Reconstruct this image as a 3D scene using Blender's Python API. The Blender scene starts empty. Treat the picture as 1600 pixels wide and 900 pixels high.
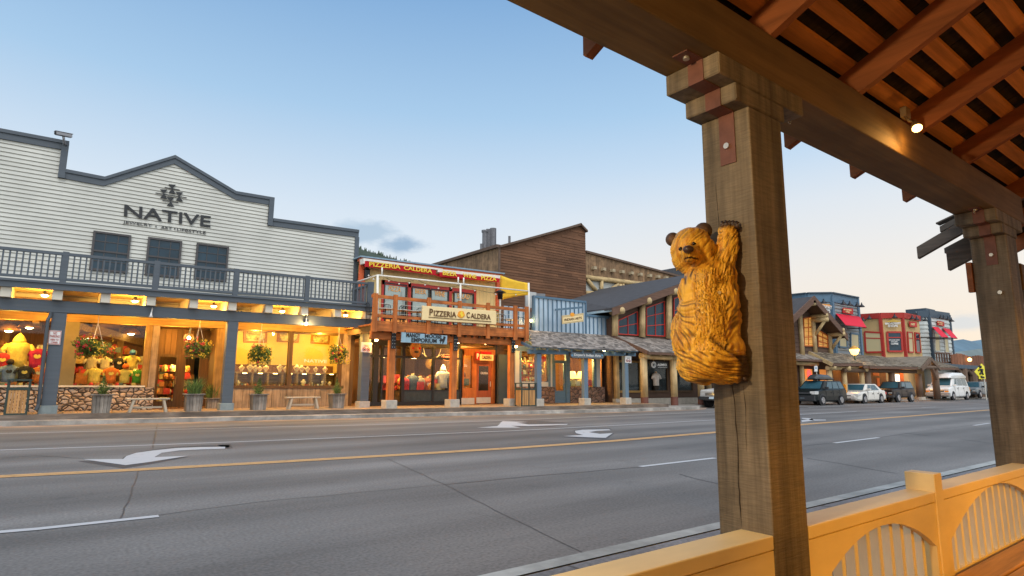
import bpy, bmesh, math, random
from mathutils import Vector, Matrix, noise
random.seed(7)
R = math.radians
C = bpy.context.scene.collection
sc = bpy.context.scene

# ---------------------------------------------------------------- camera
F = 939.6
def _axes():
    pt, ro, ya = R(9.036), R(0.353), R(52.89)
    cp, sp, cr, sr = math.cos(pt), math.sin(pt), math.cos(ro), math.sin(ro)
    rz = lambda v: Vector((cr*v[0]-sr*v[1], sr*v[0]+cr*v[1], v[2]))
    up = rz((0, -cp, sp))
    s = rz((math.sin(ya), math.cos(ya)*sp, math.cos(ya)*cp))
    n = -s.cross(up)
    return s, n, up
_s, _n, _u = _axes()
CAMZ = 1.3
cam_d = bpy.data.cameras.new('camera'); cam = bpy.data.objects.new('camera', cam_d); C.objects.link(cam)
cam_d.sensor_width = 36; cam_d.lens = F/1600*36; cam_d.clip_end = 20000; cam_d.clip_start = 0.05
rt = Vector((_s[0], _n[0], _u[0])); upv = -Vector((_s[1], _n[1], _u[1])); bk = -Vector((_s[2], _n[2], _u[2]))
cam.matrix_world = Matrix(((rt.x, upv.x, bk.x, 0), (rt.y, upv.y, bk.y, 0), (rt.z, upv.z, bk.z, CAMZ), (0, 0, 0, 1)))
sc.camera = cam
sc.view_settings.view_transform = 'Standard'; sc.view_settings.look = 'None'
sc.view_settings.exposure = 0.0; sc.view_settings.gamma = 1.0
sc.cycles.use_denoising = True
sc.cycles.max_bounces = 6; sc.cycles.transparent_max_bounces = 12
sc.cycles.sample_clamp_indirect = 4.0
sc.render.film_transparent = False

# ---------------------------------------------------------------- sky
w = bpy.data.worlds.new('World'); sc.world = w; w.use_nodes = True
nt = w.node_tree; nt.nodes.clear()
def N(t, **k):
    n = nt.nodes.new(t)
    for a, b in k.items(): setattr(n, a, b)
    return n
L = nt.links.new
out = N('ShaderNodeOutputWorld'); bg = N('ShaderNodeBackground'); L(bg.outputs[0], out.inputs[0])
tc = N('ShaderNodeTexCoord')
sky = N('ShaderNodeTexSky'); sky.sky_type = 'NISHITA'; sky.sun_disc = False
SUN_EL, SUN_AZ = R(4), R(100)      # after sunset glow low at the far end of the street
sky.sun_elevation = SUN_EL; sky.sun_rotation = SUN_AZ; sky.air_density = 1.0; sky.dust_density = 0.6; sky.ozone_density = 2.0
L(tc.outputs['Generated'], sky.inputs['Vector'])
sep = N('ShaderNodeSeparateXYZ'); L(tc.outputs['Generated'], sep.inputs[0])
ramp = N('ShaderNodeValToRGB'); L(sep.outputs['Z'], ramp.inputs[0])
cr_ = ramp.color_ramp
def lin(r, g, b): 
    f = lambda c: (c/255/12.92 if c/255 <= 0.04045 else ((c/255+0.055)/1.055)**2.4)
    return (f(r), f(g), f(b), 1)
stops = [(0.0, lin(238, 238, 238)), (0.16, lin(232, 238, 243)), (0.27, lin(215, 228, 241)), (0.42, lin(168, 202, 233)), (0.60, lin(122, 166, 213)), (0.8, lin(98, 143, 197))]
cr_.elements[0].position, cr_.elements[0].color = stops[0]
cr_.elements[1].position, cr_.elements[1].color = stops[-1]
for p, c in stops[1:-1]:
    e = cr_.elements.new(p); e.color = c
# peach glow toward +X low
dot = N('ShaderNodeVectorMath', operation='DOT_PRODUCT'); L(tc.outputs['Generated'], dot.inputs[0]); dot.inputs[1].default_value = (0.93, 0.37, 0.0)
m1 = N('ShaderNodeMapRange'); m1.inputs[1].default_value = 0.78; m1.inputs[2].default_value = 1.0; L(dot.outputs['Value'], m1.inputs[0])
m2 = N('ShaderNodeMapRange'); m2.inputs[1].default_value = 0.34; m2.inputs[2].default_value = 0.03; L(sep.outputs['Z'], m2.inputs[0])
mm = N('ShaderNodeMath', operation='MULTIPLY'); L(m1.outputs[0], mm.inputs[0]); L(m2.outputs[0], mm.inputs[1])
mx = N('ShaderNodeMix', data_type='RGBA'); L(mm.outputs[0], mx.inputs[0]); L(ramp.outputs[0], mx.inputs[6]); mx.inputs[7].default_value = lin(242, 224, 205)
# thin evening clouds: soft noise patches around two directions
def patch(prev, d, rad, stretch, col, thr, amt, seed):
    sub = N('ShaderNodeVectorMath', operation='SUBTRACT'); L(tc.outputs['Generated'], sub.inputs[0]); sub.inputs[1].default_value = d
    mp = N('ShaderNodeMapping'); mp.inputs['Scale'].default_value = stretch; L(sub.outputs[0], mp.inputs[0])
    ln = N('ShaderNodeVectorMath', operation='LENGTH'); L(mp.outputs[0], ln.inputs[0])
    fall = N('ShaderNodeMapRange'); fall.inputs[1].default_value = rad; fall.inputs[2].default_value = rad*0.15; L(ln.outputs['Value'], fall.inputs[0])
    nz = N('ShaderNodeTexNoise'); nz.inputs['Scale'].default_value = 9; nz.inputs['Detail'].default_value = 7; nz.inputs['Roughness'].default_value = 0.6
    mp2 = N('ShaderNodeMapping'); mp2.inputs['Location'].default_value = (seed, seed*2, 0); mp2.inputs['Scale'].default_value = (1, 1, 2.2); L(tc.outputs['Generated'], mp2.inputs[0]); L(mp2.outputs[0], nz.inputs['Vector'])
    ad = N('ShaderNodeMath', operation='MULTIPLY_ADD'); L(fall.outputs[0], ad.inputs[0]); ad.inputs[1].default_value = 0.55; L(nz.outputs[0], ad.inputs[2])
    st = N('ShaderNodeMapRange', interpolation_type='SMOOTHSTEP'); st.inputs[1].default_value = thr; st.inputs[2].default_value = thr+0.28; L(ad.outputs[0], st.inputs[0])
    fm = N('ShaderNodeMath', operation='MULTIPLY'); L(st.outputs[0], fm.inputs[0]); fm.inputs[1].default_value = amt
    m = N('ShaderNodeMix', data_type='RGBA'); L(fm.outputs[0], m.inputs[0]); L(prev, m.inputs[6]); m.inputs[7].default_value = col
    return m.outputs[2]
def wdir(px, py):
    v = rt*(px-800) - upv*(py-450) - bk*F
    return v.normalized()
last = patch(mx.outputs[2], wdir(580, 360), 0.11, (1, 1, 2.8), lin(168, 192, 214), 0.74, 0.75, 3.1)
last = patch(last, wdir(622, 384), 0.075, (1, 1, 2.4), lin(148, 176, 204), 0.66, 0.9, 9.7)
last = patch(last, wdir(1510, 505), 0.10, (1, 1, 4), lin(190, 205, 222), 0.78, 0.6, 5.3)
# a share of the physical sky keeps the light directional
sm = N('ShaderNodeMix', data_type='RGBA', blend_type='ADD'); sm.inputs[0].default_value = 0.02; L(last, sm.inputs[6]); L(sky.outputs[0], sm.inputs[7])
# after-sunset glow behind the photographer, over the near side of the street
gd = N('ShaderNodeVectorMath', operation='DOT_PRODUCT'); L(tc.outputs['Generated'], gd.inputs[0]); gd.inputs[1].default_value = (-0.36, -0.66, 0.66)
gm1 = N('ShaderNodeMapRange', interpolation_type='SMOOTHSTEP'); gm1.inputs[1].default_value = 0.0; gm1.inputs[2].default_value = 1.0; L(gd.outputs['Value'], gm1.inputs[0])
gx = N('ShaderNodeMix', data_type='RGBA', blend_type='ADD'); L(gm1.outputs[0], gx.inputs[0]); L(sm.outputs[2], gx.inputs[6]); gx.inputs[7].default_value = (0.95, 0.88, 0.78, 1)
L(gx.outputs[2], bg.inputs[0]); bg.inputs[1].default_value = 1.0

sun_d = bpy.data.lights.new('sun', 'SUN'); sun = bpy.data.objects.new('sun', sun_d); C.objects.link(sun)
sun_d.energy = 1.5; sun_d.angle = R(30); sun_d.color = (1.0, 0.96, 0.9)
sun.rotation_euler = (R(34), 0, R(-28))

# ---------------------------------------------------------------- pixel rays onto the planes things stand on
def ray(px, py):
    return rt*(px-800) - upv*(py-450) - bk*F
O = Vector((0, 0, CAMZ))
def PY(px, py, Y): r = ray(px, py); return O + r*(Y/r.y)
def PZ(px, py, Z): r = ray(px, py); return O + r*((Z-CAMZ)/r.z)
def PX(px, py, X): r = ray(px, py); return O + r*(X/r.x)
def proj(p):
    v = Vector(p)-O; d = -v.dot(bk)
    return 800+F*v.dot(rt)/d, 450-F*v.dot(upv)/d
def along(A, d, px):      # point A+t*d whose image column is px
    A = Vector(A); d = Vector(d); lo, hi = 0.0, 60.0
    f = lambda t: proj(A+d*t)[0]-px
    s0 = f(0) > 0
    for _ in range(50):
        m = (lo+hi)/2
        if (f(m) > 0) == s0: lo = m
        else: hi = m
    return A+d*lo

# ---------------------------------------------------------------- materials
MATS = {}
def mat(name, col, rough=0.7, var=0.15, scale=4, stretch=(1, 1, 1), bump=0.15, island=0.0, metal=0.0, spec=0.4, detail=6, col2=None, streak=0.0, dist=0.01, coat=0.0, fac=(0.3, 0.7)):
    if name in MATS: return MATS[name]
    m = bpy.data.materials.new(name); m.use_nodes = True; t = m.node_tree; b = t.nodes['Principled BSDF']; lk = t.links.new
    b.inputs['Roughness'].default_value = rough; b.inputs['Metallic'].default_value = metal; b.inputs['Specular IOR Level'].default_value = spec
    b.inputs['Coat Weight'].default_value = coat
    tcn = t.nodes.new('ShaderNodeTexCoord'); mp = t.nodes.new('ShaderNodeMapping'); mp.inputs['Scale'].default_value = stretch; lk(tcn.outputs['Object'], mp.inputs[0])
    nz = t.nodes.new('ShaderNodeTexNoise'); nz.inputs['Scale'].default_value = scale; nz.inputs['Detail'].default_value = detail; nz.inputs['Roughness'].default_value = 0.65
    lk(mp.outputs[0], nz.inputs['Vector'])
    mr = t.nodes.new('ShaderNodeMapRange'); mr.inputs[1].default_value = fac[0]; mr.inputs[2].default_value = fac[1]; lk(nz.outputs[0], mr.inputs[0])
    mixn = t.nodes.new('ShaderNodeMix'); mixn.data_type = 'RGBA'; lk(mr.outputs[0], mixn.inputs[0])
    c = Vector(col)
    mixn.inputs[6].default_value = (*(c*(1-var)), 1)
    mixn.inputs[7].default_value = (*(Vector(col2) if col2 else c*(1+var)), 1)
    o = mixn.outputs[2]
    if island:
        g = t.nodes.new('ShaderNodeNewGeometry'); mr2 = t.nodes.new('ShaderNodeMapRange'); mr2.inputs[3].default_value = 1-island; mr2.inputs[4].default_value = 1+island
        lk(g.outputs['Random Per Island'], mr2.inputs[0])
        vm = t.nodes.new('ShaderNodeVectorMath'); vm.operation = 'SCALE'; lk(o, vm.inputs[0]); lk(mr2.outputs[0], vm.inputs['Scale']); o = vm.outputs[0]
    if streak:
        nz2 = t.nodes.new('ShaderNodeTexNoise'); nz2.inputs['Scale'].default_value = scale*0.35; nz2.inputs['Detail'].default_value = 3; lk(tcn.outputs['Object'], nz2.inputs['Vector'])
        mr3 = t.nodes.new('ShaderNodeMapRange'); mr3.inputs[1].default_value = 0.35; mr3.inputs[2].default_value = 0.65; mr3.inputs[3].default_value = 1-streak; mr3.inputs[4].default_value = 1+streak*0.5; lk(nz2.outputs[0], mr3.inputs[0])
        vm = t.nodes.new('ShaderNodeVectorMath'); vm.operation = 'SCALE'; lk(o, vm.inputs[0]); lk(mr3.outputs[0], vm.inputs['Scale']); o = vm.outputs[0]
    lk(o, b.inputs['Base Color'])
    if bump:
        bp = t.nodes.new('ShaderNodeBump'); bp.inputs['Strength'].default_value = min(1, bump); bp.inputs['Distance'].default_value = dist; lk(nz.outputs[0], bp.inputs['Height']); lk(bp.outputs[0], b.inputs['Normal'])
    MATS[name] = m; return m
def emis(name, col, s):
    if name in MATS: return MATS[name]
    m = bpy.data.materials.new(name); m.use_nodes = True; t = m.node_tree; b = t.nodes['Principled BSDF']
    b.inputs['Base Color'].default_value = (*col, 1); b.inputs['Emission Color'].default_value = (*col, 1); b.inputs['Emission Strength'].default_value = s
    MATS[name] = m; return m
def glassm(name, tint=(0.9, 0.95, 0.95), refl=0.05):
    if name in MATS: return MATS[name]
    m = bpy.data.materials.new(name); m.use_nodes = True; t = m.node_tree; t.nodes.clear()
    o = t.nodes.new('ShaderNodeOutputMaterial'); a = t.nodes.new('ShaderNodeBsdfTransparent'); g = t.nodes.new('ShaderNodeBsdfGlossy'); x = t.nodes.new('ShaderNodeMixShader')
    a.inputs[0].default_value = (*tint, 1); g.inputs['Roughness'].default_value = 0.03; fr = t.nodes.new('ShaderNodeFresnel'); fr.inputs[0].default_value = 1.15
    ad = t.nodes.new('ShaderNodeMath'); ad.operation = 'ADD'; ad.inputs[1].default_value = refl-0.03; ad.use_clamp = True
    fr.inputs[0].default_value = 1.08; t.links.new(fr.outputs[0], ad.inputs[0]); t.links.new(ad.outputs[0], x.inputs[0]); t.links.new(a.outputs[0], x.inputs[1]); t.links.new(g.outputs[0], x.inputs[2]); t.links.new(x.outputs[0], o.inputs[0])
    MATS[name] = m; return m
def darkglass(name, col=(0.03, 0.045, 0.06), rough=0.05):
    return mat(name, col, rough, 0.3, 1.5, bump=0, spec=0.3)

# ---------------------------------------------------------------- mesh collector
class MB:
    def __init__(s): s.v = []; s.f = []; s.mi = []
    def add(s, vs, fs, mi=0):
        n = len(s.v); s.v += [tuple(x) for x in vs]; s.f += [tuple(n+i for i in f) for f in fs]; s.mi += [mi]*len(fs); return s
    def hexa(s, p, mi=0):   # 8 points: bottom 4 ccw, top 4 ccw
        return s.add(p, [(3, 2, 1, 0), (4, 5, 6, 7), (0, 1, 5, 4), (1, 2, 6, 5), (2, 3, 7, 6), (3, 0, 4, 7)], mi)
    def box(s, x0, x1, y0, y1, z0, z1, mi=0):
        return s.hexa([(x0, y0, z0), (x1, y0, z0), (x1, y1, z0), (x0, y1, z0), (x0, y0, z1), (x1, y0, z1), (x1, y1, z1), (x0, y1, z1)], mi)
    def prism(s, pts, vec, mi=0):
        n = len(pts); pts = [Vector(p) for p in pts]; vec = Vector(vec)
        nrm = Vector((0, 0, 0))
        for i in range(n):
            a, b = pts[i], pts[(i+1) % n]; nrm += a.cross(b)
        if nrm.dot(vec) > 0: pts = pts[::-1]
        vs = pts+[p+vec for p in pts]
        return s.add(vs, [tuple(range(n)), tuple(range(2*n-1, n-1, -1))]+[((i+1) % n, i, n+i, n+(i+1) % n) for i in range(n)], mi)
    def bar(s, a, b, w, h, up=(0, 0, 1), mi=0):
        a, b = Vector(a), Vector(b); d = (b-a).normalized(); u = Vector(up)
        if abs(d.dot(u)) > 0.98: u = Vector((0, 1, 0))
        x = d.cross(u).normalized(); y = x.cross(d).normalized(); x *= w/2; y *= h/2
        return s.hexa([a-x-y, a+x-y, b+x-y, b-x-y, a-x+y, a+x+y, b+x+y, b-x+y], mi)
    def tube(s, pts, r, n=8, mi=0, cap=True):
        pts = [Vector(p) for p in pts]; m = len(pts); rs = r if isinstance(r, (list, tuple)) else [r]*m
        vs = []; prev = None
        for i, p in enumerate(pts):
            d = (pts[min(i+1, m-1)]-pts[max(i-1, 0)]).normalized()
            u = prev if prev is not None and abs(prev.dot(d)) < 0.99 else (Vector((0, 0, 1)) if abs(d.z) < 0.9 else Vector((1, 0, 0)))
            x = d.cross(u).normalized(); y = d.cross(x).normalized(); prev = -y if prev is None else u
            prev = x.cross(d).normalized()
            for k in range(n):
                a = 2*math.pi*k/n; vs.append(p+(x*math.cos(a)+prev*math.sin(a))*rs[i])
        fs = [(i*n+k, i*n+(k+1) % n, (i+1)*n+(k+1) % n, (i+1)*n+k) for i in range(m-1) for k in range(n)]
        if cap: fs += [tuple(range(n-1, -1, -1)), tuple(range((m-1)*n, m*n))]
        return s.add(vs, fs, mi)
    def lathe(s, c, prof, n=16, mi=0, sx=1, sy=1, axis='z'):
        c = Vector(c); vs = []
        for (r, z) in prof:
            for k in range(n):
                a = 2*math.pi*k/n; p = Vector((r*math.cos(a)*sx, r*math.sin(a)*sy, z))
                if axis == 'y': p = Vector((p.x, p.z, p.y))
                if axis == 'x': p = Vector((p.z, p.x, p.y))
                vs.append(c+p)
        m = len(prof)
        fs = [(i*n+k, i*n+(k+1) % n, (i+1)*n+(k+1) % n, (i+1)*n+k) for i in range(m-1) for k in range(n)]
        fs += [tuple(range(n-1, -1, -1)), tuple(range((m-1)*n, m*n))]
        return s.add(vs, fs, mi)
    def ball(s, c, rx, ry=None, rz=None, n=12, m=8, mi=0, rot=None):
        ry = ry or rx; rz = rz or rx; c = Vector(c); vs = []
        for i in range(m+1):
            th = math.pi*i/m
            for k in range(n):
                a = 2*math.pi*k/n; p = Vector((rx*math.sin(th)*math.cos(a), ry*math.sin(th)*math.sin(a), -rz*math.cos(th)))
                if rot is not None: p = rot @ p
                vs.append(c+p)
        fs = [(i*n+k, i*n+(k+1) % n, (i+1)*n+(k+1) % n, (i+1)*n+k) for i in range(m) for k in range(n)]
        return s.add(vs, fs, mi)

def root_loc(p):
    while p.parent: p = p.parent
    return p.location
def setp(o, label=None, cat=None, group=None, kind=None):
    if label: o['label'] = label
    if cat: o['category'] = cat
    if group: o['group'] = group
    if kind: o['kind'] = kind
    return o
def thing(name, label, cat, loc=(0, 0, 0), group=None):
    o = bpy.data.objects.new(name, None); C.objects.link(o); o.location = loc; o.empty_display_size = 0.1
    return setp(o, label, cat, group)
def fin(name, mb, mats, parent=None, smooth=False, bevel=0.0, label=None, loc=None, merge=False, seg=1):
    base = root_loc(parent) if parent else (Vector(loc) if loc is not None else Vector((0, 0, 0)))
    me = bpy.data.meshes.new(name)
    me.from_pydata([tuple(Vector(v)-base) for v in mb.v], [], mb.f); 
    if not isinstance(mats, (list, tuple)): mats = [mats]
    for m in mats: me.materials.append(m)
    for p, i in zip(me.polygons, mb.mi): p.material_index = i
    if smooth: 
        for p in me.polygons: p.use_smooth = True
    me.validate(); me.update()
    bm = bmesh.new(); bm.from_mesh(me)
    if merge: bmesh.ops.remove_doubles(bm, verts=bm.verts, dist=1e-4)
    bmesh.ops.recalc_face_normals(bm, faces=bm.faces); bm.to_mesh(me); bm.free()
    o = bpy.data.objects.new(name, me); C.objects.link(o)
    if parent: o.parent = parent
    else: o.location = base
    if bevel:
        b = o.modifiers.new('bevel', 'BEVEL'); b.width = bevel; b.segments = seg; b.limit_method = 'ANGLE'; b.angle_limit = R(40)
    if label: o['label'] = label
    return o
def one(name, mb, mats, label, cat, loc, group=None, **k):
    return setp(fin(name, mb, mats, None, loc=loc, **k), label, cat, group)
def struct(name, mb, mats, **k):
    return setp(fin(name, mb, mats, **k), kind='structure')
def slab(mb, px, Y, t, mi=0):      # polygon seen at these pixels, standing on plane Y, t thick (away from the street when positive)
    return mb.prism([PY(x, y, Y) for x, y in px], (0, t, 0), mi)
def pxbar(mb, a, b, Y, wz, t, mi=0):  # horizontal/slanted member from pixel a to pixel b (top edge), wz tall
    A, B = PY(*a, Y), PY(*b, Y); d = Vector((0, 0, -wz)); tt = Vector((0, t, 0))
    return mb.hexa([A+d, B+d, B+d+tt, A+d+tt, A, B, B+tt, A+tt], mi)
def rect(a, b, c, d): return [a, b, c, d]
def text(name, s, q, m, parent=None, depth=0.02, bold=0.0, shear=0.0, label=None):
    """lettering fitted to the quad q = (lower left, lower right, upper right, upper left)"""
    cu = bpy.data.curves.new(name, 'FONT'); cu.body = s; cu.offset = bold; cu.resolution_u = 3; cu.align_x = 'LEFT'
    o = bpy.data.objects.new(name, cu); C.objects.link(o)
    me = bpy.data.meshes.new_from_object(o)
    C.objects.unlink(o); bpy.data.objects.remove(o)
    vs = [v.co.copy() for v in me.vertices]; fs = [tuple(p.vertices) for p in me.polygons]
    x0, x1 = min(v.x for v in vs), max(v.x for v in vs); y0, y1 = min(v.y for v in vs), max(v.y for v in vs)
    q = [Vector(p) for p in q]; nrm = (q[1]-q[0]).cross(q[3]-q[0]).normalized()
    mb = MB(); n = len(vs); out = []
    for v in vs:
        u, t = (v.x-x0)/(x1-x0), (v.y-y0)/(y1-y0)
        u += shear*t
        out.append((q[0]*(1-u)+q[1]*u)*(1-t)+(q[3]*(1-u)+q[2]*u)*t)
    edges = {}
    for f in fs:
        for i in range(len(f)):
            e = (f[i], f[(i+1) % len(f)]); edges[e] = 1
    side = [(b, a, a+n, b+n) for (a, b) in edges if (b, a) not in edges]
    mb.add([p+nrm*depth for p in out]+out, fs+side)
    o = fin(name, mb, m, parent, label=label) if parent else fin(name, mb, m, loc=(q[0]+q[1])/2)
    return o
def pt(lamp_name, loc, e, col=(1, 0.62, 0.22), r=0.05, parent=None, spot=None, tgt=None, blend=0.5):
    d = bpy.data.lights.new(lamp_name, 'SPOT' if spot else 'POINT'); d.energy = e; d.color = col; d.shadow_soft_size = r
    if spot: d.spot_size = spot; d.spot_blend = blend
    o = bpy.data.objects.new(lamp_name, d); C.objects.link(o)
    base = root_loc(parent) if parent else Vector((0, 0, 0))
    o.location = Vector(loc)-base
    if tgt is not None: o.rotation_euler = (Vector(tgt)-Vector(loc)).to_track_quat('-Z', 'Y').to_euler()
    elif spot: o.rotation_euler = (0, 0, 0)
    if parent: o.parent = parent
    return o
# ---------------------------------------------------------------- shared materials
asphalt = mat('asphalt', (0.150, 0.142, 0.133), 0.78, 0.30, 0.35, (0.3, 1.8, 1), 0.25, detail=12, streak=0.30, dist=0.02)
asphalt_b = asphalt.node_tree.nodes['Principled BSDF']
def fine_grain(m, amt=0.22, sc_=60):
    t = m.node_tree; b = t.nodes['Principled BSDF']; src = b.inputs['Base Color'].links[0].from_socket
    tcn = t.nodes.new('ShaderNodeTexCoord'); nz = t.nodes.new('ShaderNodeTexNoise'); nz.inputs['Scale'].default_value = sc_; nz.inputs['Detail'].default_value = 3
    t.links.new(tcn.outputs['Object'], nz.inputs['Vector'])
    mr = t.nodes.new('ShaderNodeMapRange'); mr.inputs[1].default_value = 0.3; mr.inputs[2].default_value = 0.7; mr.inputs[3].default_value = 1-amt; mr.inputs[4].default_value = 1+amt; t.links.new(nz.outputs[0], mr.inputs[0])
    vm = t.nodes.new('ShaderNodeVectorMath'); vm.operation = 'SCALE'; t.links.new(src, vm.inputs[0]); t.links.new(mr.outputs[0], vm.inputs['Scale']); t.links.new(vm.outputs[0], b.inputs['Base Color'])
fine_grain(asphalt, 0.26, 34)
def lane_wear(m):   # oil-darkened lane centres and paler wheel paths, broken up by noise
    t = m.node_tree; b = t.nodes['Principled BSDF']; src = b.inputs['Base Color'].links[0].from_socket; lk = t.links.new
    tcn = t.nodes.new('ShaderNodeTexCoord'); sp = t.nodes.new('ShaderNodeSeparateXYZ'); lk(tcn.outputs['Object'], sp.inputs[0])
    mp = t.nodes.new('ShaderNodeMapping'); mp.inputs['Scale'].default_value = (.05, .5, 1); lk(tcn.outputs['Object'], mp.inputs[0]); nz = t.nodes.new('ShaderNodeTexNoise'); nz.inputs['Scale'].default_value = 2; nz.inputs['Detail'].default_value = 5; lk(mp.outputs[0], nz.inputs['Vector'])
    a = t.nodes.new('ShaderNodeMath'); a.operation = 'MULTIPLY_ADD'; lk(sp.outputs[1], a.inputs[0]); a.inputs[1].default_value = 3.49; a.inputs[2].default_value = .9
    s_ = t.nodes.new('ShaderNodeMath'); s_.operation = 'SINE'; lk(a.outputs[0], s_.inputs[0]); p = t.nodes.new('ShaderNodeMath'); p.operation = 'MULTIPLY'; lk(s_.outputs[0], p.inputs[0]); lk(nz.outputs[0], p.inputs[1])
    mr = t.nodes.new('ShaderNodeMapRange'); mr.inputs[1].default_value = -.5; mr.inputs[2].default_value = .5; mr.inputs[3].default_value = .84; mr.inputs[4].default_value = 1.14; lk(p.outputs[0], mr.inputs[0])
    n2 = t.nodes.new('ShaderNodeTexNoise'); n2.inputs['Scale'].default_value = .9; n2.inputs['Detail'].default_value = 8; n2.inputs['Roughness'].default_value = .7; lk(tcn.outputs['Object'], n2.inputs['Vector']); m2 = t.nodes.new('ShaderNodeMapRange'); m2.inputs[1].default_value = .60; m2.inputs[2].default_value = .70; m2.inputs[3].default_value = 1; m2.inputs[4].default_value = .78; lk(n2.outputs[0], m2.inputs[0])
    q = t.nodes.new('ShaderNodeMath'); q.operation = 'MULTIPLY'; lk(mr.outputs[0], q.inputs[0]); lk(m2.outputs[0], q.inputs[1])
    vm = t.nodes.new('ShaderNodeVectorMath'); vm.operation = 'SCALE'; lk(src, vm.inputs[0]); lk(q.outputs[0], vm.inputs['Scale']); lk(vm.outputs[0], b.inputs['Base Color'])
lane_wear(asphalt)
concrete = mat('concrete', (0.30, 0.28, 0.25), 0.85, 0.3, 3, bump=0.3, streak=0.35)
concrete_light = mat('concrete_light', (0.42, 0.38, 0.32), 0.85, 0.2, 6, bump=0.2)
walk_conc = mat('walk_concrete', (0.20, 0.20, 0.205), 0.85, 0.2, 1.2, bump=0.25, streak=0.3); fine_grain(walk_conc, 0.25, 30)
board_old = mat('weathered_boards', (0.33, 0.24, 0.15), 0.8, 0.3, 3, (1, 8, 8), 0.3, island=0.25)
curbwood = mat('boardwalk_edge', (0.17, 0.13, 0.10), 0.85, 0.35, 2.5, (0.5, 6, 6), 0.4, streak=0.4)
white_paint = mat('road_white', (0.50, 0.50, 0.50), 0.7, 0.55, 5, bump=0.1, fac=(0.28, 0.42), col2=(0.46, 0.46, 0.46), detail=10)
yellow_paint = mat('road_yellow', (0.55, 0.31, 0.12), 0.7, 0.45, 5, bump=0.1, fac=(0.3, 0.45), col2=(.54, .31, .13), detail=10)
seal = mat('tar_seal', (0.06, 0.057, 0.055), 0.6, 0.2, 6, bump=0.1)
grass = mat('dry_ground', (0.07, 0.075, 0.05), 0.95, 0.3, 0.05, bump=0)

# ---------------------------------------------------------------- ground
struct('ground', MB().box(-3000, 6000, -3000, 6000, -0.6, -0.35), grass)
struct('road', MB().add([(-120, 3.35, 0), (400, 3.35, 0), (400, 26, 0), (-120, 26, 0)], [(0, 1, 2, 3)]), asphalt)
def Yc(X):
    k = [(-60, 23.3), (-5, 22.9), (0, 22.7), (6, 22.0), (15.5, 20.7), (22.5, 20.1), (28, 20.2), (30.5, 21.9), (36, 22.0), (300, 22.0)]
    for (a, b), (c, d) in zip(k, k[1:]):
        if X <= c: return b+(d-b)*(X-a)/(c-a)
    return k[-1][1]
XS = [-60, -30, -12]+[-6+1.0*i for i in range(0, 45)]+[50, 80, 120, 200, 300]
def strip(mb, xs, y0, y1, z0, z1=None, mi=0):
    z1 = z0 if z1 is None else z1
    vs = []; 
    for X in xs: vs += [(X, y0(X), z0), (X, y1(X), z1)]
    return mb.add(vs, [(2*i, 2*i+2, 2*i+3, 2*i+1) for i in range(len(xs)-1)], mi)
m = MB(); strip(m, XS, Yc, lambda X: Yc(X)+0.02, -0.02, 0.13); strip(m, XS, lambda X: Yc(X)+0.02, lambda X: Yc(X)+0.22, 0.13, 0.14)
strip(m, XS, lambda X: Yc(X)+0.22, lambda X: 34, 0.14)
struct('far_kerb', m, concrete)
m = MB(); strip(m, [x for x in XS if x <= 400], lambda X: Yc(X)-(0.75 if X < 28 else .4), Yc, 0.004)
struct('gutter', m, mat('gutter', (0.27, 0.20, 0.15), 0.85, 0.3, 2, (0.4, 3, 1), 0.2, streak=0.4))  # warm brown concrete; lamp glow along the kerb is partly in this colour
def Yb(X): return Yc(X)+0.5 if X < 26.5 else Yc(X)+0.5
bx = [x for x in XS if x <= 26]
m = MB()
strip(m, bx, Yb, lambda X: Yb(X)+0.01, 0.141, 0.30); strip(m, bx, lambda X: Yb(X)+0.01, lambda X: Yb(X)+0.32, 0.30)
struct('boardwalk_edge', m, curbwood)
m = MB()
X = -60.0
while X < 26:
    ww = 0.19; y0 = Yb(X)+0.325
    m.box(X, X+ww-0.012, y0, 27.5, 0.2, 0.292+random.uniform(-.003, .003)); X += ww
struct('boardwalk', m, mat('boardwalk_boards', (0.30, 0.21, 0.13), 0.75, 0.25, 3, (8, 1, 1), 0.25, island=0.2))
# near side
m = MB(); ky = lambda y: (lambda X: y)
strip(m, XS, ky(3.33), ky(3.35), 0.105, -0.01); strip(m, XS, ky(3.17), ky(3.33), 0.11, 0.105)
struct('near_kerb', m, mat('near_kerb', (0.33, 0.34, 0.32), 0.85, 0.25, 4, bump=0.3, streak=0.2))
m = MB(); strip(m, XS, ky(1.55), ky(3.155), 0.105)
struct('near_pavement', m, walk_conc)
NEARWALL = 1
m = MB(); strip(m, XS, ky(3.155), ky(3.17), 0.085)
for X in (-0.6, 2.96, 6.4, 9.9, 13.4, 17, 21):   # joints
    m.add([(X, 1.55, 0.107), (X+0.02, 1.55, 0.107), (X+0.02-0.1, 3.15, 0.107), (X-0.1, 3.15, 0.107)], [(0, 1, 2, 3)])
struct('pavement_joint', m, seal)
m = MB()
X = -4.0
while X < 9:
    m.box(X, X+0.135, -2.6, 1.54, 0.07, 0.115); X += 0.142
struct('porch_floor', m, mat('porch_boards', (0.22, 0.15, 0.09), 0.7, 0.3, 3, (8, 1, 1), 0.3, island=0.2))

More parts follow.
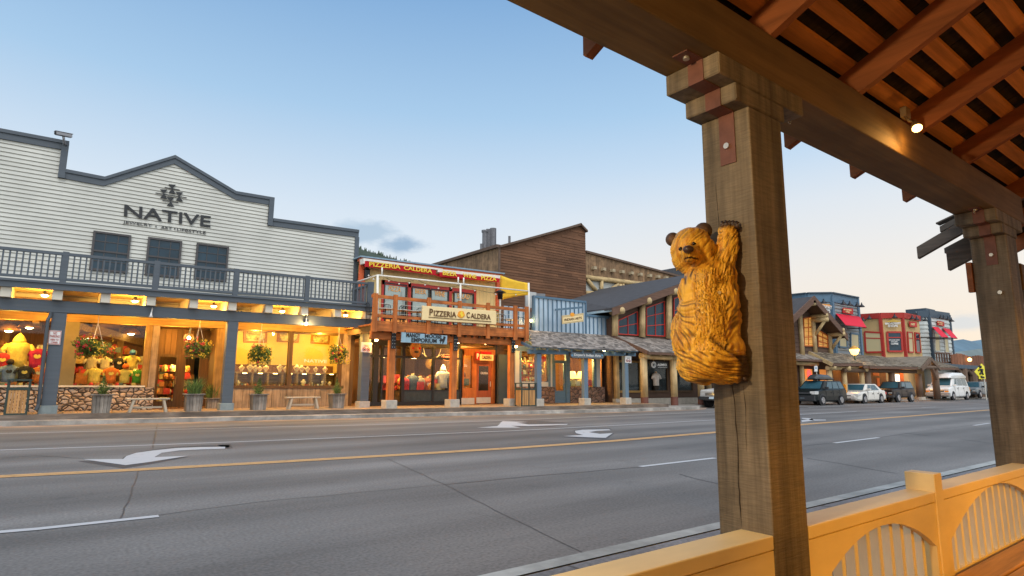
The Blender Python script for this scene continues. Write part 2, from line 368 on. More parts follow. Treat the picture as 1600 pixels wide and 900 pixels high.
# ---------------------------------------------------------------- road markings
def pathline(mb, pts, wd, z, mi=0):
    pts = [Vector(p) for p in pts]; vs = []
    for i, p in enumerate(pts):
        d = (pts[min(i+1, len(pts)-1)]-pts[max(i-1, 0)]).normalized(); nrm = Vector((-d.y, d.x, 0))
        vs += [(p.x-nrm.x*wd/2, p.y-nrm.y*wd/2, z), (p.x+nrm.x*wd/2, p.y+nrm.y*wd/2, z)]
    return mb.add(vs, [(2*i, 2*i+2, 2*i+3, 2*i+1) for i in range(len(pts)-1)], mi)
def fillpts(pts, step=1.0):
    out = [Vector(pts[0])]
    for a, b in zip(pts, pts[1:]):
        a, b = Vector(a), Vector(b); n = max(1, int((b-a).length/step))
        out += [a.lerp(b, (i+1)/n) for i in range(n)]
    return out
G = lambda x, y: PZ(x, y, 0)
def G2(*pp): return [G(*p) for p in pp]
yl = G2((0, 745), (200, 735), (400, 724), (600, 712.5), (800, 700.5), (960, 689), (1117, 675.8), (1253, 663.6), (1400, 652), (1542, 641))
yl = [yl[0]+(yl[0]-yl[1])*3]+yl+[Vector((110, 10.9, 0))]
m = MB(); ylf = fillpts(yl, 2)
for off in (-0.075, 0.075):
    pathline(m, [p+Vector((0, off, 0)) for p in ylf], 0.135, 0.006)
struct('yellow_centre_line', m, yellow_paint)
m = MB()
wl = G2((0, 703.6), (200, 697), (400, 689.5), (600, 681.5), (800, 673.3), (960, 665), (1117, 656.3), (1253, 647.8), (1338, 643))
pathline(m, fillpts([wl[0]+(wl[0]-wl[1])*3]+wl, 2), 0.11, 0.006)
wl0 = G2((0, 677.5), (200, 673), (400, 668), (600, 663.5), (750, 658.5), (900, 652.5), (1117, 644))
wl0 = [Vector((p.x, p.y, 0)) for p in wl0]
pathline(m, fillpts([wl0[0]+(wl0[0]-wl0[1])*3]+wl0, 2), 0.10, 0.006)
pathline(m, fillpts(G2((1262, 637), (1440, 628))), 0.1, 0.006)
for seg in ([(0, 832), (60, 827), (248, 807)], [(1000, 729.5), (1117, 716)], [(1304, 692.5), (1373, 684)], [(1522, 665), (1546, 661.5)], [(1440, 637), (1462, 636)], [(1515, 638), (1545, 637.5)]):
    pathline(m, G2(*seg), 0.11, 0.006)
pathline(m, [G(0, 832), G(0, 832)+(G(0, 832)-G(60, 827))*2], 0.11, 0.006)
struct('white_lane_lines', m, white_paint)
m = MB()
def gpoly(mb, px, z=0.006): 
    return mb.add([(*PZ(x, y, 0).xy, z) for x, y in px], [tuple(range(len(px)))])
def zp(px, ox, oy, s): return [(ox+x/s, oy+y/s) for x, y in px]
a1 = zp([(520, 393), (770, 391), (790, 372), (850, 352), (950, 338), (1100, 322), (1250, 316), (1408, 314), (1406, 326), (1250, 331), (1120, 337), (1010, 352), (965, 379), (1175, 371), (930, 410), (785, 429)], 0, 620, 4)
a2 = zp([(640, 247), (765, 240), (720, 228), (712, 214), (760, 207), (925, 204), (938, 210), (850, 214), (800, 222), (870, 233), (950, 228), (905, 258), (820, 255)], 720, 620, 4)
a3 = zp([(100, 194), (228, 184), (250, 166), (240, 168), (262, 153), (420, 158), (350, 163), (425, 174), (672, 170), (660, 176), (420, 184), (315, 182), (375, 194)], 720, 620, 4)
a4 = zp([(60, 284), (120, 278), (140, 270), (65, 266), (65, 272), (110, 278), (250, 280), (255, 285), (160, 287), (65, 298)], 1240, 600, 5)
bmt = MB()
for a in (a1, a2, a3, a4): gpoly(m, a)
struct('white_turn_arrows', m, white_paint)
# dark seal patches around the arrows, cracks and joints in the asphalt
s = MB()
def blob(px, z=0.003):
    pts = [PZ(x, y, 0) for x, y in px]; c = sum(pts, Vector())/len(pts)
    s.add([(*(c+(p-c)*1.0).xy, z) for p in pts], [tuple(range(len(pts)))])
for a, gx, gy in ((a1, 1.0, 1.0), (a2, 1, 1)):
    c = (sum(p[0] for p in a)/len(a), sum(p[1] for p in a)/len(a))
    s.add([(*PZ(c[0]+(x-c[0])*1.07, c[1]+(y-c[1])*1.28, 0).xy, 0.003) for x, y in a], [tuple(range(len(a)))])
blob([(1355/4, 620+300/4), (1440/4, 620+296/4), (1455/4, 620+322/4), (1405/4, 620+326/4)])
blob([(779, 664), (790, 658), (830, 657), (880, 660), (893, 663), (860, 667), (800, 668)])
struct('tar_patches', s, mat('tar_patch', (0.055, 0.056, 0.06), 0.7, 0.2, 5, bump=0.1))
s = MB()
def crack(px, wd=0.035, jit=0.04):
    pts = fillpts(G2(*px), 0.25); pts = [p+Vector((random.uniform(-jit, jit), random.uniform(-jit, jit), 0)) for p in pts]
    pathline(s, pts, wd, 0.003)
crack([(216, 735), (200, 785), (187, 812)], 0.016, 0.012); crack([(247, 660), (238, 700)], 0.03, .01)
crack([(606, 717), (700, 760), (790, 805), (872, 845), (903, 860)], 0.012, 0.01); crack([(903, 860), (955, 882)], 0.012, 0.005)
crack([(700, 757), (800, 747), (1000, 730)], 0.03, .02); crack([(400, 785), (700, 757)], 0.012, .015); crack([(250, 805), (400, 785)], 0.012, .02)
crack([(1256, 697), (1300, 692)], .03, .02); crack([(1373, 684), (1420, 677), (1540, 662)], .03, .02); crack([(1415, 677), (1450, 681)], 0.05, .02)
crack([(1060, 741), (1117, 755), (1260, 792)], 0.02, .02); crack([(1260, 716), (1310, 724), (1400, 740)], .02, .02); crack([(1500, 686), (1545, 692)], .04, .01)
crack([(0, 715), (60, 712), (130, 716)], .025, .04)
struct('asphalt_cracks', s, seal)
# ---------------------------------------------------------------- near porch
timber = mat('porch_timber', (0.20, 0.145, 0.085), 0.75, 0.3, 4, (1, 1, 1), 0.5, streak=0.25, dist=0.006)
def wood(name, col, ax, rough=0.75, var=0.35, bump=0.5, dist=0.004, scale=7, **k):
    st = {'x': (0.12, 2.2, 2.2), 'y': (2.2, 0.12, 2.2), 'z': (2.2, 2.2, 0.12)}[ax]
    return mat(name, col, rough, var, scale, st, bump, dist=dist, detail=9, **k)
post_w = wood('timber_post', (0.20, 0.155, 0.10), 'z', var=.6, bump=0.9, streak=0.35)
# rough sawn cross marks on the posts
def sawn(m, amp=0.16):
    t = m.node_tree; b = t.nodes['Principled BSDF']; tcn = t.nodes.new('ShaderNodeTexCoord'); mp = t.nodes.new('ShaderNodeMapping'); mp.inputs['Scale'].default_value = (2.5, 2.5, 34)
    nz = t.nodes.new('ShaderNodeTexNoise'); nz.inputs['Scale'].default_value = 6; nz.inputs['Detail'].default_value = 6; t.links.new(tcn.outputs['Object'], mp.inputs[0]); t.links.new(mp.outputs[0], nz.inputs['Vector'])
    src = b.inputs['Base Color'].links[0].from_socket; mr = t.nodes.new('ShaderNodeMapRange'); mr.inputs[1].default_value = 0.35; mr.inputs[2].default_value = 0.62; mr.inputs[3].default_value = 1-amp; mr.inputs[4].default_value = 1+amp*0.5
    t.links.new(nz.outputs[0], mr.inputs[0]); vm = t.nodes.new('ShaderNodeVectorMath'); vm.operation = 'SCALE'; t.links.new(src, vm.inputs[0]); t.links.new(mr.outputs[0], vm.inputs['Scale']); t.links.new(vm.outputs[0], b.inputs['Base Color'])
    b2 = t.nodes.new('ShaderNodeBump'); b2.inputs['Strength'].default_value = 0.6; b2.inputs['Distance'].default_value = 0.004; t.links.new(nz.outputs[0], b2.inputs['Height'])
    t.links.new(b.inputs['Normal'].links[0].from_socket, b2.inputs['Normal']); t.links.new(b2.outputs[0], b.inputs['Normal'])
sawn(post_w)
beam_w = wood('timber_beam', (0.20, 0.115, 0.038), 'x', bump=0.6, streak=0.2)
rafter_w = wood('rafter_wood', (0.33, 0.105, 0.03), 'y', bump=0.4)
slat_w = wood('sheathing_wood', (0.62, 0.25, 0.08), 'x', scale=9, bump=0.3, island=0.15)
rust = mat('rust_plate', (0.20, 0.085, 0.06), 0.6, 0.3, 9, bump=0.3, metal=0.3)
steel = mat('bolt_steel', (0.6, 0.58, 0.52), 0.4, 0.1, 20, bump=0, metal=0.7)
crack_m = mat('wood_crack', (0.03, 0.02, 0.012), 0.9, 0.2, 5, bump=0)
shake_dark = mat('roof_shakes_under', (0.02, 0.012, 0.008), 0.9, 0.6, 8, (4, 1, 1), 0.5, island=0.7)

P1, P2 = 2.054, 5.31        # left faces of the two posts
PW, PD = 0.238, 0.216
BT, BB = 2.750, 2.536       # beam top and bottom
RS = -0.44
def zr(y, o=0.0): return 2.752+RS*(y-1.2)+o      # underside of the rafters
porch = thing('porch_roof', 'timber porch roof overhead with dark rafters and gapped red-brown sheathing boards above the near railing', 'porch roof', (P1, 1.3, 2.5))
XE = 5.95
b = MB(); b.box(-4, XE-0.1, 1.2, 1.446, BB, BT)
fin('beam', b, beam_w, porch, bevel=0.006, seg=2)
m = MB()
for x1 in (-3.3, -2.5, -1.7, -.85, .0, .8, 1.6, 2.30, 3.12, 3.90, 4.70):
    if x1 > XE: break
    y0, y1 = -2.4, 1.60
    m2 = MB(); m2.prism([(x1-0.042, y0, zr(y0)), (x1-0.042, y1-0.01, zr(y1-0.01)), (x1-0.042, y1, zr(y1, 0.015)), (x1-0.042, y1, zr(y1, .152)), (x1-0.042, y0, zr(y0, .152))], (0.042, 0, 0))
    fin('rafter', m2, rafter_w, porch)
x1 = 5.87
m2 = MB().prism([(x1, -2.4, zr(-2.4)), (x1, 1.6, zr(1.6)), (x1, 1.6, zr(1.6, .152)), (x1, -2.4, zr(-2.4, .152))], (0.042, 0, 0)); fin('barge_rafter', m2, rafter_w, porch)
y = 1.208
m = MB(); k = 0
while y > -2.4:
    ya, yb = y-0.068-0.068, y-0.068          # slat between the gaps
    m.hexa([(-4, ya, zr(ya, .153)), (XE, ya, zr(ya, .153)), (XE, yb, zr(yb, .153)), (-4, yb, zr(yb, .153)), (-4, ya, zr(ya, .175)), (XE, ya, zr(ya, .175)), (XE, yb, zr(yb, .175)), (-4, yb, zr(yb, .175))])
    y -= 0.136
y = 1.208
while y < 1.6:
    ya, yb = y, y+0.068
    m.hexa([(-4, ya, zr(ya, .153)), (XE, ya, zr(ya, .153)), (XE, yb, zr(yb, .153)), (-4, yb, zr(yb, .153)), (-4, ya, zr(ya, .175)), (XE, ya, zr(ya, .175)), (XE, yb, zr(yb, .175)), (-4, yb, zr(yb, .175))])
    y += 0.136
fin('sheathing', m, slat_w, porch)
m = MB(); rs = random.Random(3)
y = 1.66
while y > -2.4:
    X = -4.0
    while X < XE+0.05:
        ww = rs.uniform(0.09, 0.2); dy = rs.uniform(0, 0.02); dz = rs.uniform(0, 0.012)
        ya, yb = y-0.30, y-dy
        if yb > -2.4:
            m.hexa([(X, ya, zr(ya, .178)), (X+ww-.004, ya, zr(ya, .178)), (X+ww-.004, yb, zr(yb, .19+dz)), (X, yb, zr(yb, .19+dz)), (X, ya, zr(ya, .188)), (X+ww-.004, ya, zr(ya, .188)), (X+ww-.004, yb, zr(yb, .21+dz)), (X, yb, zr(yb, .21+dz))])
        X += ww
    y -= 0.136
m.add([(-4, 1.62, zr(1.62, .222)), (XE, 1.62, zr(1.62, .222)), (XE, -2.4, zr(-2.4, .222)), (-4, -2.4, zr(-2.4, .222))], [(0, 1, 2, 3)])
fin('wood_shakes', m, shake_dark, porch)
# posts with stacked corbel blocks, straps and bolts
def porch_post(X0, label, zbot=0.10):
    t = thing('timber_post', label, 'post', (X0+PW/2, 1.3, zbot), 'square timber posts of the near porch')
    fin('post', MB().box(X0, X0+PW, 1.2, 1.2+PD, zbot, BB-0.163), post_w, t, bevel=0.006, seg=2)
    fin('corbel', MB().box(X0-0.19, X0+PW+0.045*2+0.10, 1.196, 1.442, BB-0.088, BB-0.001), post_w, t, bevel=0.005)
    fin('corbel', MB().box(X0-0.085, X0+PW+0.03, 1.198, 1.43, BB-0.161, BB-0.0885), post_w, t, bevel=0.005)
    p = MB(); ya, yb = 1.262, 1.33; tk = 0.005
    p.box(X0-0.29, X0-0.19-tk, ya, yb, BB-tk-0.001, BB-0.001)
    p.box(X0-0.19-tk, X0-0.19-0.0005, ya, yb, BB-0.088-tk, BB-0.001)
    p.box(X0-0.19, X0-0.085-tk, ya, yb, BB-0.088-tk, BB-0.0885)
    p.box(X0-0.085-tk, X0-0.0855, ya, yb, BB-0.161-tk, BB-0.088-tk)
    p.box(X0-0.085, X0-tk, ya, yb, BB-0.161-tk, BB-0.1615)
    p.box(X0-tk, X0-0.0005, ya, yb, BB-0.163-0.21, BB-0.161-tk)
    pl = fin('strap', p, rust, t)
    fin('bolt', MB().tube([(X0-tk, 1.295, BB-0.30), (X0-tk-0.012, 1.295, BB-0.30)], 0.012, 12), steel, pl)
    fin('bolt', MB().tube([(X0-0.25, 1.295, BB-tk), (X0-0.25, 1.295, BB-tk-0.01)], 0.012, 12), steel, pl)
    return t
t1 = porch_post(P1, 'thick square timber post carrying the carved bear, nearest the camera')
t2 = porch_post(P2, 'square timber post at the right edge of the picture, no bear on it')
c = MB()
def chk(X, pts, wd=0.004):    # drying cracks run down the street-side face
    vs = []
    for i, (yy, zz) in enumerate(pts):
        ww = wd*(0.4+random.random()) if 0 < i < len(pts)-1 else 0.0006
        vs += [(X-0.0015, yy-ww/2, zz), (X-0.0015, yy+ww/2, zz)]
    c.add(vs, [(2*i, 2*i+1, 2*i+3, 2*i+2) for i in range(len(pts)-1)])
z = 1.42; pts = []
yy = 1.325
while z > 0.78: pts.append((yy, z)); z -= 0.03; yy += random.uniform(-.0045, .0035)
chk(P1, pts, 0.0035)
z = 1.3; pts = []; yy = 1.285
while z > 1.05: pts.append((yy, z)); z -= 0.03; yy += random.uniform(-.003, .003)
chk(P1, pts, 0.0018)
z = 2.1; pts = []; yy = 1.36
while z > 1.7: pts.append((yy, z)); z -= 0.04; yy += random.uniform(-.003, .003)
chk(P1, pts, 0.0018)
fin('drying_crack', c, crack_m, t1)
fin('bolt', MB().tube([(P2, 1.27, 1.96), (P2-0.02, 1.27, 1.96)], 0.014, 8), steel, t2)
fin('trim_board', MB().box(P2-0.02, P2+0.02, 1.418, 1.452, 1.98, 2.2), rafter_w, t2)

# neighbouring, lower roof of the same boardwalk beyond the second post
grey_w = wood('weathered_grey_wood', (0.10, 0.08, 0.062), 'y', bump=0.8, scale=9, streak=.3)
nb = thing('neighbour_roof', 'lower wooden eave with weathered split barge boards sticking out past the far post', 'roof', (6.3, 1.4, 2.2))
def q(px, py, X): return PX(px, py, X)
def bb(name, a, b2, X, h, t_, mt): 
    A, B = q(*a, X), q(*b2, X); m = MB(); m.hexa([A-Vector((0, 0, h)), B-Vector((0, 0, h)), B+Vector((t_, 0, -h)), A+Vector((t_, 0, -h)), A, B, B+Vector((t_, 0, 0)), A+Vector((t_, 0, 0))])
    return fin(name, m, mt, nb)
bb('barge_board', (1432, 386), (1520, 334), 6.05, 0.105, 0.05, grey_w)
bb('shake', (1468, 354), (1522, 324), 6.12, 0.05, 0.12, grey_w)
bb('shake', (1462, 348), (1500, 330), 6.18, 0.012, 0.10, grey_w)
bb('rafter_end', (1478, 393), (1520, 370), 6.3, 0.17, 0.07, grey_w)
bb('shake', (1475, 388), (1520, 364), 6.32, 0.045, 0.3, grey_w)
m = MB(); A = q(1520, 336, 6.05); k = 0
def plane_z(y): return A.z+RS*1.05*(y-A.y)
for i in range(14):
    y0 = A.y-0.02-i*0.16
    m.hexa([(6.1, y0-0.17, plane_z(y0-.17)), (9.5, y0-0.17, plane_z(y0-.17)), (9.5, y0, plane_z(y0)-.02), (6.1, y0, plane_z(y0)-.02), (6.1, y0-.17, plane_z(y0-.17)+.02), (9.5, y0-.17, plane_z(y0-.17)+.02), (9.5, y0, plane_z(y0)+.02), (6.1, y0, plane_z(y0)+.02)])
fin('roof_boards', m, shake_dark, nb)
m = MB().prism([(6.05, A.y, plane_z(A.y)), (6.05, A.y-2.4, plane_z(A.y-2.4)), (6.05, A.y-2.4, plane_z(A.y-2.4)-0.12), (6.05, A.y, plane_z(A.y)-0.09)], (0.05, 0, 0)); fin('barge_board', m, grey_w, nb)
for xx in (6.5, 7.2, 7.9):
    fin('rafter', MB().prism([(xx, A.y, plane_z(A.y)-.02), (xx, A.y-2.3, plane_z(A.y-2.3)-.02), (xx, A.y-2.3, plane_z(A.y-2.3)-0.16), (xx, A.y, plane_z(A.y)-0.16)], (0.05, 0, 0)), rafter_w, nb)
fin('beam', MB().box(5.6, 9.5, 1.2, 1.44, 2.0, 2.2), beam_w, nb, bevel=.006)

# conduit on the rafter, hooks under the beam
cpts = [PX(1600, 152, 4.66), PX(1560, 176, 4.66), PX(1520, 200, 4.66), PX(1503, 210, 4.66), PX(1494, 218, 4.66), PX(1488, 229, 4.66), PX(1487, 242, 4.66)]
fin('conduit', MB().tube(cpts, 0.006, 8), mat('conduit', (0.5, 0.38, 0.16), 0.5, 0.1, 5, bump=0, metal=0.2), porch, smooth=True)
for hx, hy in ((1.98, 1.34), (2.62, 1.33), (5.05, 1.3)):
    pts = [(hx, hy, BB)]+[(hx+0.012*math.sin(a), hy, BB-0.022-0.012*math.cos(a)+0.0) for a in [i*math.pi/6 for i in range(-6+12, -4, -1)]]
    fin('screw_hook', MB().tube(pts, 0.0025, 6), steel, porch, smooth=True)

# spot lamp on the beam
# the shop wall the porch belongs to, behind the camera
pw = thing('porch_building', 'brown board shop wall behind the near porch, out of the picture', 'building', (0, -2.4, 0))
m = MB(); X = -9
while X < 9.5: m.box(X, X+.24, -2.55, -2.42, 0.05, 4.5); X += .25
fin('wall', m, wood('porch_wall_boards', (.30, .17, .07), 'z', bump=.3, island=.15), pw)
sl = thing('spot_lamp', 'small lit brass spot lamp fixed to the inner top edge of the near porch beam', 'spot lamp', PY(1413, 182, 1.195))
brass = mat('lamp_brass', (0.35, 0.24, 0.12), 0.45, 0.1, 8, bump=0, metal=0.6)
A = PY(1410, 178, 1.195); Hd = PY(1433, 200, 1.12); Nk = PY(1421, 189, 1.15)
fin('mounting_plate', MB().box(A.x-.03, A.x+.03, 1.165, 1.198, A.z-.03, A.z+.03), brass, sl, bevel=.003)
ax = Vector((-0.15, -0.55, -0.8)).normalized()
ax = (Vector((2.2, 0.3, 0.6))-Hd).normalized()
fin('arm', MB().tube([A, Nk, Hd-ax*0.05], 0.008, 8), brass, sl, smooth=True)
m = MB(); m.tube([Hd-ax*0.07, Hd-ax*0.05, Hd-ax*0.03, Hd], [0.012, 0.016, 0.023, 0.028], 16, cap=True); fin('lamp_shade', m, brass, sl, smooth=True)
m = MB(); m.tube([Hd+ax*0.0005, Hd+ax*0.003], 0.024, 18); fin('lens', m, emis('lamp_glow', (1, 0.62, 0.20), 9), sl)
pt('spot_light', Hd+ax*0.02, 9, (1, 0.5, 0.12), 0.03, sl, spot=R(165), tgt=Hd+ax, blend=1.0)
pt('spot_spill', Hd+Vector((0.02, 0.02, -0.05)), 0.5, (1, 0.5, 0.12), 0.02, sl)
# the same lamps further back along the porch wall (out of the picture)
for i, (lx, ly, lz, e) in enumerate([(-0.5, -0.7, 2.0, 75), (2.4, -1.7, 2.2, 105), (4.9, -1.7, 2.2, 110)]):
    s2 = thing('spot_lamp', ['lit brass spot lamp on a back rafter behind the camera', 'unseen lit brass spot lamp over the middle of the porch behind the bench', 'unseen lit brass spot lamp at the far back of the porch'][i], 'spot lamp', (lx, ly, lz))
    fin('lamp_shade', MB().tube([(lx, ly-.06, lz+.05), (lx, ly, lz), (lx, ly+.02, lz-.02)], [.02, .035, .04], 14), brass, s2, smooth=True)
    fin('lens', MB().tube([(lx, ly+.0205, lz-.0205), (lx, ly+.024, lz-.024)], .035, 14), MATS['lamp_glow'], s2)
    pt('spot_light', (lx, ly+.06, lz-.05), e*(.20 if i == 1 else .32 if i else .35), (1, 0.45, 0.05) if i else (1, 0.55, 0.12), 0.05, s2, spot=R(150), tgt=(lx+0.3, 1.3, 1.6), blend=0.6)
    pt('spot_light', (lx, ly+.06, lz-.06), e*(1.7 if i else .7), (1, 0.47, 0.04), 0.05, s2, spot=R(62), tgt=(lx+(1.15 if i == 1 else .2 if i == 2 else 1.6), 1.3, 0.25), blend=0.7)

# whiter lamp added out of view to light bear, post and bench tops
s3 = thing('spot_lamp', 'added brass spot lamp out of view on the near beam, lighting bear and bench', 'spot lamp', (-0.7, 1.0, 2.45))
fin('lamp_shade', MB().tube([(-.8, 1.0, 2.5), (-.74, 1.0, 2.47), (-.7, 1.0, 2.45)], [.02, .035, .045], 14), brass, s3, smooth=True); fin('arm', MB().tube([(-.8, 1.0, 2.5), (-.85, 1.198, 2.6)], .012, 8), brass, s3)
fin('lens', MB().tube([(-.6985, 1.0, 2.4495), (-.696, 1.0, 2.448)], .038, 14), MATS['lamp_glow'], s3)
pt('spot_light', (-.66, 1.0, 2.43), 180, (1, .74, .42), .06, s3, spot=R(100), tgt=(3.2, 1.32, .7), blend=.7)
# ---------------------------------------------------------------- railing benches
cream = mat('cream_paint', (0.90, 0.69, 0.33), 0.5, 0.10, 5, (.3, 1, 1), bump=0.3, streak=0.10, dist=0.004, detail=9)
CT = 0.784
def arch_panel(mb, x0, x1, ax0, ax1, zs, za, z0, zt, y0, y1, n=20):
    # board from x0..x1, top zt, arch opening ax0..ax1 springing at zs rising to za
    xs = [x0, ax0]+[ax0+(ax1-ax0)*i/n for i in range(1, n)]+[ax1, x1]
    def zlow(x):
        if x <= ax0 or x >= ax1: return z0
        u = (x-(ax0+ax1)/2)/((ax1-ax0)/2); return zs+(za-zs)*(1-u*u)
    mb.box(x0, ax0, y0, y1, z0, zt) if ax0 > x0+1e-4 else None
    mb.box(ax1, x1, y0, y1, z0, zt) if x1 > ax1+1e-4 else None
    for i in range(n):
        a = ax0+(ax1-ax0)*i/n; b2 = ax0+(ax1-ax0)*(i+1)/n
        za_, zb_ = max(zlow(a), zs), max(zlow(b2), zs)
        mb.hexa([(a, y0, za_), (b2, y0, zb_), (b2, y1, zb_), (a, y1, za_), (a, y0, zt), (b2, y0, zt), (b2, y1, zt), (a, y1, zt)])
def bench(x0, x1, arches, posts, label, seat=True):
    t = thing('railing_bench', label, 'bench', ((x0+x1)/2, 1.25, 0.115), 'cream railing benches of the near porch')
    xs = [x0]+[p for q_ in posts for p in q_]+[x1]
    for a, b2 in zip(xs[::2], xs[1::2]):
        fin('cap_rail', MB().box(a, b2, 1.2, 1.325, CT-0.047, CT), cream, t, bevel=0.004, seg=2)
    for (a, b2) in posts: fin('cap_block', MB().box(a, b2, 1.196, 1.33, 0.12, CT+0.085), cream, t, bevel=0.004, seg=2)
    m = MB(); last = x0
    for (a, b2, ap) in arches:
        arch_panel(m, last, b2, a, b2, 0.535, ap, 0.12, CT-0.0505, 1.203, 1.235); last = b2
    if last < x1: 
        nx = [p[0] for p in posts if p[0] >= last-0.2]
        m.box(last, x1, 1.203, 1.235, 0.12, CT-0.0505)
    fin('back_panel', m, cream, t)
    for (a, b2, ap) in arches:
        n = max(2, int((b2-a)/0.112)); st = (b2-a)/n
        for i in range(n):
            xx = a+st*(i+0.5); u = (xx-(a+b2)/2)/((b2-a)/2); zt = 0.535+(ap-0.535)*(1-u*u)
            fin('baluster', MB().box(xx-0.016, xx+0.016, 1.240, 1.278, 0.12, min(zt+0.03, CT-0.05)), mat('baluster_cream_lit', (0.93, 0.82, 0.58), 0.5, 0.10, 5, (1, 1, .3), bump=0.3, dist=0.004, detail=9), t)  # paler copy of the rail cream, with the light on the balusters painted in
        fin('bottom_rail', MB().box(a, b2, 1.237, 1.30, 0.3, 0.36), cream, t)
    for yy, i in ((1.17, 0), (1.02, 1), (0.87, 2)):
        fin('seat_board', MB().box(x0 if x0 > 2.2 else x0, x1, yy-0.135, yy, 0.355, 0.395), seat_w, t, bevel=0.006)
    for xx in (x0+0.1, (x0+x1)/2, x1-0.15):
        fin('leg', MB().box(xx, xx+0.05, 0.75, 1.19, 0.116, 0.354), seat_w, t)
    return t
seat_w = wood('bench_seat_wood', (0.50, 0.26, 0.08), 'x', scale=10, bump=0.7)
bench(2.293, P2-0.001, [(2.34, 3.50, 0.705), (3.70, 5.27, 0.735)], [(3.535, 3.63)], 'cream bench back rail with two arched baluster panels right of the bear post')
bench(-2.2, P1-0.001, [(-1.9, -0.6, 0.7), (-0.3, 1.2, 0.7)], [(-0.5, -0.4)], 'cream bench back rail left of the bear post, only its capped right end in view')
# ================================================================ white clapboard shop
grey_trim = wood('slate_grey_paint', (0.085, 0.103, 0.122), 'x', rough=0.6, var=0.12, bump=0.15)
siding_w = mat('white_clapboard', (0.585, 0.585, 0.53), 0.6, 0.07, 2, (0.3, 1, 6), 0.15, island=0.03, streak=0.09)
siding_lap_shade = mat('clapboard_lap_shade', (0.22, 0.20, 0.15), 0.8, 0.2, 3, bump=0)  # shade under each board lap, put into the colour as dark brown
honey = wood('honey_timber', (0.25, 0.145, 0.045), 'z', bump=0.3, streak=0.25)
honey_x = wood('honey_lintel', (0.33, 0.19, 0.055), 'x', bump=0.3, streak=0.2)
brown_dk = wood('dark_brown_wood', (0.09, 0.05, 0.025), 'z', bump=0.3)
plank_v = wood('grey_brown_planks', (0.30, 0.215, 0.14), 'z', bump=0.5, island=0.28, streak=0.3)
plaster = mat('warm_plaster', (0.68, 0.50, 0.16), 0.9, 0.06, 2, bump=0.05)
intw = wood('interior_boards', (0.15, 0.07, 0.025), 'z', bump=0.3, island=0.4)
glass = glassm('shop_glass')
win_dark = darkglass('upper_window_glass', (0.015, 0.042, 0.065))
cream_joist = mat('joist_end_paint', (0.62, 0.58, 0.48), 0.6, 0.08, 3, bump=0.05)
soffit = mat('soffit_paint', (0.50, 0.36, 0.16), 0.7, 0.08, 2, bump=0.05)
bulb = emis('warm_bulb', (1, 0.72, 0.32), 28)
sign_white = mat('sign_white', (0.72, 0.72, 0.70), 0.5, 0.04, 5, bump=0)
sign_black = mat('sign_black', (0.02, 0.02, 0.022), 0.6, 0.1, 5, bump=0)

def stone_mat(name, cols, scale, mort):
    m = bpy.data.materials.new(name); m.use_nodes = True; t = m.node_tree; b = t.nodes['Principled BSDF']; b.inputs['Roughness'].default_value = 0.8; lk = t.links.new
    tcn = t.nodes.new('ShaderNodeTexCoord'); mp = t.nodes.new('ShaderNodeMapping'); mp.inputs['Scale'].default_value = (1, 1, 1.5); lk(tcn.outputs['Object'], mp.inputs[0])
    nz = t.nodes.new('ShaderNodeTexNoise'); nz.inputs['Scale'].default_value = 2.5; lk(mp.outputs[0], nz.inputs['Vector'])
    ad = t.nodes.new('ShaderNodeVectorMath'); ad.operation = 'MULTIPLY_ADD'; lk(nz.outputs['Color'], ad.inputs[0]); ad.inputs[1].default_value = (0.18, 0.18, 0.18); lk(mp.outputs[0], ad.inputs[2])
    v1 = t.nodes.new('ShaderNodeTexVoronoi'); v1.inputs['Scale'].default_value = scale; lk(ad.outputs[0], v1.inputs['Vector'])
    v2 = t.nodes.new('ShaderNodeTexVoronoi'); v2.feature = 'DISTANCE_TO_EDGE'; v2.inputs['Scale'].default_value = scale; lk(ad.outputs[0], v2.inputs['Vector'])
    rp = t.nodes.new('ShaderNodeValToRGB'); sp = t.nodes.new('ShaderNodeSeparateColor'); lk(v1.outputs['Color'], sp.inputs[0]); lk(sp.outputs[0], rp.inputs[0])
    rp.color_ramp.elements[0].color = (*cols[0], 1); rp.color_ramp.elements[1].color = (*cols[-1], 1)
    for i, c in enumerate(cols[1:-1]):
        e = rp.color_ramp.elements.new((i+1)/(len(cols)-1)); e.color = (*c, 1)
    st = t.nodes.new('ShaderNodeMapRange'); st.inputs[1].default_value = mort; st.inputs[2].default_value = mort*2.2; lk(v2.outputs['Distance'], st.inputs[0])
    mixn = t.nodes.new('ShaderNodeMix'); mixn.data_type = 'RGBA'; lk(st.outputs[0], mixn.inputs[0]); mixn.inputs[6].default_value = (0.05, 0.038, 0.03, 1); lk(rp.outputs[0], mixn.inputs[7]); lk(mixn.outputs[2], b.inputs['Base Color'])
    h = t.nodes.new('ShaderNodeMapRange'); h.inputs[1].default_value = 0; h.inputs[2].default_value = 0.25; lk(v2.outputs['Distance'], h.inputs[0])
    bp = t.nodes.new('ShaderNodeBump'); bp.inputs['Strength'].default_value = 1; bp.inputs['Distance'].default_value = 0.05; lk(h.outputs[0], bp.inputs['Height']); lk(bp.outputs[0], b.inputs['Normal'])
    return m
river = stone_mat('river_rock', [(0.42, 0.29, 0.19), (0.58, 0.44, 0.32), (0.34, 0.25, 0.19), (0.50, 0.42, 0.35)], 5.2, 0.05)
redrock = stone_mat('red_rock', [(0.20, 0.11, 0.075), (0.28, 0.17, 0.12), (0.16, 0.09, 0.07)], 3.0, 0.03)

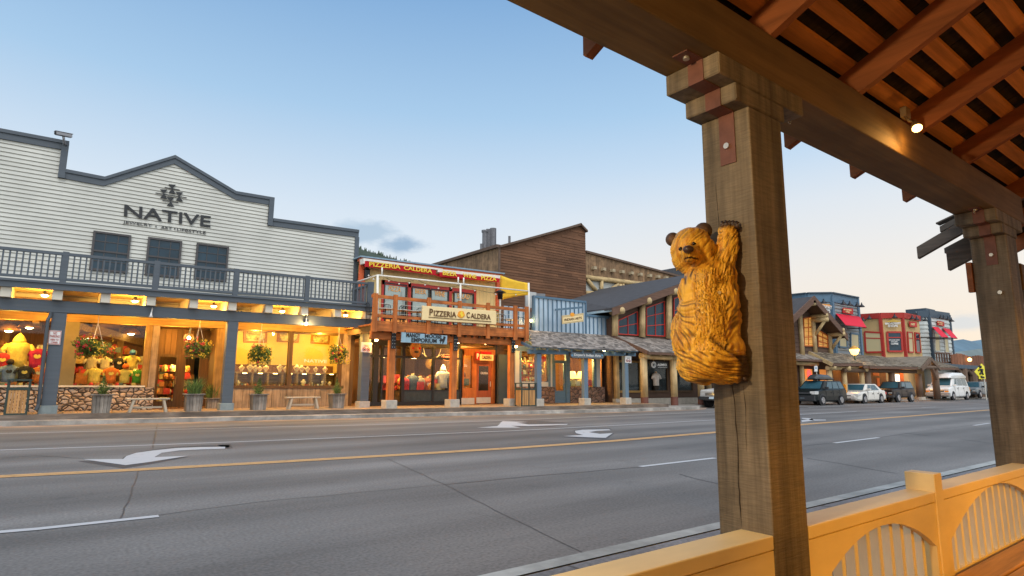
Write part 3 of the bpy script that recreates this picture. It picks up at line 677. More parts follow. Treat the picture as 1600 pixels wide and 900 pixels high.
YN = 25.6      # shop front plane
YO = 23.3      # outer edge of the balcony
def v(x, y, z): return Vector((x, y, z))
ns = thing('shop_building', 'white clapboard shop with stepped slate-grey parapet and balcony over its lit porch', 'shop building', (4, YN, 0.3))
def clapboard(mb, top, x0, x1, zb, Y, h=0.147, lip=0.022, mi_lap_shade=1):
    """boards under the roof line top=[(x,z)...] piecewise linear, down to zb"""
    brk = [x0]+[p[0] for p in top if x0 < p[0] < x1]+[x1]
    def zt(x, side):
        for (a, b2), (c, d) in zip(top, top[1:]):
            if a == c: continue
            if (a <= x < c and side > 0) or (a < x <= c and side < 0): return b2+(d-b2)*(x-a)/(c-a)
        return top[-1][1]
    for a, b2 in zip(brk, brk[1:]):
        if b2-a < 1e-4: continue
        ta, tb = zt(a, 1), zt(b2, -1); z = zb
        while z < max(ta, tb):
            poly = [(a, z), (b2, z), (b2, z+h), (a, z+h)]
            # clip under the line ta..tb
            outp = []
            f = lambda p: ta+(tb-ta)*(p[0]-a)/(b2-a)-p[1]
            for i in range(4):
                p, q2 = poly[i], poly[(i+1) % 4]; fp, fq = f(p), f(q2)
                if fp >= 0: outp.append(p)
                if (fp >= 0) != (fq >= 0):
                    s = fp/(fp-fq); outp.append((p[0]+(q2[0]-p[0])*s, p[1]+(q2[1]-p[1])*s))
            if len(outp) >= 3:
                mb.add([(px, Y-lip*(1-(pz-z)/h), pz) for px, pz in outp], [tuple(range(len(outp)))], 0)
                bx_ = [p[0] for p in outp if abs(p[1]-z) < 1e-6]
                if len(bx_) >= 2:
                    a_, b_ = min(bx_), max(bx_)
                    mb.add([(a_, Y-lip, z), (b_, Y-lip, z), (b_, Y+0.0, z-0.004), (a_, Y, z-0.004)], [(0, 1, 2, 3)], mi_lap_shade)
                    mb.add([(a_, Y-lip-0.002, z), (b_, Y-lip-0.002, z), (b_, Y-lip-0.002, z+0.007), (a_, Y-lip-0.002, z+0.007)], [(0, 1, 2, 3)], mi_lap_shade)  # thin strip of painted lap shade along the board edge
            z += h
tp = [PY(x, y, YN) for x, y in ((0, 206), (108, 226), (95, 268), (163, 281), (273, 247), (320, 274.5), (368, 303), (428, 313), (426, 345), (560, 363))]
TP = [(-8, tp[0].z-0.08), (tp[0].x, tp[0].z), (tp[1].x, tp[1].z), (tp[2].x+0.02, tp[2].z), (tp[3].x, tp[3].z), (tp[4].x, tp[4].z), (tp[5].x, tp[5].z), (tp[6].x, tp[6].z), (tp[7].x, tp[7].z), (tp[8].x+.01, tp[8].z), (tp[9].x, tp[9].z)]
for i in range(1, len(TP)):
    if TP[i][0] <= TP[i-1][0]: TP[i] = (TP[i-1][0]+0.002, TP[i][1])
XR = TP[-1][0]
zdeck = 4.12
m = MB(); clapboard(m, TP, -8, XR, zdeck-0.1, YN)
fin('clapboard_wall', m, [siding_w, siding_lap_shade], ns)
# wall body behind + side wall
m = MB(); m.box(-8, XR, YN+0.02, YN+0.25, zdeck-0.4, min(z for x, z in TP)-0.02)
m.prism([(x, YN+0.03, z-0.01) for x, z in TP]+[(XR, YN+.03, zdeck), (-8, YN+.03, zdeck)], (0, 0.2, 0))
m.box(XR-0.02, XR+0.02, YN+0.0, YN+14, 0.2, TP[-1][1]-0.15); m.box(-8, XR, YN+0.3, YN+14, TP[-1][1]-0.5, TP[-1][1]-0.3)
fin('building_core', m, siding_w, ns)
# parapet coping: two steps of trim following the roof line
m = MB()
for dz0, dz1, y0 in ((-0.02, 0.10, 0.10), (-0.24, -0.022, 0.06)):
    for (a, b2), (c, d) in zip(TP, TP[1:]):
        if c-a < 0.05:
            lo, hi = min(b2, d), max(b2, d); xx = a if b2 > d else c
            s = 1 if b2 > d else -1
            m.box(min(xx, xx-s*0.2), max(xx, xx-s*0.2), YN-y0-0.005, YN+0.28, lo-0.24, hi+dz1-.003)
            continue
        m.hexa([(a, YN-y0, b2+dz0), (c, YN-y0, d+dz0), (c, YN+0.3, d+dz0), (a, YN+0.3, b2+dz0), (a, YN-y0, b2+dz1), (c, YN-y0, d+dz1), (c, YN+0.3, d+dz1), (a, YN+0.3, b2+dz1)])
m.box(XR-0.16, XR+0.03, YN-0.07, YN+0.3, zdeck, TP[-1][1]-0.24)
fin('parapet_coping', m, grey_trim, ns)
# upper sash windows
def sash(px, parent, Y, cols=3):
    a, b2, c, d = [PY(x, y, Y-0.05) for x, y in px]     # ul, ur, lr, ll
    x0, x1 = (a.x+d.x)/2, (b2.x+c.x)/2; z1, z0 = (a.z+b2.z)/2, (c.z+d.z)/2
    fr = MB(); t = 0.07
    fr.box(x0, x1, Y-0.09, Y-0.02, z1-t, z1); fr.box(x0, x1, Y-0.09, Y-0.02, z0, z0+t); fr.box(x0, x0+t, Y-0.09, Y-0.02, z0+t, z1-t); fr.box(x1-t, x1, Y-0.09, Y-0.02, z0+t, z1-t)
    zm = (z0+z1)/2; fr.box(x0+t, x1-t, Y-0.08, Y-0.03, zm-0.03, zm+0.03)
    for i in range(1, cols):
        xx = x0+(x1-x0)*i/cols; fr.box(xx-0.012, xx+0.012, Y-0.065, Y-0.03, z0+t, zm-.03); fr.box(xx-0.012, xx+0.012, Y-0.065, Y-0.03, zm+.03, z1-t)
    for zz in ((z0+zm)/2, (z1+zm)/2): fr.box(x0+t, x1-t, Y-0.062, Y-0.03, zz-0.012, zz+0.012)
    w_ = fin('window', MB().box(x0+t, x1-t, Y-0.045, Y-0.03, z0+t, z1-t), win_dark, parent)
    fin('frame', fr, mat('window_frame_dark', (0.07, 0.065, 0.065), 0.5, 0.1, 5, bump=0), w_)
for px in (((145, 360), (205, 368), (199, 428), (140, 421)), ((231, 370), (285, 377), (279, 435), (226, 429)), ((307, 379), (358, 386), (353, 441), (303, 435))):
    sash(px, ns, YN)
# balcony deck, rim, joists, soffit, railing
XL, XD = -8, PY(583, 488, YO).x
def zrim(x, top=True): 
    za = 4.10+0.0115*x; return za+0.18 if top else za
m = MB()
m.hexa([(XL, YO, zrim(XL, 0)), (XD, YO, zrim(XD, 0)), (XD, YO+.1, zrim(XD, 0)), (XL, YO+.1, zrim(XL, 0)), (XL, YO, zrim(XL)), (XD, YO, zrim(XD)), (XD, YO+.1, zrim(XD)), (XL, YO+.1, zrim(XL))])
m.hexa([(XL, YO-.05, zrim(XL)+.002), (XD+.05, YO-.05, zrim(XD)+.002), (XD+.05, YN, zrim(XD)+.002), (XL, YN, zrim(XL)+.002), (XL, YO-.05, zrim(XL)+.07), (XD+.05, YO-.05, zrim(XD)+.07), (XD+.05, YN, zrim(XD)+.07), (XL, YN, zrim(XL)+.07)])
m.box(XD-0.1, XD, YO+0.1, YN, zrim(XD, 0)-.02, zrim(XD))
fin('balcony_deck', m, grey_trim, ns)
m = MB(); m.hexa([(XL, YO+.1, zrim(XL, 0)+.1), (XD-.1, YO+.1, zrim(XD, 0)+.1), (XD-.1, YN, zrim(XD, 0)+.1), (XL, YN, zrim(XL, 0)+.1), (XL, YO+.1, zrim(XL)), (XD-.1, YO+.1, zrim(XD)), (XD-.1, YN, zrim(XD)), (XL, YN, zrim(XL))]); fin('soffit', m, soffit, ns)
YB = 23.6
bz = lambda x: 3.42+0.0125*x          # beam underside
m = MB(); XB = PY(581, 505, YB).x
m.hexa([(XL, YB, bz(XL)), (XB, YB, bz(XB)), (XB, YB+.3, bz(XB)), (XL, YB+.3, bz(XL)), (XL, YB, bz(XL)+.38), (XB, YB, bz(XB)+.38), (XB, YB+.3, bz(XB)+.38), (XL, YB+.3, bz(XL)+.38)])
fin('beam', m, grey_trim, ns, bevel=.01)
for px in (8, 90, 166, 238, 305, 366, 423, 479, 531, 578):
    X = PY(px, 460, YO+0.02).x; z0 = bz(X)+.382
    fin('joist', MB().box(X-0.13, X+0.13, YO+0.10, YN, z0, zrim(X, 0)+.1), [cream_joist], ns)
for px0, px1, wx in ((62, 86, .38), (346, 361, .36), (561, 576, .36)):
    X = (PY(px0, 645, YB).x+PY(px1, 645, YB).x)/2
    p_ = fin('post', MB().box(X-wx/2, X+wx/2, YB+0.005, YB+wx-.02, 0.55, bz(X)-.002), grey_trim, ns, bevel=.01)
    fin('footing', MB().box(X-wx/2-.05, X+wx/2+.05, YB-.05, YB+wx+.04, 0.26, 0.549), [concrete_light if px0 > 400 else mat('grey_footing', (.22, .26, .26), .8, .15, 5)], ns, bevel=.012)
# railing
m = MB(); RT = 5.27
def zrail(x): return 5.30+0.0125*x
def zfoot(x): return zrim(x)+0.13
m.hexa([(XL, YO+.02, zrail(XL)-.09), (XD, YO+.02, zrail(XD)-.09), (XD, YO+.12, zrail(XD)-.09), (XL, YO+.12, zrail(XL)-.09), (XL, YO+.02, zrail(XL)), (XD, YO+.02, zrail(XD)), (XD, YO+.12, zrail(XD)), (XL, YO+.12, zrail(XL))])
m.hexa([(XL, YO+.03, zfoot(XL)), (XD, YO+.03, zfoot(XD)), (XD, YO+.10, zfoot(XD)), (XL, YO+.10, zfoot(XL)), (XL, YO+.03, zfoot(XL)+.08), (XD, YO+.03, zfoot(XD)+.08), (XD, YO+.10, zfoot(XD)+.08), (XL, YO+.10, zfoot(XL)+.08)])
m.box(XD-.1, XD, YO+.12, YN-.1, zrail(XD)-.09, zrail(XD)); m.box(XD-.09, XD-.02, YO+.12, YN-.1, zfoot(XD), zfoot(XD)+.08)
rail = fin('railing', m, grey_trim, ns)
m = MB(); X = XL
while X < XD-.1:
    m.box(X-.022, X+.022, YO+.045, YO+.085, zfoot(X)+.081, zrail(X)-.091); X += 0.158
for i in range(14):
    yy = YO+.2+i*.155
    if yy < YN-.1: m.box(XD-.075, XD-.035, yy, yy+.04, zfoot(XD)+.081, zrail(XD)-.091)
fin('baluster_row', m, grey_trim, rail)
for px, py in ((103, 400), (246, 412), (370, 425), (481, 436), (556, 440), (578, 445)):
    X = PY(px, py, YO+.05).x
    if px == 556: continue
    fin('rail_post', MB().box(X-.085, X+.085, YO+.015, YO+.13, zrim(X)+.072, zrail(X)+.03), grey_trim, rail)
fin('rail_post', MB().box(XD-.16, XD-.0, YO+.01, YO+.15, zrim(XD)+.072, zrail(XD)+.04), grey_trim, rail)
fin('rail_post', MB().box(XR-.02, XR+.12, YN-.2, YN-.06, zrim(XR)+.072, zrail(XD)), grey_trim, rail)

# ground floor front
YG = 25.6
zf = 0.30
lz = lambda x: 3.30+0.013*x   # underside of lintel
m = MB(); m.hexa([(XL, YG-.12, lz(XL)), (XR, YG-.12, lz(XR)), (XR, YG+.2, lz(XR)), (XL, YG+.2, lz(XL)), (XL, YG-.12, zdeck-.1), (XR, YG-.12, zdeck-.1), (XR, YG+.2, zdeck-.1), (XL, YG+.2, zdeck-.1)])
fin('lintel', m, honey_x, ns)
def col(px, py, w, mt=honey, z0=zf, y0=-.08, y1=.15, name='trim_post', par=ns, top=None):
    X = PY(px, py, YG).x
    fin(name, MB().box(X-w/2, X+w/2, YG+y0, YG+y1, z0, (lz(X) if top is None else top)-.002), mt, par); return X
olive = mat('olive_column_paint', (0.20, 0.16, 0.07), 0.6, 0.1, 4, bump=0.1)
Xa = col(107, 560, 0.42, olive, 0.95, -.1)
col(96, 560, .05, honey, 0.95, -.09, -.02)
Xb = col(229, 560, 0.20); Xb2 = col(239, 570, 0.22, plank_v)
Xc = col(343, 560, 0.30)
Xd0 = col(540, 560, 0.34, plank_v)
dk = col(453, 560, 0.16, brown_dk, 1.15)
sill_z = 1.18
xw0a, xw0b = -8, PY(62, 600, YG).x
xs1, xs2 = PY(112, 600, YG).x, PY(222, 600, YG).x
st = fin('stone_base', MB().box(-8, PY(240, 610, YG).x, YG-.12, YG+.15, zf-.05, sill_z-.09), river, ns)
fin('sill', MB().box(-8, PY(226, 600, YG).x, YG-.18, YG+.2, sill_z-.088, sill_z-.03), cream_joist, ns)
def pane(par, x0, x1, z0, z1, y, frame=None, fm=None, ft=.05):
    w_ = fin('window', MB().box(x0, x1, y, y+.008, z0, z1), glass, par)
    if fm:
        f = MB(); f.box(x0-ft, x1+ft, y-.04, y+.05, z1, z1+ft); f.box(x0-ft, x1+ft, y-.04, y+.05, z0-ft, z0); f.box(x0-ft, x0, y-.04, y+.05, z0, z1); f.box(x1, x1+ft, y-.04, y+.05, z0, z1)
        fin('frame', f, fm, w_)
    return w_
pane(ns, -7.9, Xa-.21, sill_z-.028, lz(-3)-.02, YG+.03)
pane(ns, Xa+.21, Xb-.10, sill_z-.028, lz(2)-.02, YG+.03, fm=None)
# right-hand jewellery window over planks
xj0, xj1 = Xc+.15, Xd0-.17
zj = 1.12
m = MB(); X = xj0
while X < xj1+.1:
    ww = random.uniform(.2, .34); m.box(X, X+ww-.012, YG-.06+random.uniform(-.008, .008), YG+.1, zf-.05, zj-.07+0*X); X += ww
fin('plank_base', m, plank_v, ns)
fin('sill', MB().box(xj0, xj1+.1, YG-.1, YG+.15, zj-.068, zj+.05), brown_dk, ns)
pane(ns, xj0, dk-.08, zj+.05, lz(6)-.02, YG+.03); pane(ns, dk+.08, xj1, zj+.05, lz(9)-.02, YG+.03)
fin('window_jamb', MB().box(xj1-.16, xj1, YG-.05, YG+.12, zj+.05, lz(9)-.01), brown_dk, ns)
# end bay boards with a gap of dark beside the corner post
m = MB(); X = Xd0+.17
while X < XR: m.box(X, X+.2, YG-.02, YG+.15, zf-.05, lz(X)-.003); X += .21
fin('corner_boards', m, brown_dk, ns)
# recessed door
Yd = YG+1.3
xd0, xd1 = Xb2+.11, Xc-.15
m = MB()
X = xd0-.02
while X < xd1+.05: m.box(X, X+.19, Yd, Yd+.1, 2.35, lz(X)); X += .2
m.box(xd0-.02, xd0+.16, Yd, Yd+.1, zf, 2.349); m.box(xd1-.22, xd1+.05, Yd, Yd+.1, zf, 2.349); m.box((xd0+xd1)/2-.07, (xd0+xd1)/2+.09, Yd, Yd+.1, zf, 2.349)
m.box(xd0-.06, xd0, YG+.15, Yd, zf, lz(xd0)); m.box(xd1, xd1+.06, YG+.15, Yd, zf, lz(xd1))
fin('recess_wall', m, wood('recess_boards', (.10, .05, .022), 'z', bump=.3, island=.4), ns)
for a, b2 in ((xd0+.16, (xd0+xd1)/2-.07), ((xd0+xd1)/2+.09, xd1-.22)):
    dd = MB(); dd.box(a, b2, Yd-.01, Yd+.04, zf, zf+.25); dd.box(a, b2, Yd-.01, Yd+.04, 2.25, 2.348); dd.box(a, a+.09, Yd-.01, Yd+.04, zf+.25, 2.25); dd.box(b2-.09, b2, Yd-.01, Yd+.04, zf+.25, 2.25)
    do = fin('door', dd, brown_dk, ns); fin('pane', MB().box(a+.09, b2-.09, Yd+.01, Yd+.02, zf+.25, 2.25), glass, do)
    fin('handle', MB().tube([(b2-.06, Yd-.06, 1.2), (b2-.06, Yd-.06, 1.5)], .015, 8), brass, do)
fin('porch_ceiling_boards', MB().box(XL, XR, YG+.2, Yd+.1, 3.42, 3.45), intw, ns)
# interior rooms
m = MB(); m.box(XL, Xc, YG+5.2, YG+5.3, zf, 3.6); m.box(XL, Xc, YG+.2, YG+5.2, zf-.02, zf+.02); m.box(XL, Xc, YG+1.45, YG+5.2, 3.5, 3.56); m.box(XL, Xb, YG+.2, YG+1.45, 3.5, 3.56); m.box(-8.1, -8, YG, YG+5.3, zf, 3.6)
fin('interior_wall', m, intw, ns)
m = MB(); m.box(Xc, XR-.05, YG+2.2, YG+2.3, 2.05, 3.7); m.box(Xc, Xc+.05, YG+.15, YG+2.3, zf, 3.7); m.box(XR-.1, XR-.05, YG+.15, YG+2.3, zf, 3.7); m.box(Xc, XR, YG+.2, YG+2.3, 3.55, 3.6)
fin('plaster_wall', m, plaster, ns)
fin('display_back', MB().box(Xc+.05, XR-.1, YG+2.0, YG+2.2, zf, 2.05), intw, ns)
bm_ = MB(); A, B = PY(150, 503, YG+.6), Vector((3.3, YG+4.9, 3.0))
bm_.bar((A.x-1.0, YG+.5, 3.35), (3.2, YG+5.0, 2.9), .3, .3); fin('ceiling_beam', bm_, honey_x, ns)
for xx in (-2.8, -.6, 1.1): fin('ceiling_beam', MB().box(xx-.1, xx+.1, YG+.25, YG+5.2, 3.28, 3.49), honey_x, ns)
for xx, yy in ((.3, 3.2), (2.1, 3.4), (-1.5, 4.0)): fin('interior_post', MB().box(xx-.1, xx+.1, YG+yy-.1, YG+yy+.1, zf, 3.49), honey, ns)
# window display platforms
fin('display_platform', MB().box(XL, Xb, YG+.25, YG+1.15, zf, 1.1), honey_x, ns)
m = MB(); m.box(xj0, xj1, YG+.2, YG+.9, 1.0, 1.14); m.box(xj0, xj1, YG+.25, YG+.9, 1.66, 1.71)
n = 9
for i in range(n): 
    X = xj0+(xj1-xj0)*i/(n-1); m.box(X-.03, X+.03, YG+.25, YG+.9, 1.14, 1.66)
m.box(xj0, xj1, YG+.88, YG+.92, 1.14, 1.66)
fin('display_case', m, honey_x, ns)
for px in (20, 205, 270, 400, 500):
    X = PY(px, 500, YG+1).x
    pt('shop_light', (X, YG+(.45 if px < 330 else .9), 2.95 if px < 330 else 3.3), 120 if px < 330 else 165, (1, 0.52, 0.075), .12, ns)
pt('shop_light', (1.0, YG+3.6, 2.9), 60, (1, 0.5, 0.11), .15, ns); pt('shop_light', (-2.5, YG+3.6, 2.9), 60, (1, .5, .11), .15, ns)
pt('shop_light', ((xd0+xd1)/2, Yd+.5, 2.1), 90, (1, .55, .12), .1, ns)
for i in range(n-1):
    X = xj0+(xj1-xj0)*(i+.5)/(n-1)
    if i % 2 == 0: pt('case_spot', (X+.35, YG+.35, 2.15), 7, (1, .6, .16), .04, ns)
    fin('case_light', MB().box(X-.08, X+.08, YG+.3, YG+.36, 1.64, 1.658), emis('case_glow', (1, .62, .2), 22), ns)
# downlights under the balcony
def downlight(px, py, Y, label, group, e=35, zc=None):
    p = PY(px, py, Y)
    if zc is not None: p = PZ(px, py, zc)
    t = thing('porch_light', label, 'porch light', p, group)
    fin('housing', MB().lathe(p, [(0.02, .14), (0.05, .12), (.06, .05), (0.14, 0.03), (.15, .0)], 14), cream_joist, t, smooth=True)
    fin('bulb', MB().ball(p-Vector((0, 0, .02)), .09, .09, .045, 12, 6), bulb, t, smooth=True)
    pt('light', p-Vector((0, 0, .42)), e, (1, .50, .09), .09, t)
    return t
ords = ['leftmost', 'second from the left', 'middle', 'second from the right', 'rightmost']
for i, (px, py) in enumerate(((70, 461), (211, 470), (334, 478), (441, 486), (540, 492))):
    downlight(px, py, YB-0.02+.5, f'lit flush lamp under the white shop balcony, {ords[i]} of five', 'lamps under the white shop balcony', 190)
# small flood lamps on the beam
for px, py, lb in ((236, 491, 'small unlit white swivel lamp on the grey beam above the stone wall'), (478, 502, 'small lit white swivel lamp on the grey beam above the jewellery window')):
    p = PY(px, py, YB-.05); t = thing('swivel_lamp', lb, 'lamp', p)
    fin('arm', MB().tube([p+v(0.03, .04, .22), p+v(.0, -.05, .05)], .018, 8), sign_white, t, smooth=True)
    fin('lamp_head', MB().tube([p+v(0, -.05, .06), p+v(0, -.04, -.03), p+v(0, -.03, -.1)], [.02, .035, .07], 12), sign_white, t, smooth=True)
    if px > 300: fin('bulb', MB().ball(p+v(0, -.03, -.11), .05), bulb, t, smooth=True); pt('light', p+v(0, -.15, -.25), 110, (1, .62, .22), .05, t)
for i, (px, py, dy) in enumerate(((14, 515, 1.6), (46, 510, 2.6), (137, 527, 1.9), (205, 520, 3.2))):
    p = PY(px, py, YG+dy); t = thing('dome_lamp', ['lit copper dome lamp inside the leftmost shop window', 'lit copper dome lamp deeper inside the leftmost shop window', 'lit dome lamp behind the wide flower basket', 'lit dome lamp deep inside the shirt window at its right end'][i], 'pendant lamp', p)
    fin('shade', MB().lathe(p, [(.05, .22), (.16, .18), (.30, .06), (.34, -.04)], 18), mat('copper_shade', (.5, .24, .07), .35, .2, 6, bump=0, metal=.5), t, smooth=True); fin('bulb', MB().ball(p-v(0, 0, .03), .12, .12, .07), bulb, t, smooth=True); fin('cord', MB().tube([p+v(0, 0, .2), v(p.x, p.y, 3.5)], .01, 5), sign_black, t)
# hanging globe lamps in the recess
for px, py, lb in ((295, 528, 'lit wire globe lamp hanging beside the door of the white shop'),):
    p = PY(px, py, YG-.2); t = thing('pendant_lamp', lb, 'pendant lamp', p)
    fin('stem', MB().tube([(p.x+.03, p.y, 3.3), p+v(0, 0, .12)], .035, 8), grey_trim, t)
    fin('bulb', MB().ball(p, .07), bulb, t, smooth=True)
    m = MB()
    for k in range(6):
        a = math.pi*k/6; m.tube([p+v(.17*math.cos(a)*math.sin(b2*math.pi/8), .17*math.sin(a)*math.sin(b2*math.pi/8), .17*math.cos(b2*math.pi/8)) for b2 in range(0, 17)], .006, 5)
    fin('wire_cage', m, brass, t); pt('light', p+v(0, -.25, 0), 14, (1, .55, .15), .08, t)
# drainpipe
m = MB(); pp = [PY(80, 487, YB-.05), PY(79, 493, YB-.05), PY(75, 500, YB-.08), PY(67, 570, YB-.08), PY(60, 632, YB-.1), PY(56, 641, YB-.15)]
fin('downpipe', MB().tube(pp, .05, 8), mat('pipe_dark', (.06, .075, .09), .5, .1, 5, bump=0), ns)
# security camera
p = PY(98, 213, YN-.15); t = thing('security_camera', 'small grey security camera on the corner of the white shop parapet', 'security camera', p)
pgrey = mat('camera_grey', (.28, .28, .29), .35, .05, 5, bump=0, metal=.3)
m = MB(); A, B = PY(87, 208, YN-.45), PY(112, 213, YN-.3); m.bar(A, B, .13, .11); m.bar(A+v(-.04, 0, .07), B+v(0.02, 0, .07), .16, .02); fin('camera_body', m, pgrey, t, bevel=.02, seg=2)
fin('lens', MB().tube([A, A-(B-A).normalized()*.03], .055, 10), sign_black, t)
fin('bracket', MB().tube([(A+B)/2-v(0, 0, .07), PY(100, 222, YN-.25), PY(103, 227, YN-.1)], .04, 8), pgrey, t, smooth=True)
# wall lettering
lm = mat('letter_charcoal', (.03, .032, .035), .6, .1, 5, bump=0)
Yt = YN-.04
def qd(*pp, Y): return [PY(x, y, Y) for x, y in pp]
ws = thing('wall_sign', 'charcoal NATIVE lettering with woven diamond emblem on the white clapboards', 'sign', PY(261, 340, Yt))
z8 = lambda x, y: (160+x/8, 270+y/8)
text('lettering', 'NATIVE', qd(z8(268, 543), z8(1348, 682), z8(1356, 545), z8(275, 395), Y=Yt), lm, ws, .03, .012)
text('lettering', 'JEWELRY', qd(z8(256, 640), z8(615, 683), z8(622, 640), z8(260, 597), Y=Yt), lm, ws, .02, .0)
text('lettering', 'ART', qd(z8(728, 698), z8(866, 715), z8(870, 676), z8(732, 660), Y=Yt), lm, ws, .02, .0)
text('lettering', 'LIFESTYLE', qd(z8(932, 722), z8(1290, 767), z8(1294, 731), z8(935, 687), Y=Yt), lm, ws, .02, .0)
m = MB()
for x, y in ((670, 671), (905, 700)): slab(m, [z8(x-8, y-8), z8(x+8, y-7), z8(x+8, y+8), z8(x-8, y+7)], Yt-.02, .02)
fin('dot', m, lm, ws)
m = MB()
def tri(cx, cy, up):
    s = 46; k = .15
    if up: slab(m, [z8(cx, cy), z8(cx+s, cy+58+s*k), z8(cx-s, cy+58-s*k)], Yt-.02, .02)
    else: slab(m, [z8(cx, cy), z8(cx-s, cy-58-s*k+8), z8(cx+s, cy-58+s*k+2)], Yt-.02, .02)
for cx, cy in ((873, 195), (768, 258), (962, 290), (852, 355)): tri(cx, cy+3, True); tri(cx, cy+3, False)
for a, b2 in (((778, 180), (968, 213)), ((665, 250), (1055, 311)), ((752, 343), (950, 374))): slab(m, [z8(a[0], a[1]-4), z8(b2[0], b2[1]-4), z8(b2[0], b2[1]+5), z8(a[0], a[1]+5)], Yt-.025, .02)
fin('emblem', m, lm, ws)
# small window sign
s_ = text('window_lettering', 'NATIVE', qd((475.5, 566), (511, 567.5), (511, 562.5), (475.5, 561), Y=YG+.02), sign_white, None, .004, .02)
setp(s_, 'white NATIVE lettering on the jewellery window pane behind the right flower basket', 'lettering')
# no-parking plates
def plate(px, label, lines, Yp, colr, bg=sign_white, ext=None, cat='sign', name='street_sign', border=None):
    q4 = qd(*px, Y=Yp); t = thing(name, label, cat, sum(q4, Vector())/4)
    fin('panel', MB().prism(q4, (0, .015, 0)), bg, t)
    if border is not None:
        c = sum(q4, Vector())/4
        for i in range(4):
            a, b2 = q4[i], q4[(i+1) % 4]; m = MB(); a2 = a+(c-a)*.05; b3 = b2+(c-b2)*.05; a3 = a+(c-a)*.13; b4 = b2+(c-b2)*.13
            m.prism([a2+v(0, -.004, 0), b3+v(0, -.004, 0), b4+v(0, -.004, 0), a3+v(0, -.004, 0)], (0, .0035, 0)); fin('border', m, border, t)
    ll, lr, ur, ul = q4
    def uv(u, w_): return (ll*(1-u)+lr*u)*(1-w_)+(ul*(1-u)+ur*u)*w_+v(0, -.002, 0)
    for s, u0, w0, u1, w1 in lines: text('lettering', s, [uv(u0, w0), uv(u1, w0), uv(u1, w1), uv(u0, w1)], colr, t, .006, .015)
    return t, uv
redp = mat('sign_red', (.42, .06, .04), .6, .1, 6, bump=0)
plate(((74.5, 538), (94, 539), (96.5, 517), (77, 516)), 'white no parking sign on the leftmost slate-grey post', [('NO', .35, .72, .65, .9), ('PARKING', .12, .5, .88, .68), ('HERE TO', .18, .28, .82, .42), ('CORNER', .22, .1, .78, .22)], YB-.03, redp, border=redp)
def pic_sign(px, label, Yp):
    t, uv = plate(px, label, [], Yp, redp)
    for cx in (.3, .7):
        m = MB(); ring = [uv(cx+.15*math.cos(a), .3+.17*math.sin(a)) for a in [i*math.pi/8 for i in range(17)]]; m.tube(ring, .012, 5); m.tube([uv(cx-.1, .42), uv(cx+.1, .18)], .01, 5); fin('pictogram', m, redp, t)
        m = MB(); m.tube([uv(cx-.08, .27), uv(cx+.07, .27)], .02, 5); fin('pictogram', m, sign_black, t)
    m = MB(); m.tube([uv(.25, .72), uv(.75, .72)], .008, 4); m.tube([uv(.3, .6), uv(.7, .6)], .008, 4); fin('lettering', m, sign_black, t)
pic_sign(((564, 550), (580.5, 551), (581.5, 535.5), (565, 534.5)), 'white no bikes and skates sign on the rightmost slate-grey post', YB-.03)
# ================================================================ pizzeria and souvenir shop
YP = 25.0      # wall plane
YD = 22.1      # deck edge
cedar = wood('cedar_timber', (0.46, 0.135, 0.028), 'x', bump=0.3, streak=0.35)
cedar_z = wood('cedar_post', (0.46, 0.135, 0.028), 'z', bump=0.3, streak=0.2)
cream_wall = mat('cream_boards', (0.66, 0.50, 0.22), 0.7, 0.06, 3, (4, 1, .4), 0.1, streak=.1)
red_trim = mat('red_trim', (0.42, 0.035, 0.025), 0.55, 0.1, 3, bump=0.05)
orange_trim = mat('orange_red_trim', (0.60, 0.11, 0.03), 0.55, 0.12, 3, bump=0.05)
valance = mat('red_canvas', (0.46, 0.004, 0.012), 0.8, 0.08, 3, bump=0.05)
sail_m = mat('yellow_canvas', (0.90, 0.56, 0.04), 0.8, 0.08, 2, bump=0.15)
pipe_w = mat('white_pipe', (0.75, 0.72, 0.64), 0.4, 0.05, 5, bump=0)
blackm = mat('black_metal', (0.015, 0.015, 0.017), 0.45, 0.1, 6, bump=0)
yel_let = mat('yellow_letter', (0.85, 0.62, 0.05), 0.6, 0.05, 5, bump=0)
pz = thing('shop_building', 'two storey pizzeria with red trimmed cream front, cedar deck and souvenir shop beneath', 'shop building', (PY(690, 600, YP).x, YP, .3))
xl, xr = XR+0.06, PY(781, 470, YP).x
m = MB()
X = xl+.1; 
zt = lambda x: PY(563, 400, YP).z+(PY(782, 427, YP).z-PY(563, 400, YP).z)*(x-xl)/(xr-xl)
while X < xr:
    m.box(X, min(X+.215, xr), YP, YP+.12, 3.3, zt(X)-.12); X += .22
fin('upper_wall', m, cream_wall, pz)
m = MB(); m.box(xl, xr, YP+.12, YP+9, 6.2, zt(xl)-.2); m.box(xr-.1, xr, YP+.12, YP+9, .3, zt(xr)-.2); m.box(xl, xr, YP+1.5, YP+9, 3.3, 3.45)
fin('building_core', m, cream_wall, pz)
m = MB(); A, B = PY(563, 403, YP), PY(782, 429, YP)
m.hexa([A+v(0, -.12, -.12), B+v(.05, -.12, -.12), B+v(.05, .3, -.12), A+v(0, .3, -.12), A+v(0, -.12, .0), B+v(.05, -.12, .0), B+v(.05, .3, .0), A+v(0, .3, 0)]); fin('fascia', m, orange_trim, pz)
m = MB(); m.hexa([A+v(-.1, -.25, .0), B+v(.1, -.25, .0), B+v(.1, 9, .0), A+v(-.1, 9, .0), A+v(-.1, -.25, .06), B+v(.1, -.25, .06), B+v(.1, 9, .06), A+v(-.1, 9, .06)]); fin('roof_edge', m, mat('blue_metal_edge', (.2, .3, .38), .4, .1, 5, bump=0), pz)
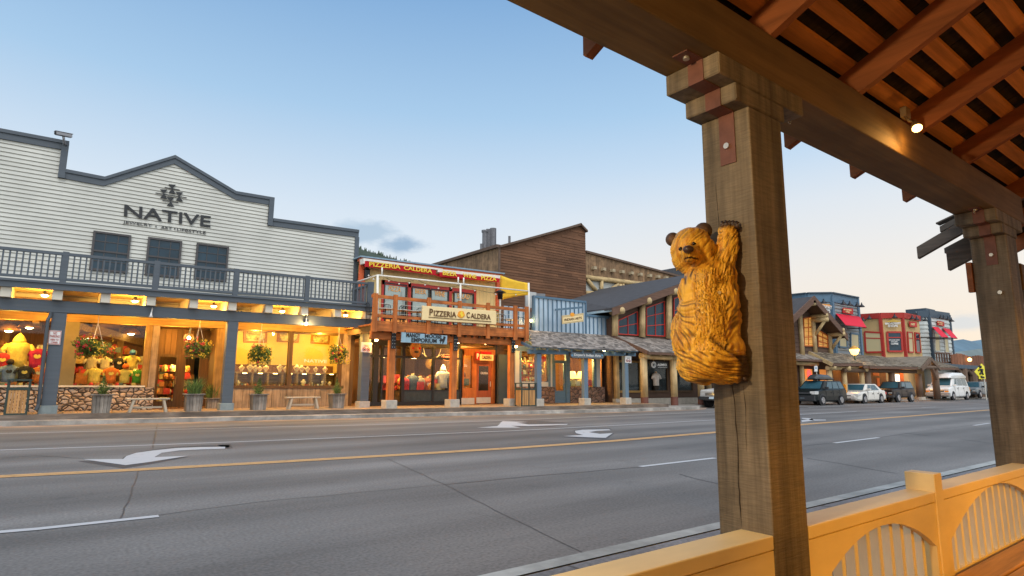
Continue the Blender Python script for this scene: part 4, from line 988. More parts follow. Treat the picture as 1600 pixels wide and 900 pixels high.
m = MB(); slab(m, [(563, 404), (571, 405), (569, 480), (558, 478)], YP-.1, .1); fin('corner_trim', m, orange_trim, pz); m = MB(); slab(m, [(776, 440), (782, 441), (782, 486), (776, 486)], YP-.1, .1); fin('corner_trim', m, orange_trim, pz)
# window band
def wframe(parent, px, Y, t=.1, fm=red_trim, gm=None, mull=0, pm=None, transom=None):
    a, b2, c, d = [PY(x, y, Y) for x, y in px]
    w_ = None
    g_ = MB().prism([a+v(.02, .0, -.02), b2+v(-.02, 0, -.02), c+v(-.02, 0, .02), d+v(.02, 0, .02)], (0, .01, 0)); w_ = fin('window', g_, gm or win_dark, parent)
    f = MB()
    def edge(p, q2, inn): f.prism([p, q2, q2+inn[1], p+inn[0]], (0, -.06, 0))
    edge(a, b2, (v(t, 0, -t), v(-t, 0, -t))); edge(d, c, (v(t, 0, t), v(-t, 0, t))); edge(a, d, (v(t, 0, -t), v(t, 0, t))); edge(b2, c, (v(-t, 0, -t), v(-t, 0, t)))
    for i in range(1, mull+1):
        u = i/(mull+1); p, q2 = a.lerp(b2, u), d.lerp(c, u); f.prism([p+v(-t*.35, 0, -t), p+v(t*.35, 0, -t), q2+v(t*.35, 0, t), q2+v(-t*.35, 0, t)], (0, -.045, 0))
    if transom is not None:
        p, q2 = a.lerp(d, transom), b2.lerp(c, transom); f.prism([p+v(t, 0, t*.3), q2+v(-t, 0, t*.3), q2+v(-t, 0, -t*.3), p+v(t, 0, -t*.3)], (0, -.05, 0))
    fin('frame', f, fm, w_); return w_
sky_glass = mat('reflecting_glass', (.30, .36, .34), .06, .1, 2, bump=0, spec=.6, metal=.35)
m = MB(); slab(m, [(597, 437), (743, 453.5), (743, 461), (597, 444)], YP-.08, .08)
for x in (597, 638, 702, 740):
    slab(m, [(x, 437+(x-597)*.115), (x+4.5, 437.5+(x-597)*.115), (x+3.5, 520), (x-1, 520)], YP-.08, .08)
fin('window_trim', m, red_trim, pz)
for px in (((600, 441), (635.5, 445.5), (634, 500), (597.5, 498)), ((643, 447), (671, 450.5), (670, 505), (641.5, 503)), ((672.5, 451), (701, 454), (700, 508), (671.5, 505)), ((708.5, 455), (740, 459), (739, 510), (707, 508))):
    wframe(pz, px, YP-.04, .05, blackm, sky_glass)
wm = mat('window_letter_orange', (.75, .40, .14), .6, .05, 4, bump=0)
for s, p in (('PIZZA', ((607, 454), (626, 456.5), (627, 449), (608, 446.5))), ('BEER', ((649, 458), (666, 460), (666, 453), (649, 451))), ('WINE', ((679, 462), (695, 464), (695.5, 456), (679.5, 454))), ('SALAD', ((714, 466), (733, 468), (734, 460), (714.5, 458)))):
    text('lettering', s, qd(*p, Y=YP-.06), wm, pz, .006, .015)
fin('rear_door_light', MB().box(PY(596, 480, YP).x, PY(740, 480, YP).x, YP-.03, YP-.02, 3.5, 4.15), emis('low_window_glow', (.9, .42, .1), .35), pz)
# awning: cassette + valance lettering
aw = thing('awning', 'rolled up red awning with yellow PIZZERIA CALDERA BEER WINE PIZZA lettering', 'awning', PY(675, 425, YP-.4))
Ya = YP-.45
m = MB(); slab(m, [(567.5, 403.2), (692, 420.0), (692, 422.6), (568.5, 407.0)], Ya, .4); slab(m, [(568, 405), (572, 405.5), (571.5, 412), (568, 411.5)], Ya-.02, .4); slab(m, [(684, 420), (781.5, 430.5), (781.5, 435.5), (684, 425)], Ya, .4); fin('cassette', m, pipe_w, aw)
m = MB(); slab(m, [(570, 407.7), (681, 422.5), (681, 430), (570, 416.5)], Ya-.02, .03); slab(m, [(687, 425), (781, 435), (780.5, 441), (687, 432)], Ya-.02, .03)
slab(m, [(672, 427), (690, 429), (725, 433), (722, 438), (712, 436), (690, 434)], Ya+.1, .02); fin('valance', m, valance, aw)
z7 = lambda x, y: (550+x/5.293, 380+y/5.293)
for s, p in (('PIZZERIA', ((142, 190), (400, 215), (400, 178), (142, 152))), ('CALDERA', ((428, 218), (662, 250), (662, 213), (428, 187))), ('BEER', ((750, 262), (868, 275), (868, 240), (750, 227))), ('WINE', ((918, 282), (1028, 294), (1028, 261), (918, 248))), ('PIZZA', ((1068, 302), (1194, 314), (1194, 281), (1068, 267)))):
    text('lettering', s, [PY(*z7(*q_), Ya-.05) for q_ in p], yel_let, aw, .01, .018)
# pipe frame, string bulbs, sail
pf = thing('pipe_frame', 'white pipe frame with string lights standing over the pizzeria deck', 'frame', PY(719, 510, YD))
m = MB(); Yf = YD+.12
A, B = PY(590, 430, Yf), PY(826, 455, Yf)
m.tube([A, B], .035, 8); m.tube([A, PY(590, 509, Yf)], .05, 8); m.tube([PY(719.5, 443.5, Yf), PY(719.5, 484, Yf)], .045, 8); m.tube([PY(826, 442, Yf), PY(827, 512, Yf)], .045, 8)
for x, y in ((597, 418), (716, 433), (724.5, 434)): m.tube([PY(x, y, Yf), PY(x, y+12, Yf)], .035, 8)
m.tube([A, v(A.x, YP, A.z)], .03, 6); m.tube([B, v(B.x, YP-.2, B.z+.3)], .03, 6)
fin('pipes', m, pipe_w, pf, smooth=True)
m = MB(); rr = random.Random(5); pts_b = []
for (x0_, y0_, x1_, y1_) in ((571, 421, 597, 430), (597, 430, 650, 436), (650, 436, 719, 445), (719, 445, 826, 456)):
    a, b2 = PY(x0_, y0_, Yf+.1), PY(x1_, y1_, Yf+.1); pp = []
    for i in range(11):
        u = i/10; p = a.lerp(b2, u)-v(0, 0, .22*4*u*(1-u)); pp.append(p)
        if i in (2, 5, 8): pts_b.append(p)
    m.tube(pp, .008, 5)
fin('cable', m, blackm, pf)
m = MB()
for p in pts_b: m.ball(p-v(0, 0, .06), .035, n=8, m=6)
fin('bulb', m, sign_white, pf, smooth=True)
sa = MB(); P4 = [PY(782, 430, YP-.6), PY(826, 442.5, Yf), PY(825, 461, Yf), PY(780, 470, YP-.6)]
n = 8; vs = []
for i in range(n+1):
    for j in range(n+1):
        u, t_ = i/n, j/n; p = (P4[0]*(1-u)+P4[1]*u)*(1-t_)+(P4[3]*(1-u)+P4[2]*u)*t_
        sag = .35*math.sin(math.pi*u)*math.sin(math.pi*t_)
        p = p+v(0, .5*sag, -(.05*math.sin(math.pi*u))*(1-2*t_)); vs.append(p)
sa.add(vs, [(i*(n+1)+j, (i+1)*(n+1)+j, (i+1)*(n+1)+j+1, i*(n+1)+j+1) for i in range(n) for j in range(n)])
so = one('shade_sail', sa, sail_m, 'yellow canvas shade sail stretched at the right end of the pizzeria deck', 'shade sail', PY(800, 450, Yf), smooth=True)
so.modifiers.new('thick', 'SOLIDIFY').thickness = .01
# deck
def tri_px(a, b2, Y): return PY(*a, Y), PY(*b2, Y)
m = MB(); A, B = PY(581.5, 503, YD), PY(826.5, 516.5, YD)
def hz(mb, A, B, h, t, mi=0): return mb.hexa([A+v(0, 0, -h), B+v(0, 0, -h), B+v(0, t, -h), A+v(0, t, -h), A, B, B+v(0, t, 0), A+v(0, t, 0)], mi)
hz(m, A, B, .34, .12); hz(m, A+v(.05, .12, -.04), B+v(-.05, .12, -.04), .06, YP-YD-.1)
fin('deck', m, cedar, pz)
m = MB(); hz(m, PY(581, 516, YD+.25), PY(821, 529, YD+.25), .34, .22); fin('beam', m, cedar, pz, bevel=.012)
m = MB()
for i in range(22):
    X = A.x+.2+(B.x-A.x-.4)*i/21; m.box(X-.03, X+.03, YD+.13, YP, A.z-.36, A.z-.1)
fin('deck_joist_row', m, brown_dk, pz)
rl = MB(); hz(rl, PY(582, 459.5, YD), PY(826, 483, YD), .13, .09); fin('top_rail', rl, cedar, pz)
rl = MB(); hz(rl, PY(589, 490.5, YD), PY(826, 508, YD), .12, .07); hz(rl, PY(582, 500.5, YD+.02), PY(826, 514.5, YD+.02), .05, .06); fin('mid_rail', rl, cedar, pz)
m = MB()
for i in range(4):
    hz(m, PY(583, 465+i*7.5, YD+.04), PY(826, 488+i*6, YD+.04), .012, .012)
fin('cable_rails', m, steel, pz)
for x, y in ((587.5, 458), (619, 460.5), (671, 465), (719, 470), (763.5, 473), (806, 477.5), (823.5, 479)):
    P_ = PY(x, y, YD-.05); wd = .2 if x > 800 or x < 600 else .17
    fin('rail_post', MB().box(P_.x-wd/2, P_.x+wd/2, YD-.06, YD+.02, A.z-.38, P_.z), cedar_z, pz)
for x0_, x1_, yb in ((599, 616, 640), (697.5, 715.5, 638), (791, 805.5, 636)):
    Yp_ = YD+.3; X = (PY(x0_, yb, Yp_).x+PY(x1_, yb, Yp_).x)/2+.06; zt_ = PY(X*0+x0_, 516+(x0_-583)*.052, YD+.25).z-.35
    fin('post', MB().box(X-.13, X+.13, Yp_-.02, Yp_+.2, .62, zt_), cedar_z, pz, bevel=.01)
    fin('footing', MB().box(X-.24, X+.24, Yp_-.13, Yp_+.35, .28, .62), concrete_light, pz, bevel=.015)
    br = MB(); br.box(X-.1, X+.1, Yp_-.09, Yp_-.055, zt_-.35, zt_+.33); b_ = fin('bracket', br, blackm, pz)
    m = MB()
    for i in range(5):
        for s in (-.05, .05): m.box(X+s-.012, X+s+.012, Yp_-.1, Yp_-.089, zt_-.3+i*.14, zt_-.276+i*.14)
    fin('bolt', m, steel, b_)
# big sign on the rail
z13 = lambda x, y: (660+x/13.333, 470+y/13.333)
cs = thing('shop_sign', 'cream PIZZERIA CALDERA board sign with orange emblem on the cedar deck rail', 'sign', PY(717, 490, YD-.15))
m = MB(); slab(m, [(660.5, 477.5), (775.5, 486), (775.5, 507), (659.5, 499.8)], YD-.17, .08); fin('panel', m, mat('sign_cream', (.86, .66, .34), .6, .04, 4, bump=.05), cs, bevel=.01)
bl = mat('letter_brown', (.12, .05, .012), .6, .1, 6, bump=0); Ys = YD-.185
for s, p in (('P', ((145, 303), (222, 310), (222, 170), (148, 160))), ('IZZERIA', ((238, 318), (705, 348), (705, 232), (240, 200))), ('C', ((918, 355), (985, 362), (990, 240), (920, 230))), ('ALDERA', ((1003, 362), (1420, 398), (1420, 290), (1005, 258)))):
    text('lettering', s, [PY(*z13(*q_), Ys) for q_ in p], bl, cs, .012, .016)
m = MB(); slab(m, [z13(130, 333), z13(1437, 428), z13(1437, 440), z13(130, 343)], Ys-.012, .015); fin('underline', m, bl, cs)
m = MB(); slab(m, [z13(810+72*math.cos(a)*(1+.12*math.sin(5*a)), 283+74*math.sin(a)) for a in [i*math.pi/10 for i in range(20)]], Ys-.012, .015); em = fin('emblem', m, mat('sign_orange', (.85, .33, .02), .6, .2, 8, bump=0), cs)
m = MB(); slab(m, [z13(*q_) for q_ in ((800, 300), (780, 260), (805, 235), (815, 200), (840, 240), (835, 275), (870, 290), (820, 350))], Ys-.016, .003); fin('flame', m, yel_let, em)
# blue shop sign
z9 = z7
bs = thing('shop_sign', 'pale blue MANGY MOOSE EMPORIUM board hanging under the cedar deck', 'sign', PY(663, 530, YD-.05)); Ym = YD-.09
m = MB(); slab(m, [(627.8, 519), (698.8, 524.5), (698.4, 538), (627, 534.7)], Ym, .05); fin('panel', m, mat('sign_pale_blue', (.28, .42, .50), .6, .1, 4, bump=.1), bs)
for s, p in (('MANGY', ((448, 779-3), (565, 783), (566, 748), (450, 741-3))), ('MOOSE', ((602, 783), (742, 790), (742, 756), (604, 750))), ('EMPORIUM', ((490, 817), (700, 825), (700, 791), (492, 782)))):
    text('lettering', s, [PY(*z9(*q_), Ym-.012) for q_ in p], sign_black, bs, .01, .025)
m = MB(); slab(m, [z9(*q_) for q_ in ((722, 806), (730, 792), (752, 792), (758, 780), (752, 770), (760, 772), (770, 770), (776, 778), (772, 788), (768, 800), (764, 812), (752, 832), (747, 832), (750, 812), (738, 812), (733, 830), (728, 830), (730, 812))], Ym-.012, .01); fin('emblem', m, sign_black, bs)
m = MB(); [m.tube([PY(x, 516, Ym+.02), PY(x, 521, Ym+.02)], .02, 6) for x in (633, 692)]; fin('hanger', m, blackm, bs)
# lower front: black framed glass, cedar entry
zfl = .3
def ry(px, Y=YP): return PY(px, 600, Y).x
m = MB(); x0_, x1_ = xl, ry(718)
zt_ = 3.3
m.box(x0_, x1_, YP-.02, YP+.1, 2.95, zt_+.3); m.box(x0_, x1_, YP-.04, YP+.1, zfl, zfl+.16); m.box(x0_, x1_, YP-.04, YP+.08, 2.42, 2.52)
for px, wd in ((566, .1), (586, .22), (596, .08), (611, .1), (629, .14), (676.5, .1), (720, .14)): m.box(ry(px)-wd/2, ry(px)+wd/2, YP-.05, YP+.12, zfl+.161, 2.949)
m.box(ry(631), ry(718), YP-.03, YP+.08, .93, .99)
fin('shop_front_frame', m, blackm, pz)
fin('window', MB().box(xl, ry(718), YP+.04, YP+.05, zfl+.16, 2.95), glass, pz)
fin('stall_riser', MB().box(ry(631), ry(718), YP-.01, YP+.03, zfl+.17, .929), mat('navy_riser', (.03, .045, .055), .6, .3, 6, bump=0), pz)
text('transom_lettering', 'CLOTHING GIFTS', [PY(x, y, YP+.035) for x, y in ((582, 546), (606, 547), (606, 541), (582, 540))], mat('gilt_letter', (.5, .33, .1), .5, .1, 5, bump=0), pz, .004, .02) if False else None
m = MB()
ex0, ex1 = ry(720.5), ry(772.5)
m.box(ex0, ex0+.12, YP-.05, YP+.1, zfl, 2.9); m.box(ex0, ex1, YP-.05, YP+.1, 2.65, 2.98); m.box(ex1-.22, ex1, YP-.06, YP+.1, zfl, 2.65); m.box(ry(741)-.14, ry(741)+.1, YP-.05, YP+.1, zfl, 2.65)
m.box(ex0+.12, ry(741)-.14, YP-.04, YP+.08, zfl+.3, 1.08); m.box(ry(741)+.1, ex1-.22, YP-.05, YP+.09, 2.3, 2.649)
fin('entry_surround', m, cedar_z, pz)
fin('kick_plate', MB().box(ex0, ry(741)-.01, YP-.055, YP+.1, zfl, zfl+.3), mat('steel_plate', (.5, .48, .44), .5, .1, 4, bump=0), pz)
fin('window', MB().box(ex0+.12, ry(741)-.14, YP+.02, YP+.03, 1.08, 2.65), glass, pz)
dx0, dx1 = ry(741)+.1, ex1-.22
m = MB(); m.box(dx0, dx0+.14, YP-.02, YP+.04, zfl+.02, 2.3); m.box(dx1-.14, dx1, YP-.02, YP+.04, zfl+.02, 2.3); m.box(dx0+.14, dx1-.14, YP-.02, YP+.04, 2.16, 2.3); m.box(dx0+.14, dx1-.14, YP-.02, YP+.04, zfl+.02, .95)
dr = fin('door', m, wood('door_red_wood', (.32, .08, .03), 'z', bump=.2), pz)
fin('kick_plate', MB().box(dx0+.02, dx1-.02, YP-.03, YP-.021, zfl+.04, zfl+.32), MATS['steel_plate'], dr)
fin('pane', MB().box(dx0+.14, dx1-.14, YP, YP+.01, .95, 2.16), glass, dr)
fin('handle', MB().tube([(dx1-.08, YP-.07, 1.15), (dx1-.08, YP-.07, 1.4)], .02, 8), steel, dr)
text('lettering', 'CALDERA', [PY(x, y, YP-.004) for x, y in ((751, 584.5), (762.5, 585), (762.5, 581.5), (751, 581))], sign_white, dr, .003, .02)
text('lettering', 'CALDERA', [PY(x, y, YP+.018) for x, y in ((720.8, 573), (730, 573.5), (730, 569.5), (720.8, 569))], sign_white, pz, .003, .02)
cn = thing('shop_sign', 'small cream CALDERA sign with red panel over the pizzeria entry door', 'sign', PY(758, 557, YP-.3))
m = MB(); slab(m, [(750, 553.5), (771, 554.5), (771, 563.5), (750, 563)], YP-.35, .05); fin('panel', m, MATS['sign_cream'], cn)
m = MB(); slab(m, [(743.5, 549.5), (750, 550), (750, 562.5), (743.8, 562.3)], YP-.33, .04); slab(m, [(751.5, 549), (768, 550.3), (768, 553.8), (751.5, 553)], YP-.3, .04); pr = fin('red_panel', m, redp if False else valance, cn)
text('lettering', 'CALDERA', [PY(x, y, YP-.36) for x, y in ((753, 561), (768.5, 561.7), (768.5, 556), (753, 555.3))], bl, cn, .006, .03)
text('lettering', 'P', [PY(x, y, YP-.34) for x, y in ((745, 560.5), (748.5, 560.7), (748.7, 552.5), (745, 552.3))], sign_white, cn, .006, .03)
# side wall to the passage, teal panel
fin('side_wall', MB().box(ex1, ex1+.1, YP-.05, YP+4, zfl, 3.3), blackm, pz)
m = MB(); m.box(ry(779, 24.6), ry(793, 24.6), 24.6, 24.75, zfl, 2.75); fin('teal_panel', m, mat('teal_panel', (.045, .065, .075), .6, .1, 3, bump=0), pz)
m = MB(); m.box(ex1+.1, ex1+1.6, YP+.1, YP+.2, zfl, 3.4); fin('passage_wall', m, brown_dk, pz)
# interior
m = MB(); m.box(xl, ry(720), YP+4.6, YP+4.7, zfl, 3.3); m.box(xl, ex1, YP+.1, YP+4.7, zfl-.03, zfl+.01); m.box(xl, ex1, YP+.12, YP+4.7, 3.12, 3.2); m.box(ry(720)-.05, ry(720)+.05, YP+.13, YP+4.7, zfl, 3.12); fin('interior_wall', m, wood('souvenir_wall', (.22, .11, .04), 'z', bump=.2), pz)
m = MB(); m.box(ry(720), ex1, YP+2.2, YP+2.3, zfl, 3.3); fin('entry_back_wall', m, mat('entry_plaster', (.6, .28, .07), .9, .3, 2, bump=0), pz)
for px in (600, 650, 700): pt('shop_light', (ry(px), YP+.3, 2.4), 150, (1, .6, .2), .1, pz)
pt('shop_light', (ry(745), YP+1.2, 2.6), 120, (1, .52, .12), .1, pz)
fin('display_platform', MB().box(ry(631), ry(718), YP+.15, YP+.9, zfl, .95), brown_dk, pz)
m = MB()
for i in range(10): m.box(ry(636)+i*.55, ry(636)+i*.55+.4, YP+4.0, YP+4.5, zfl, 1.2+.8*random.random())
fin('shelving', m, honey, pz)
# bulbs under the deck
def bulb_lamp(px, py, Y, label, group, e=14, r=.07):
    p = PY(px, py, Y); t = thing('porch_light', label, 'porch light', p, group)
    fin('socket', MB().tube([p+v(0, 0, .2), p+v(0, 0, .05)], .04, 8), blackm, t); fin('bulb', MB().ball(p, r), bulb, t, smooth=True)
    pt('light', p+v(0, -.12, -.05), e, (1, .48, .09), .06, t)
for px, py, lb in ((588, 531, 'lit bulb lamp at the left end under the cedar deck'), (595.5, 528, 'lit bulb lamp beside the left cedar post bracket'), (716, 534.5, 'lit bulb lamp right of the middle cedar post'), (758.5, 536, 'lit bulb lamp above the pizzeria entry door'), (806, 541, 'lit bulb lamp right of the last cedar post')):
    bulb_lamp(px, py, YD+1.5, lb, 'bulb lamps under the cedar deck', 110)
# deck furniture: chairs and tables, dark metal
def deck_table(x, y, z, label):
    t = thing('cafe_table', label, 'table', (x, y, z), 'metal cafe tables on the pizzeria deck')
    fin('top', MB().lathe((x, y, z+.72), [(.38, 0), (.38, .03)], 16), steel, t); fin('leg', MB().tube([(x, y, z), (x, y, z+.72)], .03, 8), blackm, t); fin('base', MB().lathe((x, y, z), [(.24, 0), (.22, .03)], 12), blackm, t)
def deck_chair(x, y, z, a, label):
    t = thing('cafe_chair', label, 'chair', (x, y, z), 'black metal chairs on the pizzeria deck'); c_, s_ = math.cos(a), math.sin(a)
    T = lambda u, w_, h: v(x+u*c_-w_*s_, y+u*s_+w_*c_, z+h)
    fin('seat', MB().prism([T(-.2, -.2, .44), T(.2, -.2, .44), T(.2, .2, .44), T(-.2, .2, .44)], (0, 0, .025)), blackm, t)
    for u, w_ in ((-.19, -.19), (.19, -.19), (.19, .19), (-.19, .19)): fin('leg', MB().tube([T(u, w_, 0), T(u*.95, w_*.95, .44)], .014, 6), blackm, t)
    m = MB(); m.tube([T(-.19, .19, .44), T(-.2, .23, .85), T(-.1, .24, .92), T(.1, .24, .92), T(.2, .23, .85), T(.19, .19, .44)], .014, 6)
    for u in (-.1, 0, .1): m.tube([T(u, .2, .46), T(u, .235, .9)], .009, 5)
    fin('backrest', m, blackm, t)
zd = A.z-.04
for i, (px, lb) in enumerate(((604, 'round cafe table at the left end of the pizzeria deck'), (632, 'second round cafe table from the left behind the deck rail'), (655, 'round cafe table just left of the cream deck sign'), (800, 'round cafe table at the right end of the pizzeria deck'))):
    X = PY(px, 480, YD+1).x; deck_table(X, YD+1.1, zd, lb)
    side = ['left', 'right']
    for s in (0, 1):
        deck_chair(X+(-.62 if s == 0 else .62), YD+1.0+.1*s, zd, (math.pi/2 if s == 0 else -math.pi/2)+.3*i, f'black metal chair on the {side[s]} of the '+['leftmost deck table', 'second deck table from the left', 'table just left of the cream sign', 'rightmost deck table'][i])
for i, px in enumerate((682, 700, 735, 752)):
    deck_chair(PY(px, 480, YD+.8).x, YD+.8, zd, .4*i, 'black metal chair partly hidden by the cream deck sign, '+['first', 'second', 'third', 'fourth'][i]+' from its left end')
# patio heater at the right corner
p = PY(781, 515, YD+1.2); t = thing('patio_heater', 'slim steel patio heater beside the red corner of the pizzeria deck', 'patio heater', (p.x, p.y, zd))
fin('pole', MB().tube([(p.x, p.y, zd), (p.x, p.y, zd+1.7)], .05, 10), steel, t); fin('hood', MB().lathe((p.x, p.y, zd+1.7), [(.12, 0), (.14, .3), (.3, .34), (.05, .45)], 14), blackm, t, smooth=True)
# wall lantern and speaker at left
p = PY(573, 425, YP-.12); t = thing('wall_lantern', 'black lantern hanging under the left end of the red awning', 'lantern', p)
fin('frame', MB().box(p.x-.12, p.x+.12, p.y-.12, p.y+.1, p.z-.3, p.z+.1), blackm, t, bevel=.03); fin('cap', MB().lathe((p.x, p.y, p.z+.1), [(.16, 0), (.03, .14)], 8), blackm, t)
# wooden carved face under the sign, neon open sign, mounted heads
p = PY(649.5, 546, YP-.25); t = thing('carved_mask', 'round carved wooden face hanging over the souvenir shop window', 'wall carving', p)
m = MB(); m.lathe(p, [(.02, -.10), (.2, -.06), (.30, 0), (.28, .05), (.02, .06)], 20, axis='y', sy=1.3); 
fin('face', m, mat('carved_wood', (.30, .13, .04), .6, .3, 6, bump=.5), t, smooth=True)
fin('mouth', MB().ball(p+v(0, -.09, -.12), .12, .03, .05), sign_black, t, smooth=True)
for s in (-.17, .17): fin('cheek', MB().ball(p+v(s, -.08, .05), .06, .03, .05), valance, t, smooth=True)
p = PY(698.5, 558.5, YP-.0); t = thing('neon_sign', 'oval red OPEN neon sign in the souvenir shop window', 'neon sign', p)
m = MB(); m.lathe(p+v(0, .02, 0), [(.0, 0), (.33, 0), (.33, .02), (.0, .02)], 20, axis='y', sy=.5); fin('plate', m, blackm, t)
text('lettering', 'OPEN', [p+v(-.23, -.0, -.07), p+v(.23, 0, -.07), p+v(.23, 0, .07), p+v(-.23, 0, .07)], emis('neon_red', (1, .16, .05), 4), t, .01, .03)
m = MB(); m.tube([p+v(.3*math.cos(a), 0, .145*math.sin(a)) for a in [i*math.pi/10 for i in range(21)]], .01, 5); fin('tube', m, emis('neon_orange', (1, .4, .1), 1.5), t)

# ================================================================ brown theatre behind
YT = 34
bw_h = mat('brown_siding', (.145, .068, .034), .85, .25, 2, (.25, 1, 6), .3, island=.25, streak=.15)
bw_v = wood('brown_board_batten', (.24, .145, .075), 'z', bump=.4, island=.22, streak=.3)
th = thing('theatre_building', 'tall windowless brown timber building with a pitched parapet behind the pizzeria', 'building', (PY(850, 450, YT).x, YT, .1))
A, B, Cc, D = PY(779, 387, YT), PY(905, 352, YT), PY(914.5, 363, YT), PY(915, 460, YT)
def zroof(x):
    if x < B.x: return A.z+(B.z-A.z)*(x-A.x)/(B.x-A.x)
    return B.z+(Cc.z-B.z)*(x-B.x)/(Cc.x-B.x)
m = MB(); z = 2.0
while z < B.z:
    h = .2
    segs = 28
    for i in range(segs):
        x0_, x1_ = A.x+(Cc.x-A.x)*i/segs, A.x+(Cc.x-A.x)*(i+1)/segs; zz = min(zroof(x0_), zroof(x1_))
        if z < zz: m.hexa([(x0_, YT-.03, z), (x1_, YT-.03, z), (x1_, YT+.03, z), (x0_, YT+.03, z), (x0_, YT-.005, min(z+h, zroof(x0_))), (x1_, YT-.005, min(z+h, zroof(x1_))), (x1_, YT+.03, min(z+h, zroof(x1_))), (x0_, YT+.03, min(z+h, zroof(x0_)))])
    z += h
front = MB(); z = 2.0; rr = random.Random(11)
while z < B.z:
    X = A.x
    while X < Cc.x:
        L_ = rr.uniform(1.5, 4.5); x1_ = min(X+L_, Cc.x)
        a, b2 = zroof(X), zroof(x1_)
        t0, t1_ = min(z+.2, a), min(z+.2, b2)
        if t0 > z and t1_ > z:
            front.add([(X, YT-.03, z), (x1_-.01, YT-.03, z), (x1_-.01, YT-.004, t1_), (X, YT-.004, t0)], [(0, 1, 2, 3)]); front.add([(X, YT-.03, z), (x1_-.01, YT-.03, z), (x1_-.01, YT, z), (X, YT, z)], [(0, 1, 2, 3)])
        X = x1_
    z += .2
fin('front_siding', front, bw_h, th)
m = MB().prism([(A.x, YT, 0.2), (Cc.x, YT, .2), (Cc.x, YT, Cc.z), (B.x, YT, B.z-.02), (A.x, YT, A.z)], (0, 14, 0)); fin('building_core', m, bw_h, th)
m = MB()
for (p0, p1) in ((A, B), (B, Cc)):
    m.hexa([p0+v(-.02, -.25, -.02), p1+v(.06, -.25, -.02), p1+v(.06, 14, -.02), p0+v(-.02, 14, -.02), p0+v(-.02, -.25, .14), p1+v(.06, -.25, .14), p1+v(.06, 14, .14), p0+v(-.02, 14, .14)])
fin('roof_edge', m, mat('roof_edge_brown', (.13, .085, .06), .8, .2, 4, bump=.1), th)
fin('corner_board', MB().box(A.x-.02, A.x+.12, YT-.08, YT, .2, A.z), MATS['roof_edge_brown'], th)
# left side wall running back from the corner, with sloping top
Sx = PX(690, 413, A.x); 
side = MB(); yy = YT; 
while yy < Sx.y+2:
    f = lambda y_: A.z+(Sx.z-A.z)*(y_-YT)/(Sx.y-YT)
    side.hexa([(A.x-.03, yy, .2), (A.x+.03, yy, .2), (A.x+.03, yy+.28, .2), (A.x-.03, yy+.28, .2), (A.x-.03, yy, f(yy)), (A.x+.03, yy, f(yy)), (A.x+.03, yy+.28, f(yy+.28)), (A.x-.03, yy+.28, f(yy+.28))]); yy += .29
fin('side_siding', side, bw_v, th)
m = MB(); m.bar(A+v(-.05, -.1, .1), v(A.x-.05, Sx.y+2, f(Sx.y+2)+.1), .35, .22); fin('side_roof_edge', m, MATS['roof_edge_brown'], th)
# chimney pipes
pm = mat('flue_metal', (.16, .16, .17), .5, .2, 6, bump=0, metal=.5)
for i, (px, y0_, y1_, r_) in enumerate(((752.5, 381, 389, .12), (757.5, 361, 388, .20), (762, 358, 388, .12), (765, 358, 387, .10), (770.5, 357, 386, .26), (796, 369, 378, .10))):
    a, b2 = PY(px, y0_, YT+3), PY(px, y1_, YT+3); m = MB(); m.tube([b2-v(0, 0, 1.5), a], r_, 10)
    if i == 1: m.tube([a-v(0, 0, .1), a+v(0, 0, .05)], .26, 10)
    fin('flue', m, pm, th)
# long wing with log truss
E0, E1 = PY(914, 394, YT+.5), PY(1062, 433, YT+.5); slope = (E1.z-E0.z)/(E1.x-E0.x)
wing = thing('theatre_wing', 'long brown board wing with pale log truss band beside the windowless building', 'building', (E0.x+8, YT+.5, .1))
m = MB(); X = E0.x+.02; xe = E1.x+14; zb_ = PY(914, 430, YT+.5).z; zb2 = PY(1046, 457, YT+.5).z
while X < xe:
    zt0, zt1 = E0.z+slope*(X-E0.x), E0.z+slope*(X+.3-E0.x); zbx = zb_+(zb2-zb_)*(X-E0.x)/(PY(1046, 457, YT+.5).x-E0.x)
    m.hexa([(X, YT+.45, zbx), (X+.29, YT+.45, zbx), (X+.29, YT+.55, zbx), (X, YT+.55, zbx), (X, YT+.45, zt0), (X+.29, YT+.45, zt1), (X+.29, YT+.55, zt1), (X, YT+.55, zt0)]); X += .3
fin('upper_siding', m, bw_v, wing)
m = MB(); a = v(E0.x, YT+.4, E0.z); b2 = v(xe, YT+.4, E0.z+slope*(xe-E0.x)); m.hexa([a+v(0, -.1, -.05), b2+v(0, -.1, -.05), b2+v(0, 12, -.05), a+v(0, 12, -.05), a+v(0, -.1, .12), b2+v(0, -.1, .12), b2+v(0, 12, .12), a+v(0, 12, .12)]); fin('roof_edge', m, MATS['roof_edge_brown'], wing)
fin('stucco_wall', MB().box(E0.x+.05, xe, YT+.7, YT+.9, 4, zb_+.3), mat('pale_stucco', (.50, .52, .50), .9, .06, 2, bump=.05), wing)
log = wood('peeled_log', (.52, .38, .19), 'x', bump=.25, streak=.2)
logz = wood('peeled_log_post', (.50, .36, .18), 'z', bump=.25, streak=.2)
m = MB()
def lg(a, b2, r_): m.tube([PY(*a, YT+.5), PY(*b2, YT+.5)], r_, 10)
lg((914, 433), (1046, 449), .2); lg((914, 458), (985, 462), .2); lg((917, 436), (934, 457), .16); lg((940, 437), (940, 458), .16); lg((966, 444), (945, 459), .14); lg((969, 444), (969, 458), .16); lg((972, 444), (982, 455), .14); lg((998, 447), (998, 455), .14)
fin('log_truss', m, log, wing, smooth=True)
